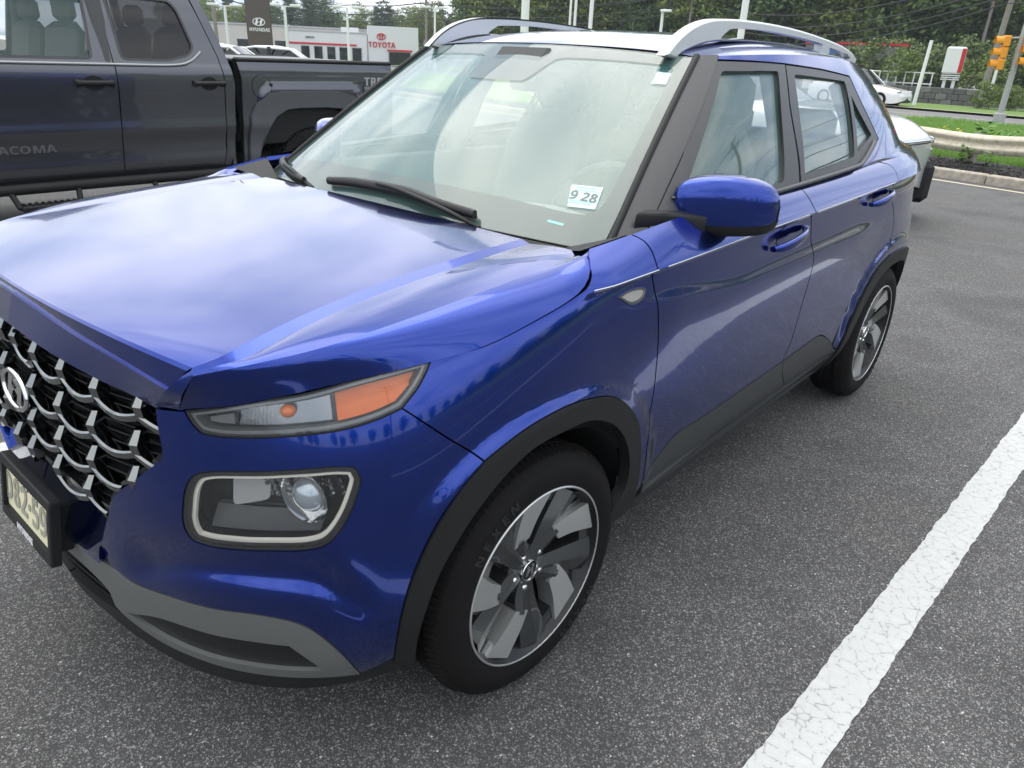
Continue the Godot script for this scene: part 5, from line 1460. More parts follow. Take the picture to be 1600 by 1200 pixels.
	for v in 9:
		var row := []
		for k in 17:
			var x := lerpf(-1.0, 1.0, k / 16.0)
			var f := v / 8.0
			row.append(Vector3(x * lerpf(0.62, 0.44, f), lerpf(1.16, 1.46, f), lerpf(-3.10, -2.83, f) + 0.12 * x * x))
		rr.append(row)
	loft(tg, rr, false, true)
	put("rear_screen", tg, M.side_glass, car)
	put("tailgate", panel(SB.ev, PackedVector2Array([Vector2(16.0, 2.4), Vector2(18.0, 2.4), Vector2(18.0, 8.0), Vector2(16.02, 8.0)]), [], 0.25, 0.25).both(), M.blue, car)
	put("rear_bumper", panel(SB.ev, PackedVector2Array([Vector2(15.0, 0.0), Vector2(18.0, 0.0), Vector2(18.0, 2.4), Vector2(15.4, 2.4), Vector2(14.95, 1.9)]), [], 0.25, 0.25).both(), M.black_plastic, car)
	# aerial
	put("aerial", tube(MB.new(), [Vector3(0.0, 1.575, -1.98), Vector3(0.0, 1.60, -2.02), Vector3(0.0, 1.585, -2.1)], [0.02, 0.012, 0.004], 8), M.black_plastic, car)

func rails(car: Node3D) -> void:
	for s in [1, -1]:
		var top := spline([Vector2(-.885, 1.497), Vector2(-.955, 1.547), Vector2(-1.035, 1.582), Vector2(-1.125, 1.603), Vector2(-1.225, 1.612), Vector2(-1.385, 1.617), Vector2(-1.63, 1.616), Vector2(-1.91, 1.605), Vector2(-2.25, 1.58), Vector2(-2.44, 1.553), Vector2(-2.52, 1.53)], 4)
		var bot := spline([Vector2(-2.50, 1.50), Vector2(-2.2, 1.527), Vector2(-1.9, 1.548), Vector2(-1.6, 1.554), Vector2(-1.3, 1.550), Vector2(-1.12, 1.538), Vector2(-.985, 1.508), Vector2(-.95, 1.488)], 4)
		var poly := PackedVector2Array()
		for p in top: poly.push_back(p)
		for p in bot: poly.push_back(p)
		var hole := PackedVector2Array()
		for p in spline([Vector2(-1.205, 1.556), Vector2(-1.245, 1.577), Vector2(-1.29, 1.587), Vector2(-1.51, 1.594), Vector2(-1.78, 1.587), Vector2(-2.0, 1.577), Vector2(-2.08, 1.571)], 4): hole.push_back(p)
		for p in spline([Vector2(-2.08, 1.541), Vector2(-1.9, 1.551), Vector2(-1.6, 1.557), Vector2(-1.32, 1.554), Vector2(-1.22, 1.549)], 4): hole.push_back(p)
		var hole2 := PackedVector2Array([Vector2(-2.16, 1.562), Vector2(-2.38, 1.545), Vector2(-2.43, 1.530), Vector2(-2.38, 1.520), Vector2(-2.17, 1.536)])
		# the frame's x is z, its y is y
		var rb := Basis(Vector3(0, 0, 1), Vector3(0, 1, 0), Vector3(1, 0, 0))
		var rl := MB.new()
		extrude(rl, poly, 0.034, Vector3(0.488, 0, 0), rb, 0.006, [hole, hole2])
		put("roof_rail", sided(rl, s), M.rail, car)

func mirror(car: Node3D, s: int) -> void:
	var mr := sub("door_mirror", car)
	# housing: sections across x, front at +z
	var cap := MB.new()
	var base := MB.new()
	var secs := []
	var xs := [0.758, 0.766, 0.788, 0.83, 0.88, 0.925, 0.958, 0.976, 0.983]
	var yt := [1.172, 1.192, 1.209, 1.219, 1.220, 1.212, 1.197, 1.173, 1.146]
	var yb := [1.075, 1.068, 1.064, 1.062, 1.062, 1.066, 1.073, 1.086, 1.104]
	var dp := [0.045, 0.062, 0.078, 0.088, 0.086, 0.074, 0.056, 0.036, 0.015]
	var zb := func(x: float) -> float: return -0.655 - 0.55 * (x - 0.772)
	for k in xs.size():
		var row := []
		var cy: float = (yt[k] + yb[k]) * 0.5
		var hy: float = (yt[k] - yb[k]) * 0.5
		for q in 33:
			var a := -PI * 0.5 + PI * q / 32.0
			row.append(Vector3(xs[k], cy + hy * signf(sin(a)) * pow(absf(sin(a)), 0.6), zb.call(xs[k]) + dp[k] * pow(maxf(cos(a), 0.0), 0.62)))
		secs.append(row)
	var fine := []
	for q in 33:
		var col := []
		for k in xs.size(): col.append(secs[k][q])
		fine.append(spline(col, 4))
	# split between painted cap and black foot at y = 1.142
	var split := 12
	loft(cap, fine.slice(split), false, false)
	loft(base, fine.slice(0, split + 1), false, false)
	for f in [[fine[split], -0.003]]:
		var r2 := []
		for p in f[0]: r2.append(p + Vector3(0, f[1], -0.03))
		loft(base, [f[0], r2])
	# back plate with glass
	var bp := PackedVector2Array()
	for k in xs.size(): bp.push_back(Vector2(xs[k], yb[k]))
	for k in range(xs.size() - 1, -1, -1): bp.push_back(Vector2(xs[k], yt[k]))
	var mbas := Basis(Vector3(1, 0, -0.55), Vector3.UP, Vector3(0.55, 0, 1).normalized())
	extrude(base, bp, 0.012, Vector3(0, 0, -0.655 + 0.55 * 0.772) - mbas.z * 0.012, mbas)
	put("cap", sided(cap, s), M.blue, mr)
	# foot to the door
	var ft := spline([Vector3(0.752, 1.106, -0.485), Vector3(0.778, 1.103, -0.535), Vector3(0.80, 1.099, -0.585), Vector3(0.86, 1.094, -0.655)], 4)
	var rows := []
	for k in ft.size():
		var row := []
		for q in 17:
			var a := TAU * q / 16
			row.append(ft[k] + Vector3(0, 0.028 * signf(sin(a)) * pow(absf(sin(a)), 0.4), 0.046 * signf(cos(a)) * pow(absf(cos(a)), 0.6)))
		rows.append(row)
	loft(base, rows, true, true)
	put("foot", sided(base, s), M.black_plastic, mr)
	var gl := inset_plain(bp, 0.012)
	put("mirror_glass", sided(extrude(MB.new(), gl, 0.003, Vector3(0, 0, -0.655 + 0.55 * 0.772) - mbas.z * 0.0155, mbas), s), M.mirror, mr)
	# black corner panel with its two ribs
	var cp := PackedVector2Array([Vector2(0.335, 0.12), Vector2(0.62, 0.12), Vector2(0.60, 0.42), Vector2(0.50, 0.9), Vector2(0.40, 1.4), Vector2(0.335, 1.5)])
	put("corner_panel", sided(panel(SG.ev, cp, [], 0.06, 0.1, 0.007, 0.012, 0.0), s), M.frame_black, mr)
	for k in 2:
		var p := SG.ev(0.43, 0.62 + k * 0.17)
		var rb := box(MB.new(), Vector3((p.x + 0.012) * s, p.y, p.z), Vector3(0.012, 0.007, 0.03), 0.003)
		put("rib", rb, M.frame_black, mr)

func inset_plain(p: PackedVector2Array, d: float) -> PackedVector2Array:
	var q := p
	if Geometry2D.is_polygon_clockwise(q): q = rev(q)
	var o: Array = Geometry2D.offset_polygon(q, -d)
	return o[0] if o.size() > 0 else p

func wipers(car: Node3D) -> void:
	var w := SW.ev
	var sets := [[[[1.70, .040], [2.35, .060], [3.45, .066], [4.1, .048], [4.75, .034]], [[4.85, -.01], [4.3, .02], [3.4, .058], [2.9, .064]]], [[[0.03, .092], [0.10, .070], [0.35, .048], [0.8, .022], [1.15, .01]], [[1.35, -.01], [0.8, .03], [0.45, .05]]]]
	for st in sets:
		var wp := sub("wiper", car)
		var bl := []
		for q in st[0]: bl.append(SW.ev(q[0], q[1]) + nrm(w, q[0], q[1]) * 0.016)
		bl = spline(bl, 5)
		var rr := []
		for k in bl.size(): rr.append(lerpf(0.014, 0.010, absf(k * 2.0 / (bl.size() - 1) - 1.0)))
		put("blade", tube(MB.new(), bl, rr, 8, true, 1.25), M.rubber, wp)
		var ar := []
		for q in st[1]: ar.append(SW.ev(q[0], q[1]) + nrm(w, q[0], q[1]) * (0.03 if q[1] > 0.0 else 0.012))
		ar = spline(ar, 5)
		put("arm", tube(MB.new(), ar, 0.0085, 8, true, 0.7), M.black_plastic, wp)
		put("rubber", tube(MB.new(), bl.map(func(p): return p - Vector3(0, 0.008, 0.006)), 0.005, 6), M.black_matte, wp)
	# cowl below the glass
	var cw := MB.new()
	var r0 := []
	var r1 := []
	for k in 31:
		var u := 6.0 * k / 30.0
		var p := SW.ev(u, 0.0)
		r0.append(p + Vector3(0, -0.004, 0.0))
		r1.append(p + Vector3(0, -0.018, 0.055 * (1.0 - 0.6 * pow(absf(k - 15) / 15.0, 2.0))))
	loft(cw, [r1, r0])
	for s in [1, -1]:
		var c4 := [SW.ev(5.6, 0.0) - Vector3(0, 0.02, 0), SG.ev(0.0, 0.0), SG.ev(0.32, 0.0), SB.ev(7.66, 8.0) - Vector3(0.01, 0.004, 0), SB.ev(7.15, 8.0) - Vector3(0.01, 0.004, 0)]
		for k in range(1, 4):
			var tri3 := [c4[0], c4[k], c4[k + 1]]
			cw.flat3(tri3[0] * Vector3(s, 1, 1), tri3[1] * Vector3(s, 1, 1), tri3[2] * Vector3(s, 1, 1), Vector3.UP)
	put("cowl", cw, M.black_plastic, car)

func wheel(car: Node3D, s: int, zc: float) -> void:
	var steer := -0.022 if zc == 0.0 else 0.0
	var wh := sub("wheel", car, Vector3(0.6725 * s, 0.3275, zc))
	# the wheel's own frame: x outward, built with outward = +y of the lathe
	var out := Basis(Vector3(0, 0, 1), Vector3(1, 0, 0), Vector3(0, 1, 0))
	if s < 0: out = Basis(Vector3(0, 0, -1), Vector3(-1, 0, 0), Vector3(0, 1, 0))
	wh.rotation.y = steer * s
	wh.rotation.x = 0.0
	var ty := MB.new()
	lathe(ty, [Vector2(0.232, 0.0), Vector2(0.232, 0.186), Vector2(0.238, 0.194), Vector2(0.252, 0.199), Vector2(0.270, 0.2015), Vector2(0.288, 0.198), Vector2(0.302, 0.190), Vector2(0.303, 0.1885), Vector2(0.312, 0.182), Vector2(0.320, 0.170), Vector2(0.3245, 0.155), Vector2(0.3255, 0.136), Vector2(0.3205, 0.1345), Vector2(0.3205, 0.1305), Vector2(0.3265, 0.129), Vector2(0.3275, 0.104), Vector2(0.3215, 0.103), Vector2(0.3215, 0.097), Vector2(0.3275, 0.096), Vector2(0.3265, 0.072), Vector2(0.3205, 0.0705), Vector2(0.3205, 0.066), Vector2(0.3255, 0.064), Vector2(0.3245, 0.045), Vector2(0.320, 0.03), Vector2(0.30, 0.01), Vector2(0.27, 0.0), Vector2(0.232, 0.0)], Vector3.ZERO, out, 96, 0.5)
	put("tyre", ty, M.tyre, wh)
	# shoulder sipes: real little blocks standing on the shoulder
	var sp := MB.new()
	for k in 110:
		var a := TAU * k / 110.0
		var e := out.x * cos(a) + out.z * sin(a)
		var tg := -out.x * sin(a) + out.z * cos(a)
		var bb := Basis(tg, (e * 0.75 + out.y * 0.25).normalized(), out.y)
		box(sp, e * 0.3195 + out.y * 0.160, Vector3(0.0125, 0.0125, 0.034), 0.002, Basis(tg, (e * 0.93 + out.y * 0.37).normalized(), (out.y * 0.93 - e * 0.37).normalized()))
	put("tread_blocks", sp, M.tyre, wh).set_meta("kind", "stuff")
	var letters := "NEXEN"
	for rep in 2:
		for k in letters.length():
			var a := 1.15 + rep * PI - k * 0.125
			var e := out.x * cos(a) * s + out.z * sin(a)
			var tg := Vector3(0, 0, 1) * sin(a) * s - Vector3(0, 1, 0) * cos(a) * 1.0
			tg = e.cross(out.y).normalized() * -1.0
			var tm := put("sidewall_letter", text_mesh(letters[k], 0.026, 0.003), M.tyre_letter, wh)
			var ex := e.cross(out.y).normalized()
			if ex.cross(e).dot(out.y) < 0: ex = -ex
			tm.transform = Transform3D(Basis(ex, e, out.y), e * 0.272 + out.y * 0.2005)
	# rim
	var rim := MB.new()
	lathe(rim, [Vector2(0.236, 0.190), Vector2(0.2368, 0.1945), Vector2(0.2345, 0.1965), Vector2(0.232, 0.196), Vector2(0.2315, 0.194)], Vector3.ZERO, out, 90)
	put("rim_edge", rim, M.machined, wh)
	var br := MB.new()
	lathe(br, [Vector2(0.2318, 0.1945), Vector2(0.228, 0.188), Vector2(0.2225, 0.172), Vector2(0.214, 0.160), Vector2(0.205, 0.12), Vector2(0.200, 0.04), Vector2(0.20, 0.0)], Vector3.ZERO, out, 72)
	put("barrel", br, M.barrel, wh)
	spokes(wh, out, zc)
	# brake disc and caliper
	put("brake_disc", lathe(MB.new(), [Vector2(0.06, 0.10), Vector2(0.14, 0.10), Vector2(0.142, 0.095), Vector2(0.142, 0.08), Vector2(0.05, 0.08)], Vector3.ZERO, out, 60), M.disc, wh)
	var fx := Vector3(0, 0, 1)
	var cal := MB.new()
	for k in 5:
		var a := PI * (0.86 + 0.055 * k) - PI * 0.02
		if zc == 0.0: a = PI * (0.03 + 0.055 * k)
		var e := fx * cos(a) + Vector3.UP * sin(a)
		var tg := -fx * sin(a) + Vector3.UP * cos(a)
		box(cal, e * 0.145 + Vector3(0.10 * s, 0, 0), Vector3(0.075, 0.052, 0.034), 0.006, Basis(Vector3.RIGHT, e, tg))
	put("caliper", cal, M.caliper, wh)
	put("wheel_back", lathe(MB.new(), [Vector2(0.0, 0.03), Vector2(0.2, 0.03)], Vector3.ZERO, out, 40), M.black_matte, wh)

func pol(r: float, deg: float) -> Vector2:
	return Vector2(cos(deg_to_rad(deg)), sin(deg_to_rad(deg))) * r

func spokes(wh: Node3D, out: Basis, zc: float) -> void:
	# face frame: x along the car's +z mirrored so that angles run as seen from outside, y up, z outward
	var fb := Basis(out.y.cross(Vector3.UP) * -1.0, Vector3.UP, out.y)
	fb = Basis(Vector3.UP.cross(out.y), Vector3.UP, out.y)
	var turn := 12.0 if zc == 0.0 else 40.0
	var R := 0.2265
	for k in 5:
		var a := turn + 72.0 * k
		var unit := sub("spoke", wh)
		# dark arm: hub to rim, a raised ridge along it
		var hub0 := pol(0.045, a - 50)
		var arm := MB.new()
		var p0 := pol(0.040, a + 5)
		var p1 := pol(0.040, a - 62)
		var q0 := pol(R, a - 13)
		var q1 := pol(R, a - 38)
		var m0 := pol(0.13, a - 12)
		var m1 := pol(0.13, a - 42)
		spoke_face(arm, fb, [p0, m0, q0], [p1, m1, q1], [0.150, 0.158, 0.176], 0.012)
		put("arm", arm, M.gunmetal, unit)
		# dark web from hub to the inner end of the bright strip
		var web := MB.new()
		spoke_face(web, fb, [pol(0.042, a + 62), pol(0.085, a + 42), pol(0.122, a + 37)], [pol(0.042, a + 4), pol(0.085, a + 12), pol(0.118, a + 20)], [0.150, 0.157, 0.166], 0.008)
		put("web", web, M.gunmetal, unit)
		# bright machined strip, leaning from the rim inward
		var sp := MB.new()
		spoke_face(sp, fb, [pol(0.119, a + 40), pol(0.165, a + 29), pol(R, a + 19)], [pol(0.110, a + 14), pol(0.160, a + 4), pol(R, a - 5)], [0.168, 0.174, 0.1815], 0.0)
		put("machined_strip", sp, M.machined, unit)
		# dark shoulder beside the strip, down to the barrel
		var sh := MB.new()
		spoke_face(sh, fb, [pol(0.128, a + 43), pol(0.17, a + 34), pol(R, a + 24)], [pol(0.119, a + 40), pol(0.165, a + 29), pol(R, a + 19)], [0.160, 0.163, 0.166], 0.0)
		put("shoulder", sh, M.gunmetal, unit)
		# link between strip and arm at the rim
		var lk := MB.new()
		spoke_face(lk, fb, [pol(0.190, a - 1), pol(R, a - 1)], [pol(0.196, a - 20), pol(R, a - 20)], [0.166, 0.172], 0.0)
		put("rim_link", lk, M.gunmetal, unit)
		# nut
		var nb := pol(0.050, a + 31)
		var np := fb.x * nb.x + fb.y * nb.y
		var nut := MB.new()
		lathe(nut, [Vector2(0.0, 0.163), Vector2(0.0055, 0.162), Vector2(0.0085, 0.158), Vector2(0.0095, 0.150), Vector2(0.0095, 0.14)], np, Basis(out.x, out.y, out.z), 12)
		put("wheel_nut", nut, M.chrome, unit)
	var hubm := MB.new()
	lathe(hubm, [Vector2(0.0, 0.158), Vector2(0.028, 0.158), Vector2(0.034, 0.156), Vector2(0.046, 0.150), Vector2(0.066, 0.147), Vector2(0.07, 0.12), Vector2(0.06, 0.09)], Vector3.ZERO, out, 40)
	put("hub", hubm, M.gunmetal, wh)
	var cap := sub("hub_cap", wh)
	put("ring", lathe(MB.new(), [Vector2(0.0245, 0.160), Vector2(0.026, 0.1645), Vector2(0.028, 0.165), Vector2(0.0295, 0.162), Vector2(0.030, 0.155)], Vector3.ZERO, out, 36), M.chrome, cap)
	put("disc", lathe(MB.new(), [Vector2(0.0, 0.162), Vector2(0.0245, 0.162)], Vector3.ZERO, out, 36), M.black_gloss, cap)
	var h := slant_h(0.015, 0.013)
	put("letter", extrude(MB.new(), h, 0.002, out.y * 0.162, fb, 0.0), M.chrome, cap)
	var vp := pol(0.205, 8 if zc == 0.0 else 200)
	put("valve", tube(MB.new(), [fb.x * vp.x + fb.y * vp.y + out.y * 0.13, fb.x * vp.x * 0.94 + fb.y * vp.y * 0.94 + out.y * 0.165], 0.005, 8), M.black_plastic, wh)

# a blade between two outlines, height rising outwards, with sides going down to the barrel
func spoke_face(mb: MB, fb: Basis, a: Array, b: Array, h: Array, ridge: float) -> void:
	var ca := []
	var cb := []
	for k in a.size():
		ca.append(fb.x * a[k].x + fb.y * a[k].y + fb.z * h[k])
		cb.append(fb.x * b[k].x + fb.y * b[k].y + fb.z * h[k])
	if a.size() > 2:
		ca = spline(ca, 5)
		cb = spline(cb, 5)
	var rows := []
	var left := []
	var right := []
	for k in ca.size():
		var m: Vector3 = (ca[k] + cb[k]) * 0.5 + fb.z * ridge
		rows.append([ca[k], m, cb[k]])
		left.append([ca[k], ca[k] - fb.z * 0.055])
		right.append([cb[k], cb[k] - fb.z * 0.055])
	for j in 2:
		var st := []
		for r in rows: st.append([r[j], r[j + 1]])
		var t := MB.new()
		loft(t, st)
		if t.n[0].dot(fb.z) < 0.0:
			t = MB.new()
			loft(t, st, false, true)
		mb.add(t)
	for st in [left, right]: loft(mb, st)
	mb.flat4(rows[0][0], rows[0][2], rows[0][2] - fb.z * 0.055, rows[0][0] - fb.z * 0.055, -rows[0][1])

func cabin(car: Node3D) -> void:
	# dashboard
	var rows := []
	for p in [[1.045, -0.30], [1.055, -0.42], [1.05, -0.55], [1.03, -0.66], [0.98, -0.71], [0.86, -0.72], [0.72, -0.70], [0.6, -0.6]]:
		var row := []
		for k in 21:
			var x := lerpf(-0.66, 0.66, k / 20.0)
			var bump := 0.035 * exp(-pow((x - 0.37) / 0.2, 2.0)) * sst(1.0, 1.06, p[0])
			row.append(Vector3(x, p[0] + bump - 0.03 * pow(absf(x) / 0.74, 4.0), p[1] - 0.10 * pow(absf(x) / 0.74, 2.0)))
		rows.append(row)
	put("dashboard", loft(MB.new(), rows), M.cabin_grey, car)
	var sw := sub("steering_wheel", car, Vector3(0.37, 1.0, -0.83))
	sw.rotation.x = -0.45
	var ring := []
	for k in 33: ring.append(Vector3(cos(TAU * k / 32) * 0.185, sin(TAU * k / 32) * 0.185, 0))
	put("rim", tube(MB.new(), ring, 0.016, 8, false), M.cabin_dark, sw)
	put("boss", box(MB.new(), Vector3.ZERO, Vector3(0.17, 0.13, 0.05), 0.02), M.cabin_dark, sw)
	for k in 3:
		var a: float = [0.0, PI, -PI / 2][k]
		put("spoke", box(MB.new(), Vector3(cos(a), sin(a), 0) * 0.13, Vector3(0.11, 0.035, 0.02), 0.006, Basis(Vector3.BACK, a)), M.cabin_dark, sw)
	put("column", tube(MB.new(), [Vector3(0, 0, 0.0), Vector3(0, 0.02, 0.2)], 0.04, 10), M.cabin_dark, sw)
	for q in [[0.37, -1.02], [-0.37, -1.02]]: seat(car, q[0], q[1], 0.27)
	# rear bench
	var bench := sub("rear_bench", car)
	put("cushion", box(MB.new(), Vector3(0, 0.62, -2.02), Vector3(1.24, 0.18, 0.5), 0.05), M.seat, bench)
	put("backrest", box(MB.new(), Vector3(0, 0.90, -2.33), Vector3(1.24, 0.56, 0.14), 0.05, Basis(Vector3.RIGHT, -0.28)), M.seat, bench)
	for x in [-0.4, 0.0, 0.4]:
		put("headrest", box(MB.new(), Vector3(x, 1.24, -2.42), Vector3(0.25, 0.15, 0.09), 0.035), M.seat, bench)
	# inner skins: floor, headliner, rear deck
	put("cabin_floor", box(MB.new(), Vector3(0, 0.42, -1.5), Vector3(1.5, 0.06, 2.5), 0.0), M.cabin_dark, car)
	put("firewall", box(MB.new(), Vector3(0, 0.68, -0.42), Vector3(1.30, 0.60, 0.04), 0.0), M.cabin_dark, car)
	put("parcel_shelf", box(MB.new(), Vector3(0, 1.02, -2.7), Vector3(1.2, 0.02, 0.55), 0.0), M.cabin_dark, car)
	put("headliner", panel(SR.ev, rect(0.35, 0.35, 7.65, 6.8), [], 0.3, 0.3, -0.03, 0.0, 0.0), M.cabin_light, car)
	# inner door skins
	for s in [1, -1]:
		var dk := MB.new()
		box(dk, Vector3(0.765 * s, 0.78, -1.62), Vector3(0.03, 0.60, 1.9), 0.01)
		put("door_lining", dk, M.cabin_grey, car)
		var bp := MB.new()
		tube(bp, [Vector3(0.79 * s, 1.05, -1.30), Vector3(0.70 * s, 1.32, -1.36), Vector3(0.63 * s, 1.46, -1.40)], 0.045, 8)
		put("pillar_lining", bp, M.cabin_grey, car)
		var cp := MB.new()
		tube(cp, [Vector3(0.70 * s, 1.08, -2.36), Vector3(0.62 * s, 1.30, -2.36), Vector3(0.54 * s, 1.44, -2.36)], 0.07, 8)
		put("pillar_lining", cp, M.cabin_grey, car)
	var im := sub("inside_mirror", car, Vector3(0.0, 1.40, -0.93))
	put("shell", box(MB.new(), Vector3.ZERO, Vector3(0.24, 0.065, 0.035), 0.015), M.cabin_dark, im)
	put("stem", tube(MB.new(), [Vector3(0, 0.02, 0.0), Vector3(0, 0.06, 0.08)], 0.012, 8), M.cabin_dark, im)
	put("camera_cover", box(MB.new(), Vector3(0, 0.055, 0.10), Vector3(0.22, 0.03, 0.14), 0.012, Basis(Vector3.RIGHT, 0.75)), M.cabin_dark, im)

func seat(car: Node3D, x: float, z: float, half: float) -> void:
	var st := sub("front_seat", car, Vector3(x, 0.46, z))
	put("cushion", box(MB.new(), Vector3(0, 0.16, -0.10), Vector3(0.50, 0.16, 0.52), 0.05), M.seat, st)
	var rows := []
	for k in 13:
		var t := k / 12.0
		var w := lerpf(0.24, 0.20, t) if t < 0.85 else lerpf(0.20, 0.13, (t - 0.85) / 0.15)
		var c := Vector3(0, lerpf(0.2, 0.80, t), lerpf(-0.34, -0.52, t))
		var row := []
		for q in 21:
			var a := TAU * q / 20
			row.append(c + Vector3(signf(cos(a)) * pow(absf(cos(a)), 0.55) * w, 0, signf(sin(a)) * pow(absf(sin(a)), 0.6) * 0.075 + 0.035 * pow(absf(cos(a)), 6.0)))
		rows.append(row)
	rows.append(rows[12].map(func(p): return Vector3(p.x * 0.02, p.y + 0.02, lerpf(p.z, -0.52, 0.95))))
	put("backrest", loft(MB.new(), rows, true, true), M.seat, st)
	put("headrest", box(MB.new(), Vector3(0, 0.905, -0.535), Vector3(0.27, 0.19, 0.11), 0.045), M.seat, st)
	for d in [-0.06, 0.06]:
		put("headrest_post", tube(MB.new(), [Vector3(d, 0.78, -0.52), Vector3(d, 0.86, -0.535)], 0.007, 6), M.chrome, st)

func underbody(car: Node3D) -> void:
	put("underbody", box(MB.new(), Vector3(0, 0.27, -1.38), Vector3(1.34, 0.10, 3.2), 0.03), M.black_matte, car)
	put("bumper_beam", box(MB.new(), Vector3(0, 0.55, 0.45), Vector3(1.0, 0.60, 0.06), 0.0), M.black_matte, car)
	for z in [0.0, -2.52]:
		put("axle", tube(MB.new(), [Vector3(-0.66, 0.32, z), Vector3(0.66, 0.32, z)], 0.035, 10), M.black_matte, car)

# ------------------------------------------------------------------ ground
# the kerb and the road behind run along KD; KN points away from the lot
const KP := Vector3(-0.39, 0, -12.19)
var KD := Vector3(0.968, 0, 0.251).normalized()
var KN := Vector3(0.251, 0, -0.968).normalized()

func kq(a: float, b: float, y := 0.0) -> Vector3:
	return KP + KD * a + KN * b + Vector3(0, y, 0)

func strip(a0: float, a1: float, b0: float, b1: float, y: float) -> MB:
	var mb := MB.new()
	mb.flat4(kq(a0, b0, y), kq(a1, b0, y), kq(a1, b1, y), kq(a0, b1, y), Vector3.UP)
	return mb

func stripe(x_at: Callable, z0: float, z1: float, w: float, seed_: int) -> MB:
	# sprayed line with an uneven edge
	var r := RandomNumberGenerator.new()
	r.seed = seed_
	var mb := MB.new()
	var n := int((z1 - z0) / 0.02)
	var pl := -1
	var pr := -1
	var wl := 0.0
	var wr := 0.0
	for k in n + 1:
		var z := lerpf(z0, z1, float(k) / n)
		wl = lerpf(wl, r.randf_range(-0.005, 0.005), 0.6)
		wr = lerpf(wr, r.randf_range(-0.005, 0.005), 0.6)
		var c: float = x_at.call(z)
		var a := mb.vert(Vector3(c - w * 0.5 + wl, 0.004, z), Vector3.UP)
		var b := mb.vert(Vector3(c + w * 0.5 + wr, 0.004, z), Vector3.UP)
		if pl >= 0: mb.quad(pl, pr, b, a)
		pl = a
		pr = b
	return mb

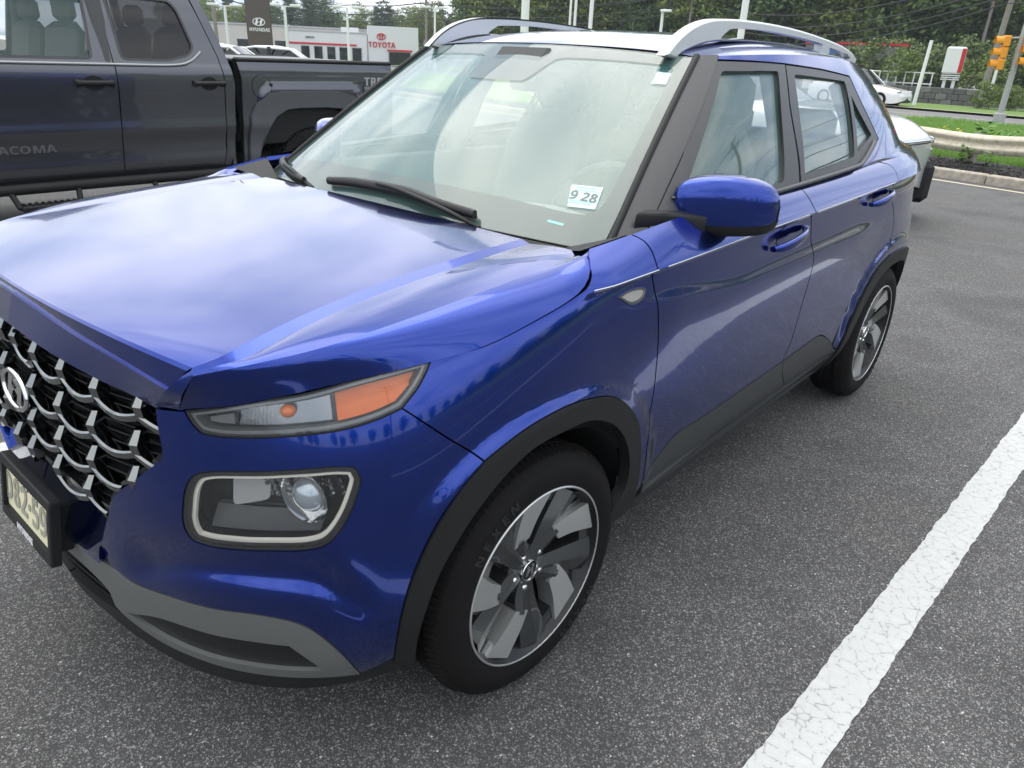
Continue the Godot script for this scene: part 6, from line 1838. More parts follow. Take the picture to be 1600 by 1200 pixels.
func ground() -> void:
	var g := MB.new()
	g.flat4(Vector3(-500, 0, -500), Vector3(500, 0, -500), Vector3(500, 0, 500), Vector3(-500, 0, 500), Vector3.UP)
	structure(put("lot", g, M.asphalt))
	structure(put("stall_line", stripe(func(z): return 1.452 - 0.048 * z, -4.7, 0.95, 0.128, 3), M.line_paint))
	structure(put("stall_line", stripe(func(z): return -1.33 - 0.048 * z, -4.7, 0.95, 0.11, 4), M.line_paint))
	structure(put("stall_line", stripe(func(z): return 4.25 - 0.048 * z, -4.7, 0.95, 0.11, 5), M.line_paint))
	structure(put("stall_line", stripe(func(z): return 7.05 - 0.048 * z, -4.7, 0.95, 0.11, 6), M.line_paint))
	structure(put("edge_line", strip(-30, 30, -0.42, -0.32, 0.004), M.line_cream))
	# kerb in cast lengths
	var kerb := structure(Node3D.new())
	kerb.name = "kerb"
	add_child(kerb)
	var bas := Basis(KD, Vector3.UP, -KN)
	var piece := box(MB.new(), Vector3.ZERO, Vector3(2.985, 0.17, 0.16), 0.02).mesh()
	for k in 16:
		var o := put("kerb_stone", piece, M.kerb, kerb)
		o.transform = Transform3D(bas.rotated(Vector3.UP, rng.randf_range(-0.004, 0.004)), kq(-22.5 + 3.0 * k, 0.06, 0.055 + rng.randf_range(-0.004, 0.004)))
	# mulch bed
	var mul := MB.new()
	var nz := FastNoiseLite.new()
	nz.frequency = 0.9
	for a in 60:
		for b in 5:
			var p := []
			for q in [[0, 0], [1, 0], [1, 1], [0, 1]]:
				var aa: float = -24.0 + (a + q[0]) * 0.8
				var bb: float = 0.13 + (b + q[1]) * 0.42
				p.append(kq(aa, bb, 0.10 + 0.05 * sin(PI * (b + q[1]) / 5.0) + 0.03 * nz.get_noise_2d(aa, bb)))
			mul.quad(mul.vert(p[0], Vector3.UP), mul.vert(p[1], Vector3.UP), mul.vert(p[2], Vector3.UP), mul.vert(p[3], Vector3.UP))
	structure(put("planting_bed", mul, M.mulch))
	var chips := MB.new()
	for k in 5200:
		var p := kq(rng.randf_range(-4, 7), rng.randf_range(0.16, 1.5), 0.125 + rng.randf() * 0.03)
		box(chips, p, Vector3(rng.randf_range(0.02, 0.07), 0.008, rng.randf_range(0.008, 0.02)), 0.0, Basis(Vector3(rng.randf() - 0.5, 1, rng.randf() - 0.5).normalized(), rng.randf() * TAU).rotated(Vector3.RIGHT, rng.randf_range(-0.5, 0.5)))
	var ch := put("bark_mulch", chips, M.mulch)
	ch.set_meta("kind", "stuff")
	tag(ch, "dark bark mulch spread behind the pale kerb", "mulch")
	# verge, road, far verge
	structure(put("verge", strip(-70, 60, 2.15, 15.4, 0.10), M.grass))
	structure(put("road", strip(-250, 250, 15.4, 22.2, 0.012), M.road))
	structure(put("road_line", strip(-250, 250, 18.75, 18.88, 0.017), M.line_cream))
	structure(put("stop_line", strip(3.2, 6.5, 15.9, 16.7, 0.017), M.line_paint))
	structure(put("far_verge", strip(-70, 90, 22.5, 31.0, 0.09), M.grass))
	structure(put("far_kerb", strip(-70, 90, 22.2, 22.5, 0.11), M.kerb))
	# wooded rise
	var hill := MB.new()
	var rows := []
	for b in 14:
		var row := []
		for a in 60:
			var aa := -190.0 + a * 6.0
			var bb := 40.0 + b * 12.0
			var h := 9.0 * sst(44, 130, bb) * sst(-110, -30, aa) + 1.2 * nz.get_noise_2d(aa * 0.05, bb * 0.05)
			row.append(kq(aa, bb, maxf(h, -0.2) - (0.3 if b == 0 else 0.0)))
		rows.append(row)
	structure(put("hill", loft(hill, rows), M.forest_floor))
	# blades of grass near the guard rail, and yellow-green ground cover
	var blade := MB.new()
	for k in 7:
		var a := rng.randf() * TAU
		var d := Vector3(cos(a), 0, sin(a))
		var s := Vector3(-d.z, 0, d.x) * 0.006
		var o := Vector3(rng.randf_range(-0.06, 0.06), 0, rng.randf_range(-0.06, 0.06))
		blade.flat3(o - s, o + s, o + d * 0.03 + Vector3(0, rng.randf_range(0.06, 0.11), 0), Vector3(d.x, 1.0, d.z))
	var mm := MultiMesh.new()
	mm.transform_format = MultiMesh.TRANSFORM_3D
	mm.mesh = blade.mesh()
	mm.instance_count = 16000
	for k in 16000:
		var f := pow(rng.randf(), 1.6)
		mm.set_instance_transform(k, Transform3D(Basis(Vector3.UP, rng.randf() * TAU).scaled(Vector3.ONE * rng.randf_range(0.8, 1.5)), kq(rng.randf_range(-9, 9), 2.2 + f * 13.0, 0.10)))
	var go := MultiMeshInstance3D.new()
	go.name = "lawn_grass"
	go.multimesh = mm
	go.material_override = M.grass_blade
	go.set_meta("kind", "stuff")
	tag(go, "mown green grass between the guard rail and the road", "grass")
	add_child(go)

# ------------------------------------------------------------------ behind the lot
func leaf_crown(seed_: int, rad: Vector3, clumps: int, leaves: int, leaf: float, base_y: float, cone := 0.0) -> MB:
	var r := RandomNumberGenerator.new()
	r.seed = seed_
	var mb := MB.new()
	mb.has_col = true
	var nz := FastNoiseLite.new()
	nz.seed = seed_
	nz.frequency = 0.9
	for c in clumps:
		var d := Vector3(r.randfn(), r.randfn(), r.randfn()).normalized()
		var f := pow(r.randf(), 0.42)
		var lump := 1.0 + 0.34 * nz.get_noise_3dv(d * 1.3)
		var ctr := d * f * lump
		if cone > 0.0:
			var hh := ctr.y * 0.5 + 0.5
			var k := lerpf(1.0, 0.18, clampf(hh, 0, 1)) * cone + (1.0 - cone)
			ctr.x *= k
			ctr.z *= k
		ctr *= rad
		ctr.y += base_y + rad.y
		var cs := r.randf_range(0.45, 1.0) * rad.x * 0.26
		var tone := r.randf_range(0.72, 1.28)
		for l in leaves:
			var e := Vector3(r.randfn(), r.randfn() * 0.6, r.randfn()) * cs * 0.62
			var n := (Vector3(r.randfn(), r.randfn() + 0.9, r.randfn()) + e.normalized() * 0.9).normalized()
			var t := n.cross(Vector3(r.randfn(), r.randfn(), r.randfn())).normalized()
			var b := n.cross(t)
			var s := leaf * r.randf_range(0.6, 1.3)
			var p := ctr + e
			var w := tone * r.randf_range(0.8, 1.2)
			var col := Color(w * r.randf_range(0.9, 1.15), w, w * r.randf_range(0.75, 1.05))
			var a0 := mb.vert(p - t * s, n, Vector2.ZERO, col)
			var a1 := mb.vert(p - b * s * 0.55 + t * s * 0.1, n, Vector2.ZERO, col)
			var a2 := mb.vert(p + t * s, n, Vector2.ZERO, col)
			var a3 := mb.vert(p + b * s * 0.55 + t * s * 0.1, n, Vector2.ZERO, col)
			mb.quad(a0, a1, a2, a3)
	return mb

func trunk_mesh(seed_: int, h: float, r0: float, limbs: int) -> MB:
	var r := RandomNumberGenerator.new()
	r.seed = seed_
	var mb := MB.new()
	var path := []
	var rad := []
	for k in 7:
		path.append(Vector3(r.randf_range(-0.12, 0.12) * k * 0.4, -0.5 + (h + 0.5) * k / 6.0, r.randf_range(-0.12, 0.12) * k * 0.4))
		rad.append(lerpf(r0, r0 * 0.25, k / 6.0))
	tube(mb, path, rad, 8)
	for k in limbs:
		var t := r.randf_range(0.35, 0.9)
		var a := r.randf() * TAU
		var o: Vector3 = along(path, t)
		var e := o + Vector3(cos(a), r.randf_range(0.5, 1.0), sin(a)) * h * 0.28
		tube(mb, [o, o.lerp(e, 0.5) + Vector3(0, 0.2, 0), e], [r0 * 0.4, r0 * 0.25, r0 * 0.08], 6)
	return mb

var tree_kinds := []

func make_trees() -> void:
	# [crown mesh, trunk mesh, crown material]
	for k in 4:
		tree_kinds.append([leaf_crown(40 + k, Vector3(3.4 + 0.3 * k, 4.6 + 0.4 * k, 3.3 + 0.2 * k), 190, 52, 0.17, 3.0 - 0.4 * k).mesh(), trunk_mesh(60 + k, 9.0 + k, 0.22, 7).mesh(), M["leaf_%d" % k]])
	tree_kinds.append([leaf_crown(51, Vector3(2.6, 6.6, 2.6), 150, 46, 0.17, 1.6, 0.7).mesh(), trunk_mesh(66, 11.5, 0.2, 6).mesh(), M.leaf_pine])
	tree_kinds.append([leaf_crown(52, Vector3(1.5, 1.2, 1.5), 60, 34, 0.10, 0.0).mesh(), trunk_mesh(67, 1.2, 0.05, 6).mesh(), M.leaf_1])

func plant_tree(called: String, kind: int, at: Vector3, size: float, label: String, group: String, mtl: Material = null) -> Node3D:
	var t := thing(called, label, "tree" if not called.ends_with("bush") else "bush", at, rng.randf() * TAU, group)
	t.scale = Vector3(size * rng.randf_range(0.9, 1.12), size, size * rng.randf_range(0.9, 1.12))
	put("trunk", tree_kinds[kind][1], M.bark, t)
	put("crown", tree_kinds[kind][0], mtl if mtl != null else tree_kinds[kind][2], t)
	return t

func far(az_px: Vector3, d: float) -> Vector3:
	return az_px

# a place from its bearing (degrees left of straight back, -z) and its distance from where the photographer stands
func bearing(deg: float, d: float, y := 0.0) -> Vector3:
	var a := deg_to_rad(deg)
	return Vector3(1.7267 - sin(a) * d, y, 1.1498 - cos(a) * d)

func hill_y(p: Vector3) -> float:
	var q := p - KP
	var aa := q.dot(KD)
	var bb := q.dot(KN)
	return 9.0 * sst(44, 130, bb) * sst(-110, -30, aa)

func background() -> void:
	make_trees()
	# woods: to the right they stand close and high, to the left lower and farther away
	for row in 4:
		var n := 26 - row
		for k in n:
			var deg := lerpf(5.0, 44.0, (k + rng.randf_range(-0.3, 0.3)) / (n - 1.0))
			var d := 74.0 + row * 13.0 + rng.randf_range(-4, 4) + 16.0 * sst(20, 44, deg)
			var p := bearing(deg, d)
			p.y = hill_y(p) - 0.2
			plant_tree("broadleaf_tree", rng.randi() % 4, p, rng.randf_range(0.95, 1.45) * (1.0 - 0.15 * sst(25, 44, deg)), "tall leafy green tree in the wood beyond the road", "trees of the wood beyond the road", M["leaf_%d" % (rng.randi() % 4)])
	for k in 40:
		var deg := lerpf(42.5, 64.0, (k + rng.randf_range(-0.4, 0.4)) / 39.0)
		var d := 150.0 + rng.randf_range(-12, 24)
		var p := bearing(deg, d)
		p.y = -0.2
		var kind := 4 if rng.randf() < 0.35 else rng.randi() % 4
		plant_tree("distant_tree", kind, p, rng.randf_range(0.60, 0.86) * (0.92 if kind == 4 else 1.0), "dark green tree in the far wood behind the white showroom", "trees of the far wood behind the showroom")
	# trees across the street, outside the picture, that the door windows mirror
	for k in 15:
		var p := Vector3(14.0 + k * 5.0 + rng.randf_range(-1.5, 1.5), -0.1, -40.0 + k * 2.6 + rng.randf_range(-3, 3))
		plant_tree("street_tree", rng.randi() % 4, p, rng.randf_range(0.38, 0.6), "broadleaf tree along the street to the right of the lot", "street trees to the right of the lot")
	for k in 9:
		var p := Vector3(62.0 + rng.randf_range(-4, 4), -0.1, 4.0 + k * 8.0)
		plant_tree("street_tree", rng.randi() % 4, p, rng.randf_range(0.45, 0.65), "broadleaf tree along the street to the right of the lot", "street trees to the right of the lot")
	poles()
	guard_rail()
	roadside()
	showroom()
	parked_cars()

func pole_thing(called: String, label: String, cat: String, at: Vector3, h: float, r0: float, r1: float, m: Material, lean := 0.0) -> Node3D:
	var t := thing(called, label, cat, at)
	t.rotation.z = lean
	put("shaft", tube(MB.new(), [Vector3(0, -0.1, 0), Vector3(0, h * 0.5, 0), Vector3(0, h, 0)], [r0, (r0 + r1) * 0.5, r1], 12), m, t)
	return t

func utility_pole(at: Vector3, h: float, arm_dir: float, arms: Array, label: String, lean := 0.0) -> Node3D:
	var t := pole_thing("utility_pole", label, "utility pole", at, h, 0.15, 0.10, M.pole_wood, lean)
	for a in arms:
		var arm := sub("crossarm", t, Vector3(0, a, 0))
		arm.rotation.y = arm_dir
		put("beam", box(MB.new(), Vector3.ZERO, Vector3(2.3, 0.11, 0.09), 0.01), M.pole_wood, arm)
		for x in [-1.05, -0.55, 0.55, 1.05]:
			put("insulator", lathe(MB.new(), [Vector2(0.0, 0.24), Vector2(0.03, 0.23), Vector2(0.05, 0.17), Vector2(0.03, 0.15), Vector2(0.05, 0.10), Vector2(0.02, 0.05)], Vector3(x, 0, 0), Basis.IDENTITY, 8), M.insulator, arm)
		for x in [-0.6, 0.6]:
			put("brace", tube(MB.new(), [Vector3(x, -0.04, 0.05), Vector3(0, -0.6, 0.1)], 0.018, 5), M.pole_wood, arm)
	return t

func wire(a: Vector3, b: Vector3, sag: float, r: float, label: String, grp := "overhead wires") -> void:
	var pts := []
	for k in 15:
		var t := k / 14.0
		pts.append(a.lerp(b, t) - Vector3(0, sag * 4.0 * t * (1.0 - t), 0))
	var o := put("overhead_wire", tube(MB.new(), pts, r, 5), M.wire)
	tag(o, label, "wire", grp)

func poles() -> void:
	var p1 := Vector3(-6.6, 0, -43.4)
	utility_pole(p1, 9.6, 0.1, [7.0, 8.6], "leaning wooden utility pole behind the traffic signal", -0.03)
	var p2 := Vector3(-11.7, 0, -66.0)
	utility_pole(p2, 8.2, 0.1, [6.9, 7.8], "wooden utility pole behind the white pylon sign", 0.0)
	var p3 := bearing(29.3, 72.0)
	utility_pole(p3, 10.0, 0.5, [8.0, 9.2], "wooden utility pole in front of the wood, above the roof rail", 0.0)
	var p4 := bearing(47.6, 78.0)
	utility_pole(p4, 11.0, 0.8, [5.6, 7.2], "wooden utility pole right of the white showroom", 0.0)
	var p5 := bearing(61.6, 66.0)
	utility_pole(p5, 12.0, 0.9, [7.6, 9.0], "wooden utility pole left of the dark brown sign", 0.0)
	var p6 := Vector3(10.2, 0, -17.5)
	utility_pole(p6, 10.6, 0.6, [9.2, 10.2], "utility pole beside the lot, mirrored in the door window", -0.05)
	var p7 := Vector3(24.0, 0, 4.0)
	utility_pole(p7, 10.6, 1.2, [9.2, 10.2], "utility pole by the street to the right of the lot", 0.0)
	var hs := [7.1, 7.1, 7.2, 8.7, 8.7, 6.3, 5.6, 5.1, 4.7]
	for k in hs.size():
		var o := -0.9 + 0.45 * (k % 5)
		var th := 0.014 if k < 5 else 0.026
		wire(p1 + Vector3(0.1, hs[k], o), p3 + Vector3(0, hs[k] * 0.95 + 0.4, o), 1.0 + 0.1 * k, th * 1.3, "overhead wire crossing in front of the right-hand wood")
		wire(p1 + Vector3(0.1, hs[k], o), Vector3(18, hs[k] + 0.5, -30 + o), 0.5, th, "overhead wire running right from the leaning pole")
		if k < 7: wire(p3 + Vector3(0, hs[k] * 0.95 + 0.4, o), p4 + Vector3(o, hs[k] * 0.8, 0), 0.9, th * 1.6, "overhead wire above the far roof rail")
		if k < 7: wire(p4 + Vector3(o, hs[k] * 0.8, 0), p5 + Vector3(o, hs[k] * 0.85, 0), 1.0, th * 1.6, "overhead wire crossing in front of the showroom")
		if k < 5: wire(p6 + Vector3(o, 9.3 + 0.2 * k, 0), p7 + Vector3(o, 9.3 + 0.2 * k, 0), 0.7, 0.012, "overhead wire along the street to the right of the lot", "street wires to the right")
		if k < 5: wire(p6 + Vector3(o, 9.3 + 0.2 * k, 0), Vector3(2.0 + o, 9.3, -70.0), 0.8, 0.012, "overhead wire from the mirrored pole towards the wood", "street wires to the right")
	# lot lamps with twin heads
	var spots := [[60.9, 60.0, 3.75, "lot lamp left of the dark brown sign"], [57.1, 60.0, 3.95, "lot lamp between the brown sign and the showroom"], [53.0, 66.0, 4.35, "lot lamp in front of the showroom wall"], [47.0, 72.0, 4.95, "lot lamp at the right end of the showroom"]]
	for q in spots:
		var t := pole_thing("lot_lamp", "white twin-headed " + q[3], "lamp", bearing(q[0], q[1]), q[2], 0.11, 0.09, M.white_paint)
		put("arm", box(MB.new(), Vector3(0, q[2] + 0.03, 0), Vector3(1.7, 0.07, 0.09), 0.01, Basis(Vector3.UP, 0.9)), M.white_paint, t)
		for s in [-1, 1]:
			put("lamp_head", box(MB.new(), Vector3(cos(0.9) * 0.75 * s, q[2] + 0.1, -sin(0.9) * 0.75 * s), Vector3(0.75, 0.16, 0.4), 0.03, Basis(Vector3.UP, 0.9)), M.white_paint, t)
	var tall := [[40.7, 45.0, 10.0, 0.24, "tall thick white light mast above the far roof rail"], [37.55, 60.0, 10.0, 0.09, "left of two slim white masts standing close together"], [37.2, 61.0, 10.0, 0.11, "right of two slim white masts standing close together"], [36.1, 50.0, 9.0, 0.13, "single white mast above the middle of the roof"], [25.8, 40.0, 9.0, 0.17, "white mast behind the near roof rail"], [31.2, 55.0, 4.6, 0.11, "short white lamp post above the front of the near roof rail"]]
	for q in tall:
		var t := pole_thing("light_mast", q[4], "mast", bearing(q[0], q[1]), q[2], q[3], q[3] * 0.85, M.white_paint)
		put("lamp_head", box(MB.new(), Vector3(0.3, q[2], 0.1), Vector3(0.7, 0.15, 0.35), 0.03, Basis(Vector3.UP, 0.4)), M.white_paint, t)

func guard_rail() -> void:
	var t := thing("guard_rail", "cream steel guard rail behind the mulch bed", "guard rail")
	# W profile swept along the kerb, a little bent
	var prof := [Vector2(0.0, 0.32), Vector2(-0.02, 0.34), Vector2(-0.065, 0.39), Vector2(-0.065, 0.43), Vector2(-0.01, 0.475), Vector2(-0.01, 0.50), Vector2(-0.065, 0.545), Vector2(-0.065, 0.585), Vector2(-0.02, 0.625), Vector2(0.0, 0.635)]
	var rows := []
	for k in 81:
		var a := -14.0 + 24.0 * k / 80.0
		var dy := 0.02 * sin(a * 1.3) + 0.015 * sin(a * 2.9 + 1.0)
		var db := 0.03 * sin(a * 0.9)
		var row := []
		for p in prof: row.append(kq(a, 1.45 + p.x + db, p.y + dy))
		rows.append(row)
	put("beam", loft(MB.new(), rows), M.rail_cream, t)
	var post := box(MB.new(), Vector3(0, 0.3, 0), Vector3(0.12, 0.62, 0.14), 0.01).mesh()
	for k in 12:
		var o := put("post", post, M.pole_wood, t)
		o.transform = Transform3D(Basis(KD, Vector3.UP, -KN), kq(-13.0 + 2.0 * k, 1.55))
	# low leafy plants along its foot and yellow ones behind
	for k in 30:
		var a := -4.0 + k * 0.36 + rng.randf_range(-0.12, 0.12)
		var b := 1.15 + rng.randf_range(-0.12, 0.2)
		low_plant(kq(a, b, 0.12), rng.randf_range(0.16, 0.34), M.leaf_young, "small green leafy plant at the foot of the guard rail", "plants along the guard rail")
	for k in 26:
		var a := -6.5 + k * 0.24 + rng.randf_range(-0.1, 0.1)
		low_plant(kq(a, 3.6 + rng.randf_range(-0.4, 1.4), 0.1), rng.randf_range(0.3, 0.55), M.leaf_yellow if rng.randf() < 0.35 else M.leaf_young, "yellow green shrublet on the grass behind the guard rail", "shrublets behind the guard rail")

var plant_meshes := []
func low_plant(at: Vector3, h: float, m: Material, label: String, grp: String) -> void:
	if plant_meshes.is_empty():
		for k in 3:
			var mb := MB.new()
			mb.has_col = true
			for s in 9:
				var a := rng.randf() * TAU
				var lean := Vector3(cos(a), 0, sin(a)) * rng.randf_range(0.1, 0.5)
				for q in 8:
					var y := 0.15 + 0.85 * q / 7.0
					var p := lean * y + Vector3(0, y, 0)
					var b := rng.randf() * TAU
					var d := Vector3(cos(b), rng.randf_range(-0.1, 0.5), sin(b)).normalized()
					var w := d.cross(Vector3.UP).normalized() * 0.085
					var l := 0.26
					var n := (Vector3.UP + d * 0.3).normalized()
					var c := Color.WHITE * rng.randf_range(0.75, 1.25)
					mb.quad(mb.vert(p, n, Vector2.ZERO, c), mb.vert(p + d * l * 0.5 + w, n, Vector2.ZERO, c), mb.vert(p + d * l, n, Vector2.ZERO, c), mb.vert(p + d * l * 0.5 - w, n, Vector2.ZERO, c))
			plant_meshes.append(mb.mesh())
	var t := put("leafy_plant", plant_meshes[rng.randi() % 3], m)
	t.position = at
	t.scale = Vector3(h * 1.1, h, h * 1.1)
	t.rotation.y = rng.randf() * TAU
	tag(t, label, "plant", grp)

func signal_head(t: Node3D, at: Vector3, turn: float) -> void:
	var hd := sub("signal_head", t, at)
	hd.rotation.y = turn
	for k in 3:
		put("housing", box(MB.new(), Vector3(0, -0.36 * k, 0), Vector3(0.34, 0.345, 0.2), 0.03), M.signal_yellow, hd)
		var vis := MB.new()
		var rows := []
		for q in 13:
			var a := PI * (-0.15 + 1.3 * q / 12.0)
			rows.append([Vector3(cos(a) * 0.145, -0.36 * k + sin(a) * 0.145, 0.1), Vector3(cos(a) * 0.145, -0.36 * k + sin(a) * 0.145, 0.34)])
		loft(vis, rows)
		put("visor", vis, M.signal_yellow, hd)
		put("lens", lathe(MB.new(), [Vector2(0, 0.02), Vector2(0.13, 0.0)], Vector3(0, -0.36 * k, 0.105), Basis(Vector3.RIGHT, Vector3.BACK, Vector3.UP), 16), M.signal_dark, hd)

func roadside() -> void:
	# traffic signal on its post
	var sp := Vector3(-3.4, 0, -30.2)
	var t := pole_thing("traffic_signal", "grey signal post with two yellow traffic light heads", "traffic light", sp, 3.3, 0.10, 0.09, M.galvanised)
	put("base", box(MB.new(), Vector3(0, 0.18, 0), Vector3(0.34, 0.42, 0.34), 0.03), M.galvanised, t)
	put("bracket", tube(MB.new(), [Vector3(-0.5, 2.7, 0.1), Vector3(0, 2.75, 0), Vector3(0.55, 2.8, 0.1)], 0.03, 8), M.galvanised, t)
	signal_head(t, Vector3(-0.42, 2.62, 0.15), -1.1)
	signal_head(t, Vector3(0.42, 2.72, 0.15), -1.1)
	# red light farther right, on a green-grey post
	var p2 := Vector3(-4.2, 0, -41.5)
	var t2 := pole_thing("far_signal", "farther grey signal post with a small lit red lamp", "traffic light", p2, 2.0, 0.12, 0.12, M.galvanised)
	put("housing", box(MB.new(), Vector3(-0.1, 1.75, 0.15), Vector3(0.34, 0.34, 0.2), 0.03), M.black_plastic, t2)
	put("red_lamp", lathe(MB.new(), [Vector2(0, 0.02), Vector2(0.14, 0.0)], Vector3(-0.1, 1.75, 0.27), Basis(Vector3.RIGHT, Vector3.BACK, Vector3.UP), 16), M.red_glow, t2)
	var rl := OmniLight3D.new()
	rl.name = "red_lamp_light"
	rl.light_color = Color(1.0, 0.08, 0.05)
	rl.light_energy = 0.05
	rl.light_size = 0.1
	rl.shadow_enabled = true
	rl.omni_range = 10.0
	t2.add_child(rl)
	rl.position = Vector3(-0.1, 1.75, 0.42)
	# white posts
	pole_thing("white_post", "white leaning post standing before the dark stone wall", "post", Vector3(-8.95, 0, -41.0), 3.0, 0.09, 0.08, M.white_paint, -0.03)
	pole_thing("white_post", "white post right of the pylon sign", "post", Vector3(-6.8, 0, -46.5), 2.9, 0.08, 0.07, M.white_paint)
	# pylon sign
	var ps := thing("pylon_sign", "white and red pylon sign on two white legs above the stone wall", "sign", Vector3(-9.0, 0, -47.0), 0.25)
	for x in [-0.22, 0.22]: put("leg", tube(MB.new(), [Vector3(x, 0, 0), Vector3(x, 1.4, 0)], 0.09, 10), M.white_paint, ps)
	put("panel", box(MB.new(), Vector3(0, 2.25, 0), Vector3(0.95, 1.35, 0.35), 0.08), M.white_paint, ps)
	put("red_band", box(MB.new(), Vector3(0.36, 2.25, 0.18), Vector3(0.2, 1.2, 0.03), 0.01), M.red_paint, ps)
	for k in 3: put("slat", box(MB.new(), Vector3(0, 1.30 + 0.1 * k, 0), Vector3(0.9, 0.05, 0.34), 0.01), M.white_paint, ps)
	# stone wall in courses and a rail fence on top of it
	var wt := thing("stone_wall", "low dark grey block retaining wall across the road", "wall", Vector3(-12.0, 0, -46.0), -0.2)
	var blk := box(MB.new(), Vector3.ZERO, Vector3(0.58, 0.29, 0.3), 0.03).mesh()
	for r in 3:
		for c in 18:
			var o := put("block", blk, M.stone if (r * 7 + c * 3) % 4 else M.stone_pale, wt)
			o.position = Vector3(-3.6 + c * 0.6 + 0.3 * (r % 2), 0.15 + 0.3 * r, rng.randf_range(-0.02, 0.02))
	var fe := thing("rail_fence", "white rail fence above the stone wall", "fence", Vector3(-12.8, 0.9, -47.5), -0.2)
	for k in 13: put("picket", box(MB.new(), Vector3(-3.0 + k * 0.5, 0.35, 0), Vector3(0.05, 0.7, 0.05), 0.0), M.white_paint, fe)
	for y in [0.12, 0.68]: put("rail", box(MB.new(), Vector3(0, y, 0.04), Vector3(6.2, 0.06, 0.04), 0.0), M.white_paint, fe)
	var cb := thing("utility_cabinet", "pale grey utility cabinet beside the stone wall", "cabinet", Vector3(-7.3, 0, -45.6), 0.1)
	put("body", box(MB.new(), Vector3(0, 0.45, 0), Vector3(1.7, 0.9, 0.7), 0.03), M.galvanised, cb)
	put("door", box(MB.new(), Vector3(0.4, 0.45, 0.36), Vector3(0.7, 0.78, 0.02), 0.005), M.galvanised, cb)
	# shop with red trim
	var sh := thing("roadside_shop", "low shop with grey shingled roof and red trim", "building", Vector3(-17.4, 0.3, -57.0), 0.2)
	put("wall", box(MB.new(), Vector3(0, 0.9, 0), Vector3(6.0, 1.9, 4.0), 0.0), M.wall_white, sh)
	put("mansard", box(MB.new(), Vector3(0, 2.35, 0), Vector3(6.4, 1.0, 4.4), 0.1), M.shingle, sh)
	put("red_trim", box(MB.new(), Vector3(0, 2.9, 0), Vector3(6.5, 0.14, 4.5), 0.0), M.red_paint, sh)
	put("blue_sign", box(MB.new(), Vector3(-1.6, 2.45, 2.25), Vector3(1.2, 0.5, 0.06), 0.0), M.blue_sign, sh)
	for x in [-1.9, -0.2, 1.4]:
		var dd := put("window", box(MB.new(), Vector3(x, 0.95, 2.02), Vector3(0.8, 1.1, 0.06), 0.0), M.white_paint, sh)
		put("pane", box(MB.new(), Vector3(x, 0.95, 2.06), Vector3(0.62, 0.9, 0.02), 0.0), M.dark_glass, dd)
	put("door", box(MB.new(), Vector3(0.6, 0.8, 2.03), Vector3(0.8, 1.6, 0.06), 0.0), M.red_dark, sh)
	# grey house
	var ho := thing("grey_house", "grey house with a pitched roof behind the utility pole", "building", Vector3(-7.4, 0.0, -62.0), -0.15)
	put("wall", box(MB.new(), Vector3(0, 1.1, 0), Vector3(5.0, 2.3, 4.0), 0.0), M.wall_grey, ho)
	var rf := MB.new()
	extrude(rf, PackedVector2Array([Vector2(-2.7, 2.2), Vector2(2.7, 2.2), Vector2(0.3, 3.8), Vector2(-0.3, 3.8)]), 4.4, Vector3(0, 0, -2.2))
	put("roof", rf, M.roof_grey, ho)
	for x in [-1.4, 0.2, 1.6]:
		var fr := put("window", box(MB.new(), Vector3(x, 1.3, 2.03), Vector3(0.8, 0.9, 0.06), 0.0), M.white_paint, ho)
		put("pane", box(MB.new(), Vector3(x, 1.3, 2.07), Vector3(0.64, 0.74, 0.02), 0.0), M.dark_glass, fr)
	# bushes
	for q in [[-11.6, 1.05, -47.5, 0.75, "rounded bush above the stone wall beside the shop"], [-6.0, 0.0, -42.6, 0.55, "dark clipped bush beside the leaning utility pole"], [-4.9, 0.0, -42.8, 0.5, "dark clipped bush right of the utility pole"], [-9.4, 0.0, -39.2, 0.3, "small bush beside the parked white crossover"], [-8.0, 0.3, -50.0, 1.0, "dark tall bush behind the pylon sign"]]:
		plant_tree("round_bush", 5, Vector3(q[0], q[1], q[2]), q[3], q[4], "")
	for k in 14:
		plant_tree("scrub_bush", 5, Vector3(-17.0 + k * 1.3, 0.5, -53.0 - rng.randf() * 6.0), rng.randf_range(1.0, 1.5), "pale green scrub on the bank below the wood", "scrub on the bank", M.leaf_scrub)
	plant_tree("roadside_tree", 1, Vector3(-4.4, 0, -52.0), 0.62, "single dark-trunked tree right of the utility pole", "")

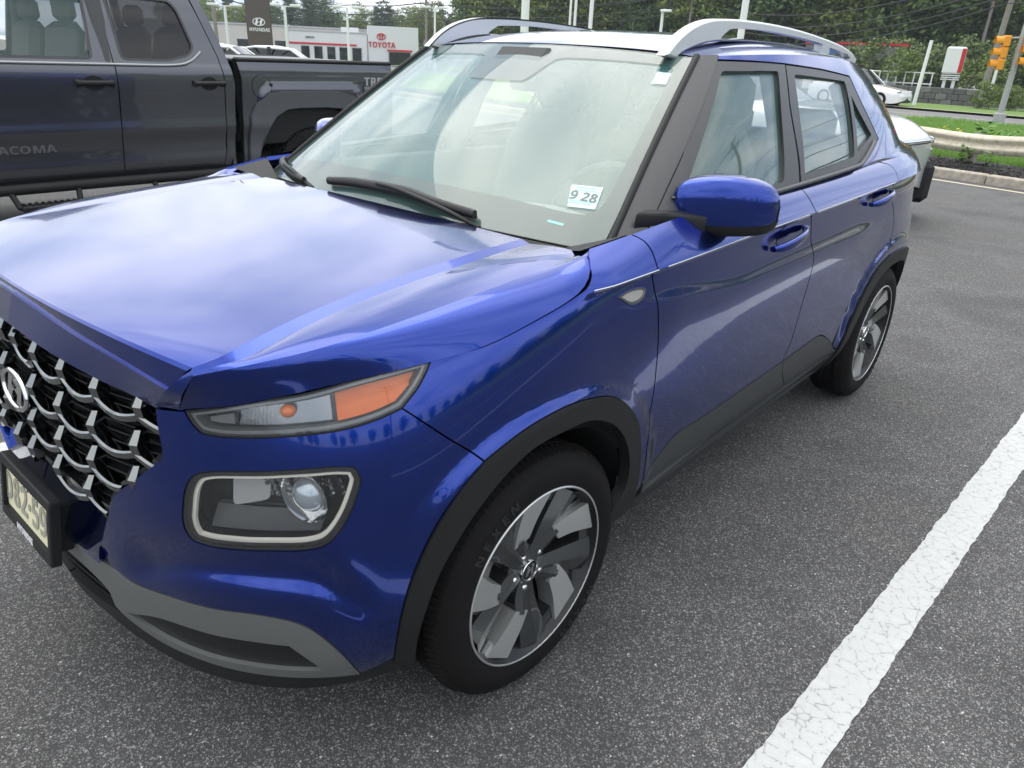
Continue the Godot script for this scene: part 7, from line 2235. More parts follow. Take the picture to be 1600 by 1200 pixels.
func showroom() -> void:
	# white showroom with red bands: wing and gabled tower
	var a := Vector3(-69.4, 0, -45.4)
	var b := Vector3(-61.5, 0, -55.6)
	var d := (b - a).normalized()
	var turn := atan2(-d.z, d.x)
	var s := thing("showroom", "white car showroom with red bands behind the truck bed", "building", a, turn)
	var w := a.distance_to(b)
	put("wing_wall", box(MB.new(), Vector3(w * 0.28, 1.45, -3.0), Vector3(w * 0.60, 2.9, 6.0), 0.0), M.wall_white, s)
	put("wing_band", box(MB.new(), Vector3(w * 0.24, 1.78, 0.03), Vector3(w * 0.52, 0.17, 0.08), 0.0), M.red_paint, s)
	put("parapet", box(MB.new(), Vector3(w * 0.28, 2.93, -3.0), Vector3(w * 0.61, 0.12, 6.1), 0.0), M.wall_grey, s)
	put("roof_unit", box(MB.new(), Vector3(w * 0.45, 3.2, -2.0), Vector3(1.8, 0.5, 1.4), 0.02), M.wall_white, s)
	put("tower_wall", box(MB.new(), Vector3(w * 0.79, 1.85, -2.8), Vector3(w * 0.40, 3.7, 6.0), 0.0), M.wall_white, s)
	put("entrance_band", box(MB.new(), Vector3(w * 0.84, 1.45, 0.24), Vector3(w * 0.20, 0.18, 0.1), 0.0), M.red_paint, s)
	for q in [[0.10, 0.07], [0.20, 0.07], [0.30, 0.07], [0.40, 0.08], [0.50, 0.08]]:
		var fr := put("window", box(MB.new(), Vector3(w * q[0], 0.85, 0.02), Vector3(w * q[1], 1.5, 0.06), 0.0), M.wall_grey, s)
		put("pane", box(MB.new(), Vector3(w * q[0], 0.85, 0.06), Vector3(w * q[1] - 0.12, 1.36, 0.02), 0.0), M.dark_glass, fr)
	var en := put("entrance", box(MB.new(), Vector3(w * 0.84, 0.68, 0.22), Vector3(w * 0.19, 1.36, 0.05), 0.0), M.wall_grey, s)
	put("pane", box(MB.new(), Vector3(w * 0.84, 0.68, 0.25), Vector3(w * 0.17, 1.26, 0.02), 0.0), M.dark_glass, en)
	var tx := put("name_sign", text_mesh("TOYOTA", 0.52, 0.05), M.red_paint, s)
	tx.position = Vector3(w * 0.70, 1.93, 0.25)
	var em := sub("oval_sign", s, Vector3(w * 0.695, 2.72, 0.26))
	for q in [[0.42, 0.28, 0.0], [0.15, 0.26, 0.0], [0.24, 0.11, 0.14]]:
		var ring := []
		for k in 25: ring.append(Vector3(cos(TAU * k / 24) * q[0], sin(TAU * k / 24) * q[1] + q[2], 0))
		put("loop", tube(MB.new(), ring, 0.045, 6, false), M.red_paint, em)
	var st := put("small_lettering", text_mesh("SERVICE", 0.16, 0.03), M.ink, s)
	st.position = Vector3(w * 0.14, 2.35, 0.04)
	# dark brown dealer sign
	var pa := Vector3(-45.72, 0, -26.67)
	var pb := Vector3(-44.94, 0, -27.95)
	var pd := (pb - pa).normalized()
	var pn := thing("dealer_pylon", "tall dark brown dealer sign with white emblem", "sign", (pa + pb) * 0.5, atan2(-pd.z, pd.x))
	put("slab", box(MB.new(), Vector3(0, 2.6, 0), Vector3(1.55, 5.4, 0.4), 0.02), M.sign_brown, pn)
	var ring2 := []
	for k in 33: ring2.append(Vector3(cos(TAU * k / 32) * 0.36, 2.78 + sin(TAU * k / 32) * 0.21, 0.22))
	put("emblem_ring", tube(MB.new(), ring2, 0.03, 6, false), M.white_paint, pn)
	put("emblem_letter", extrude(MB.new(), slant_h(0.26, 0.16), 0.04, Vector3(0, 2.78, 0.2)), M.white_paint, pn)
	var n1 := put("name_lettering", text_mesh("HYUNDAI", 0.20, 0.03), M.white_paint, pn)
	n1.position = Vector3(0, 2.33, 0.21)
	var n2 := put("dealer_lettering", text_mesh("Lester Glenn", 0.15, 0.03), M.white_paint, pn)
	n2.position = Vector3(0, 1.30, 0.21)
	# pale building behind, to the left
	var fb := thing("pale_building", "long pale building beyond the dark brown sign", "building", bearing(58.5, 98.0), 0.95)
	put("wall", box(MB.new(), Vector3(0, 1.7, 0), Vector3(26.0, 3.4, 8.0), 0.0), M.wall_cream, fb)
	put("parapet", box(MB.new(), Vector3(0, 3.45, 0), Vector3(26.2, 0.15, 8.2), 0.0), M.wall_grey, fb)
	for k in 6:
		var fr := put("window", box(MB.new(), Vector3(-10.0 + k * 4.0, 1.4, 4.02), Vector3(1.6, 1.2, 0.06), 0.0), M.wall_grey, fb)
		put("pane", box(MB.new(), Vector3(-10.0 + k * 4.0, 1.4, 4.06), Vector3(1.44, 1.04, 0.02), 0.0), M.dark_glass, fr)
	# the dealer's own building, far to the left, seen through the truck's windows
	var db := thing("blue_band_building", "pale building with a blue band seen through the truck window", "building", bearing(90.0, 42.0), 1.5708)
	put("wall", box(MB.new(), Vector3(0, 2.2, 0), Vector3(22.0, 4.4, 8.0), 0.0), M.wall_white, db)
	put("blue_band", box(MB.new(), Vector3(0, 1.6, 4.03), Vector3(22.0, 0.6, 0.08), 0.0), M.blue_sign, db)

# a simple whole car: lofted body, glasshouse, wheels
func plain_car(called: String, label: String, at: Vector3, turn: float, paint: Material, suv_ := false, grp := "") -> Node3D:
	var t := thing(called, label, "car", at, turn, grp)
	var L := 4.55
	var H := 1.66 if suv_ else 1.46
	var belt := 0.98 if suv_ else 0.9
	# side profile of the lower body: z along, nose at +
	var st := [[2.31, 0.50, 0.38, 0.12], [2.30, 0.54, 0.32, 0.45], [2.26, 0.60, 0.28, 0.64], [2.18, 0.72, 0.24, 0.74], [1.95, 0.80, 0.20, 0.84], [1.35, 0.90, 0.20, 0.89], [0.75, belt, 0.20, 0.905], [0.0, belt + 0.02, 0.20, 0.91], [-0.8, belt + 0.04, 0.20, 0.91], [-1.5, belt + 0.06, 0.2, 0.9], [-2.0, belt + 0.06, 0.22, 0.86], [-2.2, belt, 0.28, 0.80], [-2.27, 0.8, 0.36, 0.70], [-2.31, 0.7, 0.42, 0.4], [-2.32, 0.64, 0.48, 0.1]]
	var rows := []
	for s in st:
		var row := []
		for q in 25:
			var a := PI * q / 24.0
			var x: float = s[3] * signf(cos(a)) * pow(absf(cos(a)), 0.38)
			var y: float = lerpf(s[2] + 0.12, s[1], pow(sin(a), 0.42))
			if q == 0 or q == 24: y = s[2]
			row.append(Vector3(x, y, s[0]))
		rows.append(row)
	var fine := []
	for q in 25:
		var col := []
		for r in rows: col.append(r[q])
		fine.append(spline(col, 4))
	var body := loft(MB.new(), fine)
	for e in [0, fine[0].size() - 1]:
		var c := Vector3.ZERO
		for q in 25: c += fine[q][e] / 25.0
		for q in 24: body.flat3(c, fine[q][e], fine[q + 1][e], Vector3(0, 0, 1 if e == 0 else -1))
	put("body", body, paint, t)
	# glasshouse
	var gst := [[0.82, belt - 0.02, 0.76], [0.1, H - 0.06, 0.60], [-0.35, H, 0.585], [-1.0, H - 0.01, 0.58], [-1.55 if suv_ else -1.3, H - 0.07, 0.56], [-2.1 if suv_ else -2.0, belt + 0.06, 0.66]]
	var sidep := PackedVector2Array()
	for g in gst: sidep.push_back(Vector2(g[0], g[1]))
	for s in [1, -1]:
		var gl := MB.new()
		var cc := Vector3(0.78 * s, belt + 0.02, -0.6)
		for k in gst.size() - 1:
			gl.flat3(cc, Vector3(gst[k][2] * s, gst[k][1] - 0.05, gst[k][0] - 0.04), Vector3(gst[k + 1][2] * s, gst[k + 1][1] - 0.05, gst[k + 1][0] + 0.04), Vector3(s, 0.3, 0))
		put("side_window", gl, M.dark_glass, t)
		var pl := MB.new()
		box(pl, Vector3(0.70 * s, (belt + H) * 0.5 - 0.01, -0.55), Vector3(0.05, H - belt - 0.04, 0.10), 0.0, Basis(Vector3.BACK, 0.38 * s))
		put("pillar", pl, M.black_plastic, t)
	var top := []
	for k in gst.size():
		var row := []
		for q in 9:
			var x := lerpf(-1.0, 1.0, q / 8.0)
			row.append(Vector3(x * gst[k][2], gst[k][1] - 0.05 * pow(absf(x), 3.0), gst[k][0]))
		top.append(row)
	put("windscreen", loft(MB.new(), [top[0], top[1]]), M.dark_glass, t)
	put("roof", loft(MB.new(), top.slice(1, 5)), paint, t)
	put("rear_screen", loft(MB.new(), [top[4], top[5]]), M.dark_glass, t)
	for s in [1, -1]:
		var fr := tube(MB.new(), [Vector3(gst[0][2] * s, gst[0][1], gst[0][0]), Vector3(gst[1][2] * s, gst[1][1] - 0.04, gst[1][0]), Vector3(gst[3][2] * s, gst[3][1] - 0.05, gst[3][0]), Vector3(gst[4][2] * s, gst[4][1] - 0.04, gst[4][0]), Vector3(gst[5][2] * s, gst[5][1], gst[5][0])], 0.035, 6)
		put("roof_frame", fr, paint, t)
		for z in [1.38, -1.32]:
			var wh := sub("wheel", t, Vector3(0.80 * s, 0.33, z))
			var ob := Basis(Vector3(0, 0, 1), Vector3(s, 0, 0), Vector3(0, 1, 0))
			put("tyre", lathe(MB.new(), [Vector2(0.0, -0.08), Vector2(0.30, -0.08), Vector2(0.33, -0.05), Vector2(0.33, 0.08), Vector2(0.30, 0.115), Vector2(0.22, 0.12), Vector2(0.21, 0.08)], Vector3.ZERO, ob, 28), M.tyre, wh)
			put("rim", lathe(MB.new(), [Vector2(0.215, 0.11), Vector2(0.20, 0.07), Vector2(0.06, 0.09), Vector2(0.0, 0.095)], Vector3.ZERO, ob, 20), M.machined, wh)
		put("headlight", ball(Vector3(0.60 * s, 0.70, 2.12), Vector3(0.16, 0.06, 0.12), 12), M.lens_bulb, t)
		put("tail_light", ball(Vector3(0.68 * s, belt - 0.08, -2.12), Vector3(0.14, 0.08, 0.1), 12), M.red_lens, t)
	return t

func parked_cars() -> void:
	plain_car("white_sedan", "white sedan whose roof shows above the truck bed", bearing(57.0, 27.0), 2.45, M.white_car)
	plain_car("white_sedan", "white car beside the dark brown sign's foot, behind the truck", bearing(60.6, 25.0), 2.3, M.white_car)
	plain_car("white_sedan", "white car behind the cab of the truck", bearing(66.0, 25.0), 1.5, M.white_car)
	plain_car("silver_sedan", "pale silver car seen through the truck's front window", Vector3(-11.0, 0, -2.2), 1.4, M.silver_car)
	plain_car("white_suv", "white crossover across the road at the rear pillar", Vector3(-10.9, 0.0, -38.6), 1.45, M.white_car, true)
	plain_car("far_white_car", "white car behind the utility cabinet across the road", Vector3(-8.2, 0.0, -57.0), 1.5, M.white_car, true)
	plain_car("bank_car", "silver car parked on the bank under the wood at the right edge", Vector3(-3.2, 0.0, -55.0), 1.2, M.silver_car)
	silver_crossover()

# the pale crossover behind the blue car's tail
func silver_crossover() -> void:
	var t := thing("silver_crossover", "pale silver crossover with black bumper corner behind the blue car", "car", Vector3(-2.52, 0, -7.70), 1.45)
	var st := [[2.165, 0.83, 0.42, 0.003], [2.162, 0.84, 0.40, 0.2], [2.155, 0.86, 0.36, 0.45], [2.12, 0.89, 0.32, 0.66], [2.02, 0.95, 0.30, 0.78], [1.80, 1.05, 0.30, 0.86], [1.45, 1.11, 0.3, 0.90], [1.0, 1.14, 0.3, 0.91], [0.6, 1.16, 0.3, 0.92], [-0.4, 1.17, 0.3, 0.92], [-1.4, 1.18, 0.3, 0.92], [-2.0, 1.16, 0.35, 0.9], [-2.2, 1.05, 0.4, 0.80], [-2.22, 0.9, 0.5, 0.2]]
	var rows := []
	for s in st:
		var row := []
		for q in 33:
			var a := PI * q / 32.0
			var x: float = s[3] * signf(cos(a)) * pow(absf(cos(a)), 0.3)
			var y: float = lerpf(s[2] + 0.2, s[1], pow(sin(a), 0.35))
			if q == 0 or q == 32: y = s[2]
			row.append(Vector3(x, y, s[0]))
		rows.append(row)
	var fine := []
	for q in 33:
		var col := []
		for r in rows: col.append(r[q])
		fine.append(spline(col, 5))
	var body := loft(MB.new(), fine)
	for e in [0, fine[0].size() - 1]:
		var c := Vector3.ZERO
		for q in 33: c += fine[q][e] / 33.0
		for q in 32: body.flat3(c, fine[q][e], fine[q + 1][e], Vector3(0, 0, 1 if e == 0 else -1))
	put("body", body, M.silver_car, t)
	for q in [["light_bar", 0.850, 0.009, M.chrome], ["hood_gap", 0.824, 0.006, M.black_plastic]]:
		var pts := []
		for e in [[-0.905, 1.45, 0.06], [-0.87, 1.8, 0.03], [-0.79, 2.02, 0.012], [-0.67, 2.125, 0.0], [-0.45, 2.16, -0.004], [0.0, 2.168, -0.006], [0.45, 2.16, -0.004], [0.67, 2.125, 0.0], [0.79, 2.02, 0.012], [0.87, 1.8, 0.03], [0.905, 1.45, 0.06]]: pts.append(Vector3(e[0], q[1] + e[2], e[1]))
		put(q[0], tube(MB.new(), spline(pts, 4), q[2], 8), q[3], t)
	for s in [1, -1]:
		put("bumper_corner", box(MB.new(), Vector3(0.70 * s, 0.40, 1.95), Vector3(0.42, 0.44, 0.44), 0.06, Basis(Vector3.UP, 0.45 * s)), M.black_plastic, t)
		put("headlight", box(MB.new(), Vector3(0.80 * s, 0.44, 2.0), Vector3(0.10, 0.26, 0.2), 0.03, Basis(Vector3.UP, 0.5 * s)), M.black_gloss, t)
		put("lamp_frame", extrude(MB.new(), round_poly(PackedVector2Array([Vector2(-0.09, -0.17), Vector2(0.06, -0.17), Vector2(0.09, 0.16), Vector2(-0.03, 0.17)]), 0.03), 0.02, Vector3(0.905 * s, 0.43, 1.93), Basis(Vector3.UP, 1.15 * s), 0.004, [round_poly(PackedVector2Array([Vector2(-0.06, -0.13), Vector2(0.04, -0.13), Vector2(0.06, 0.12), Vector2(-0.02, 0.13)]), 0.02)]), M.grey_plastic, t)
		put("marker_lamp", box(MB.new(), Vector3(0.76 * s, 0.70, 2.05), Vector3(0.05, 0.10, 0.10), 0.015), M.lens_bulb, t)
		for z in [1.35, -1.35]:
			var wh := sub("wheel", t, Vector3(0.80 * s, 0.36, z))
			var ob := Basis(Vector3(0, 0, 1), Vector3(s, 0, 0), Vector3(0, 1, 0))
			put("tyre", lathe(MB.new(), [Vector2(0.0, -0.08), Vector2(0.33, -0.08), Vector2(0.36, -0.05), Vector2(0.36, 0.08), Vector2(0.33, 0.115), Vector2(0.25, 0.12), Vector2(0.24, 0.08)], Vector3.ZERO, ob, 32), M.tyre, wh)
			put("rim", lathe(MB.new(), [Vector2(0.245, 0.11), Vector2(0.23, 0.07), Vector2(0.06, 0.09), Vector2(0.0, 0.095)], Vector3.ZERO, ob, 24), M.machined, wh)
	put("lower_bumper", box(MB.new(), Vector3(0, 0.27, 2.03), Vector3(1.5, 0.18, 0.2), 0.05), M.black_plastic, t)
	var top := []
	for g in [[0.75, 1.13, 0.78], [0.0, 1.58, 0.62], [-0.5, 1.65, 0.60], [-1.4, 1.63, 0.58], [-1.8, 1.55, 0.56], [-2.15, 1.14, 0.7]]:
		var row := []
		for q in 9:
			var x := lerpf(-1.0, 1.0, q / 8.0)
			row.append(Vector3(x * g[2], g[1] - 0.05 * pow(absf(x), 3.0), g[0]))
		top.append(row)
	put("windscreen", loft(MB.new(), [top[0], top[1]]), M.dark_glass, t)
	put("roof", loft(MB.new(), top.slice(1, 5)), M.silver_car, t)
	put("rear_screen", loft(MB.new(), [top[4], top[5]]), M.dark_glass, t)
	for s in [1, -1]:
		var gl := MB.new()
		var k0: int = 8 if s > 0 else 0
		for k in 5: gl.flat4(top[k][k0], top[k + 1][k0], Vector3(0.80 * s, 1.15, top[k + 1][k0].z), Vector3(0.80 * s, 1.15, top[k][k0].z), Vector3(s, 0.3, 0))
		put("side_window", gl, M.dark_glass, t)

# ------------------------------------------------------------------ the dark grey pickup
# its side surface: u runs backwards from z = 0, v is the height; local x = 0.95 is the flank
func truck_side(u: float, v: float) -> Vector3:
	var pr := [[0.40, 0.86], [0.46, 0.893], [0.52, 0.912], [0.58, 0.918], [0.63, 0.915], [0.72, 0.917], [0.79, 0.934], [0.82, 0.941], [0.90, 0.938], [1.0, 0.940], [1.1, 0.946], [1.2, 0.950], [1.255, 0.947], [1.285, 0.938], [1.31, 0.922], [1.36, 0.908], [1.5, 0.868], [1.66, 0.818], [1.80, 0.765], [1.9, 0.72]]
	var x: float = pr[0][1]
	for k in pr.size() - 1:
		if v >= pr[k][0]:
			var t := clampf((v - pr[k][0]) / (pr[k + 1][0] - pr[k][0]), 0, 1)
			var m0: float = (pr[k + 1][1] - pr[maxi(k - 1, 0)][1]) / (pr[k + 1][0] - pr[maxi(k - 1, 0)][0]) * (pr[k + 1][0] - pr[k][0])
			var k2 := mini(k + 2, pr.size() - 1)
			var m1: float = (pr[k2][1] - pr[k][1]) / (pr[k2][0] - pr[k][0]) * (pr[k + 1][0] - pr[k][0])
			var t2 := t * t
			var t3 := t2 * t
			x = (2 * t3 - 3 * t2 + 1) * pr[k][1] + (t3 - 2 * t2 + t) * m0 + (-2 * t3 + 3 * t2) * pr[k + 1][1] + (t3 - t2) * m1
	return Vector3(x, v, -u)

func bed_side(u: float, v: float) -> Vector3:
	var p := truck_side(u, minf(v, 1.25))
	if v > 1.25: p.x = 0.947 - 0.016 * sst(1.26, 1.36, v)
	p.y = v
	# swollen wheel arch with a bevel
	var d := maxf(maxf(absf(u - 3.08) - 0.42, 0.0) * 1.0, 0.0)
	var top := v - 1.02
	var r := Vector2(d, maxf(top, 0.0)).length()
	p.x += 0.022 * (1.0 - sst(0.09, 0.16, r)) * sst(0.5, 0.75, v)
	return p

func pp(a: Array, r := 0.0) -> PackedVector2Array:
	var p := PackedVector2Array()
	for q in a: p.push_back(Vector2(q[0], q[1]))
	return round_poly(p, r, 4) if r > 0.0 else p

func truck() -> void:
	var t := thing("dark_pickup", "dark grey crew cab pickup truck parked one stall away", "truck", Vector3(-5.40, 0, 0))
	var S := truck_side
	var B := bed_side
	var fwin := pp([[0.28, 1.335], [1.205, 1.335], [1.25, 1.76], [0.62, 1.76]], 0.03)
	var rwin := pp([[1.43, 1.335], [1.78, 1.335], [1.95, 1.375], [2.005, 1.43], [1.945, 1.70], [1.90, 1.755], [1.42, 1.76]], 0.035)
	var fdoor := pp([[0.10, 0.50], [1.31, 0.50], [1.325, 0.70], [1.335, 0.9], [1.352, 1.12], [1.352, 1.3], [1.352, 1.80], [0.60, 1.80], [0.10, 1.30]])
	var rdoor := pp([[1.315, 0.50], [2.15, 0.50], [2.185, 0.62], [2.20, 0.9], [2.215, 1.2], [2.20, 1.36], [2.13, 1.6], [2.07, 1.80], [1.358, 1.80], [1.357, 1.12], [1.34, 0.9]])
	var rear_c := pp([[2.15, 0.50], [2.21, 0.50], [2.27, 0.62], [2.29, 0.9], [2.31, 1.15], [2.285, 1.34], [2.215, 1.6], [2.15, 1.82], [2.075, 1.82], [2.135, 1.6], [2.205, 1.36], [2.22, 1.2], [2.205, 0.9], [2.19, 0.62]])
	for s in [1, -1]:
		var d1 := put("front_door", sided(panel(S, fdoor, [fwin], 0.08, 0.022, 0.0, 0.02), s), M.truck_paint, t)
		var d2 := put("rear_door", sided(panel(S, rdoor, [rwin], 0.08, 0.022, 0.0, 0.02), s), M.truck_paint, t)
		put("cab_corner", sided(panel(S, rear_c, [], 0.08, 0.03, 0.0, 0.03, 0.001), s), M.truck_paint, t)
		put("window", sided(panel(S, inset(S, fwin, -0.01), [], 0.2, 0.1, -0.012, 0.0, 0.0), s), M.side_glass, d1)
		put("window", sided(panel(S, inset(S, rwin, -0.01), [], 0.2, 0.1, -0.012, 0.0, 0.0), s), M.tint_glass, d2)
		for q in [[fwin, d1], [rwin, d2]]:
			put("window_seal", sided(panel(S, inset(S, q[0], -0.014), [inset(S, q[0], 0.004)], 0.1, 0.05, 0.002, 0.012, 0.0), s), M.frame_black, q[1])
		# belt moulding, bright upper edge
		var bm := MB.new()
		var pts := []
		for q in [[0.1, 1.293], [1.35, 1.293], [1.80, 1.296], [1.95, 1.325], [2.03, 1.375], [2.06, 1.40]]:
			var p := truck_side(q[0], q[1])
			pts.append(Vector3((p.x + 0.003) * s, p.y, p.z))
		tube(bm, spline(pts, 4), 0.014, 8, true, 0.8)
		put("belt_moulding", bm, M.truck_trim, t)
		for q in [[d1, 1.185], [d2, 2.08]]:
			truck_handle(q[0], q[1], 1.165, s)
		# rocker and running-board tube with two drop steps
		put("rocker", sided(panel(S, pp([[0.1, 0.40], [2.2, 0.40], [2.2, 0.497], [0.1, 0.497]]), [], 0.3, 0.03, 0.0, 0.04), s), M.black_plastic, t)
		var sb := sub("side_step", t)
		put("tube", tube(MB.new(), [Vector3(0.95 * s, 0.475, 0.0), Vector3(0.985 * s, 0.455, -0.15), Vector3(0.985 * s, 0.455, -2.05), Vector3(0.93 * s, 0.46, -2.2)], 0.038, 12), M.black_plastic, sb)
		for z in [0.70, 1.71]:
			put("tread", box(MB.new(), Vector3(1.055 * s, 0.335, -z), Vector3(0.10, 0.045, 0.40), 0.012), M.black_plastic, sb)
			for k in 9: put("grip_rib", box(MB.new(), Vector3(1.055 * s, 0.361, -z - 0.17 + 0.0425 * k), Vector3(0.085, 0.01, 0.02), 0.003), M.black_plastic, sb)
			for e in [-1, 1]:
				put("hanger", tube(MB.new(), [Vector3(0.985 * s, 0.455, -z + 0.23 * e), Vector3(1.02 * s, 0.40, -z + 0.215 * e), Vector3(1.06 * s, 0.335, -z + 0.20 * e)], 0.02, 8), M.black_plastic, sb)
		# bed
		var open_ := pp([[2.455, 0.40], [2.50, 0.60], [2.58, 0.80], [2.66, 0.895], [2.78, 0.955], [2.92, 0.965], [3.20, 0.965], [3.38, 0.95], [3.50, 0.89], [3.58, 0.80], [3.66, 0.60], [3.70, 0.40]])
		var flare_o := pp([[2.385, 0.46], [2.40, 0.62], [2.43, 0.90], [2.49, 1.0], [2.62, 1.085], [2.77, 1.105], [3.35, 1.105], [3.52, 1.06], [3.66, 0.95], [3.73, 0.62], [3.75, 0.46]])
		var bed := pp([[2.345, 0.50], [2.385, 0.46], [2.40, 0.62], [2.43, 0.90], [2.49, 1.0], [2.62, 1.085], [2.77, 1.105], [3.35, 1.105], [3.52, 1.06], [3.66, 0.95], [3.73, 0.62], [3.75, 0.52], [4.02, 0.56], [4.03, 1.20], [4.02, 1.335], [2.35, 1.335], [2.375, 1.2], [2.36, 0.9]])
		put("bed_side", sided(panel(B, bed, [], 0.045, 0.03, 0.0, 0.03, 0.001), s), M.truck_paint, t)
		var fl := chain([flare_o, PackedVector2Array([Vector2(3.70, 0.46)]), rev(open_)])
		fl = pp([[2.385, 0.46], [2.40, 0.62], [2.43, 0.90], [2.49, 1.0], [2.62, 1.085], [2.77, 1.105], [3.35, 1.105], [3.52, 1.06], [3.66, 0.95], [3.73, 0.62], [3.75, 0.46], [3.69, 0.46], [3.66, 0.60], [3.58, 0.80], [3.50, 0.89], [3.38, 0.95], [3.20, 0.965], [2.92, 0.965], [2.78, 0.955], [2.66, 0.895], [2.58, 0.80], [2.50, 0.60], [2.46, 0.46]])
		put("arch_flare", sided(panel(B, fl, [], 0.05, 0.04, 0.026, 0.06, 0.0), s), M.truck_flare, t)
		put("bed_rail", box(MB.new(), Vector3(0.905 * s, 1.352, -3.19), Vector3(0.085, 0.035, 1.68), 0.012), M.black_plastic, t)
		put("bed_wall", box(MB.new(), Vector3(0.87 * s, 1.0, -3.19), Vector3(0.04, 0.68, 1.66), 0.0), M.black_plastic, t)
		# fuel flap
		if s > 0:
			var fu := PackedVector2Array()
			var fi := PackedVector2Array()
			for k in 32:
				fu.push_back(Vector2(2.555 + cos(TAU * k / 32) * 0.092, 1.14 + sin(TAU * k / 32) * 0.098))
				fi.push_back(Vector2(2.555 + cos(TAU * k / 32) * 0.087, 1.14 + sin(TAU * k / 32) * 0.093))
			put("fuel_flap", panel(B, fi, [], 0.04, 0.04, 0.0025, 0.004, 0.0), M.truck_paint, t)
			put("flap_gap", panel(B, fu, [inset(B, fi, 0.001)], 0.04, 0.04, 0.001, 0.0, 0.0), M.black_matte, t)
			put("flap_latch", box(MB.new(), bed_side(2.645, 1.155) + Vector3(0.004, 0, 0), Vector3(0.01, 0.03, 0.03), 0.004), M.black_plastic, t)
			var w1 := put("door_lettering", text_mesh("TACOMA", 0.052, 0.006), M.letter_grey, t)
			var p1 := truck_side(0.58, 0.715)
			w1.transform = Transform3D(Basis(Vector3(0, 0, -1.45), Vector3(0, 1, 0), Vector3(1, 0, 0)), Vector3(p1.x + 0.004, 0.715, -0.635))
			var w2 := put("bed_lettering", text_mesh("TRD", 0.075, 0.005), M.letter_silver, t)
			w2.transform = Transform3D(Basis(Vector3(0, 0, -1.25), Vector3(0, 1, 0), Vector3(1, 0, 0)), Vector3(0.953, 1.185, -3.79))
			var w3 := put("bed_lettering", text_mesh("OFF ROAD", 0.03, 0.004), M.letter_silver, t)
			w3.transform = Transform3D(Basis(Vector3(0, 0, -1.2), Vector3(0, 1, 0), Vector3(1, 0, 0)), Vector3(0.953, 1.125, -3.79))
		# wheels
		for z in [-3.08, 0.52]:
			var wh := sub("wheel", t, Vector3(0.80 * s, 0.39, z))
			var ob := Basis(Vector3(0, 0, 1), Vector3(s, 0, 0), Vector3(0, 1, 0))
			put("tyre", lathe(MB.new(), [Vector2(0.23, -0.10), Vector2(0.34, -0.12), Vector2(0.385, -0.10), Vector2(0.39, -0.03), Vector2(0.382, -0.028), Vector2(0.382, -0.012), Vector2(0.39, -0.01), Vector2(0.39, 0.04), Vector2(0.382, 0.042), Vector2(0.382, 0.058), Vector2(0.388, 0.06), Vector2(0.38, 0.105), Vector2(0.34, 0.13), Vector2(0.28, 0.135), Vector2(0.23, 0.12)], Vector3.ZERO, ob, 72, 0.5), M.tyre, wh)
			var lugs := MB.new()
			for k in 64:
				var a := TAU * k / 64
				var e := ob.x * cos(a) + ob.z * sin(a)
				var tg := -ob.x * sin(a) + ob.z * cos(a)
				for y in [0.085, 0.015, -0.055]:
					box(lugs, e * 0.388 + ob.y * (y + 0.01 * (k % 2)), Vector3(0.022, 0.016, 0.045), 0.003, Basis(tg, e, ob.y).rotated(e, 0.35))
			put("tread_lugs", lugs, M.tyre, wh).set_meta("kind", "stuff")
			put("rim", lathe(MB.new(), [Vector2(0.235, 0.125), Vector2(0.22, 0.09), Vector2(0.20, 0.05), Vector2(0.07, 0.07), Vector2(0.0, 0.08)], Vector3.ZERO, ob, 36), M.gunmetal, wh)
			for k in 6:
				var a := TAU * k / 6
				put("spoke", box(MB.new(), (ob.x * cos(a) + ob.z * sin(a)) * 0.13 + ob.y * 0.085, Vector3(0.2, 0.03, 0.05), 0.01, Basis(ob.x * cos(a) + ob.z * sin(a), ob.y, -ob.x * sin(a) + ob.z * cos(a))), M.gunmetal, wh)
		# wheel wells
		for zc in [-3.08, 0.52]:
			var wl := MB.new()
			var rows := []
			for k in 21:
				var a := PI * (-0.05 + 1.1 * k / 20.0)
				rows.append([Vector3(0.90, 0.42 + sin(a) * 0.56, zc + cos(a) * 0.66), Vector3(0.55, 0.42 + sin(a) * 0.56, zc + cos(a) * 0.66)])
			loft(wl, rows)
			for k in 20: wl.flat3(Vector3(0.55, 0.4, zc), rows[k][1], rows[k + 1][1], Vector3.RIGHT)
			put("wheel_well", sided(wl, s), M.black_matte, t)
		# front fender, out of the picture
		var ff := pp([[-1.55, 0.75], [-1.15, 0.70], [-1.08, 0.9], [-0.85, 1.03], [-0.2, 1.03], [0.03, 0.9], [0.09, 0.50], [0.095, 1.27], [-0.6, 1.24], [-1.4, 1.16]])
		put("front_fender", sided(panel(S, ff, [], 0.12, 0.05), s), M.truck_paint, t)
		var mir := sub("door_mirror", t, Vector3(1.07 * s, 1.40, -0.36))
		put("shell", box(MB.new(), Vector3.ZERO, Vector3(0.2, 0.2, 0.11), 0.04), M.truck_paint, mir)
		put("foot", box(MB.new(), Vector3(-0.12 * s, -0.06, 0.0), Vector3(0.12, 0.05, 0.07), 0.015), M.black_plastic, mir)
	# roof and screens
	var rr := []
	for q in [[-0.55, 1.78], [-0.72, 1.835], [-1.1, 1.875], [-1.6, 1.875], [-1.95, 1.85], [-2.16, 1.81]]:
		var row := []
		for k in 21:
			var x := lerpf(-1, 1, k / 20.0)
			row.append(Vector3(x * 0.765, lerpf(q[1], 1.80, pow(absf(x), 3.0)), q[0]))
		rr.append(row)
	put("roof", loft(MB.new(), rr), M.truck_paint, t)
	put("windscreen", loft(MB.new(), [[Vector3(-0.86, 1.27, 0.12), Vector3(0, 1.27, 0.28), Vector3(0.86, 1.27, 0.12)], [Vector3(-0.765, 1.79, -0.56), Vector3(0, 1.80, -0.50), Vector3(0.765, 1.79, -0.56)]]), M.side_glass, t)
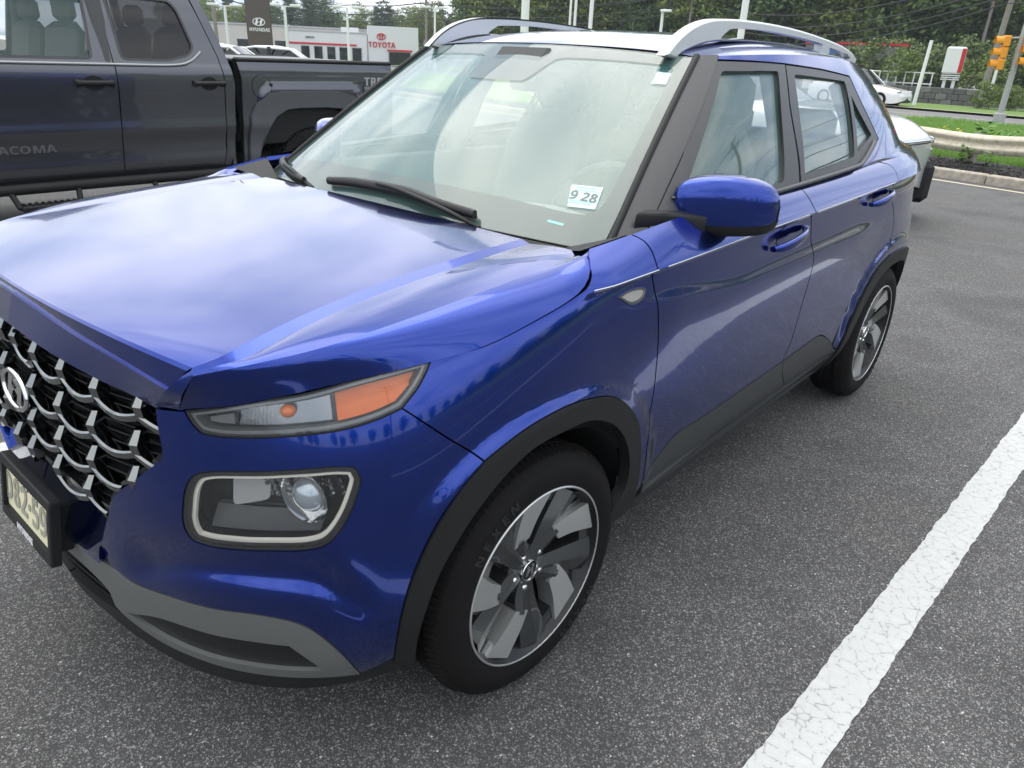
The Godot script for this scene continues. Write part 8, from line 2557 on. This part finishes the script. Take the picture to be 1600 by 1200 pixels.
	put("rear_screen", loft(MB.new(), [[Vector3(-0.86, 1.34, -2.27), Vector3(0.86, 1.34, -2.27)], [Vector3(-0.765, 1.80, -2.15), Vector3(0.765, 1.80, -2.15)]]), M.tint_glass, t)
	put("cab_back", box(MB.new(), Vector3(0, 0.92, -2.26), Vector3(1.8, 0.84, 0.03), 0.0), M.truck_paint, t)
	put("roof_spoiler", box(MB.new(), Vector3(0, 1.835, -2.19), Vector3(1.50, 0.045, 0.16), 0.015), M.truck_paint, t)
	# hood, grille, tailgate, floor
	var hd := []
	for q in [[0.26, 1.27], [0.7, 1.245], [1.2, 1.20], [1.5, 1.14], [1.6, 1.02], [1.62, 0.7]]:
		var row := []
		for k in 13:
			var x := lerpf(-1, 1, k / 12.0)
			row.append(Vector3(x * 0.92, q[1] - 0.05 * pow(absf(x), 4.0), q[0]))
		hd.append(row)
	put("hood", loft(MB.new(), hd), M.truck_paint, t)
	put("front_bumper", box(MB.new(), Vector3(0, 0.58, 1.62), Vector3(1.84, 0.34, 0.25), 0.06), M.black_plastic, t)
	put("tailgate", box(MB.new(), Vector3(0, 1.0, -4.03), Vector3(1.6, 0.66, 0.06), 0.02), M.truck_paint, t)
	put("bed_floor", box(MB.new(), Vector3(0, 0.72, -3.17), Vector3(1.7, 0.06, 1.66), 0.0), M.black_plastic, t)
	put("bed_cover", box(MB.new(), Vector3(0, 1.345, -3.19), Vector3(1.74, 0.03, 1.66), 0.008), M.truck_flare, t)
	put("chassis", box(MB.new(), Vector3(0, 0.48, -1.25), Vector3(1.5, 0.16, 5.2), 0.02), M.black_matte, t)
	put("rear_bumper", box(MB.new(), Vector3(0, 0.55, -4.12), Vector3(1.8, 0.2, 0.16), 0.03), M.black_plastic, t)
	# cabin
	put("cabin_floor", box(MB.new(), Vector3(0, 0.62, -1.0), Vector3(1.6, 0.05, 2.4), 0.0), M.cabin_dark, t)
	put("dashboard", box(MB.new(), Vector3(0, 1.12, -0.12), Vector3(1.6, 0.3, 0.4), 0.08), M.cabin_dark, t)
	for x in [0.38, -0.38]:
		for z in [-1.10, -1.95]:
			var se := sub("seat", t, Vector3(x, 0.8, z))
			put("cushion", box(MB.new(), Vector3(0, 0.1, 0.15), Vector3(0.52, 0.18, 0.5), 0.05), M.cabin_dark, se)
			put("backrest", box(MB.new(), Vector3(0, 0.45, -0.10), Vector3(0.52, 0.66, 0.14), 0.06, Basis(Vector3.RIGHT, -0.2)), M.cabin_dark, se)
			put("headrest", box(MB.new(), Vector3(0, 0.86, -0.17), Vector3(0.28, 0.18, 0.1), 0.04), M.cabin_dark, se)
	for s in [1, -1]:
		put("pillar_lining", tube(MB.new(), [Vector3(0.86 * s, 1.30, -1.32), Vector3(0.74 * s, 1.80, -1.33)], 0.07, 8), M.cabin_dark, t)

func truck_handle(door: Node3D, u: float, v: float, s: int) -> void:
	var hd := sub("door_handle", door)
	var p := truck_side(u, v)
	var cup := MB.new()
	var rows := []
	for r in 5:
		var f := 1.0 - r / 4.0
		var row := []
		for k in 25:
			var a := TAU * k / 24
			row.append(Vector3((p.x + 0.002 + 0.002 * (1 - f)) * s, p.y - 0.002 + sin(a) * 0.052 * f, p.z + cos(a) * 0.075 * f))
		rows.append(row)
	loft(cup, rows, true)
	put("cup", cup, M.black_matte, hd)
	put("grip", box(MB.new(), Vector3((p.x + 0.028) * s, p.y, p.z), Vector3(0.026, 0.036, 0.27), 0.012), M.black_plastic, hd)
	for e in [-1, 1]: put("mount", box(MB.new(), Vector3((p.x + 0.012) * s, p.y - 0.002, p.z + 0.118 * e), Vector3(0.03, 0.05, 0.045), 0.01), M.black_plastic, hd)
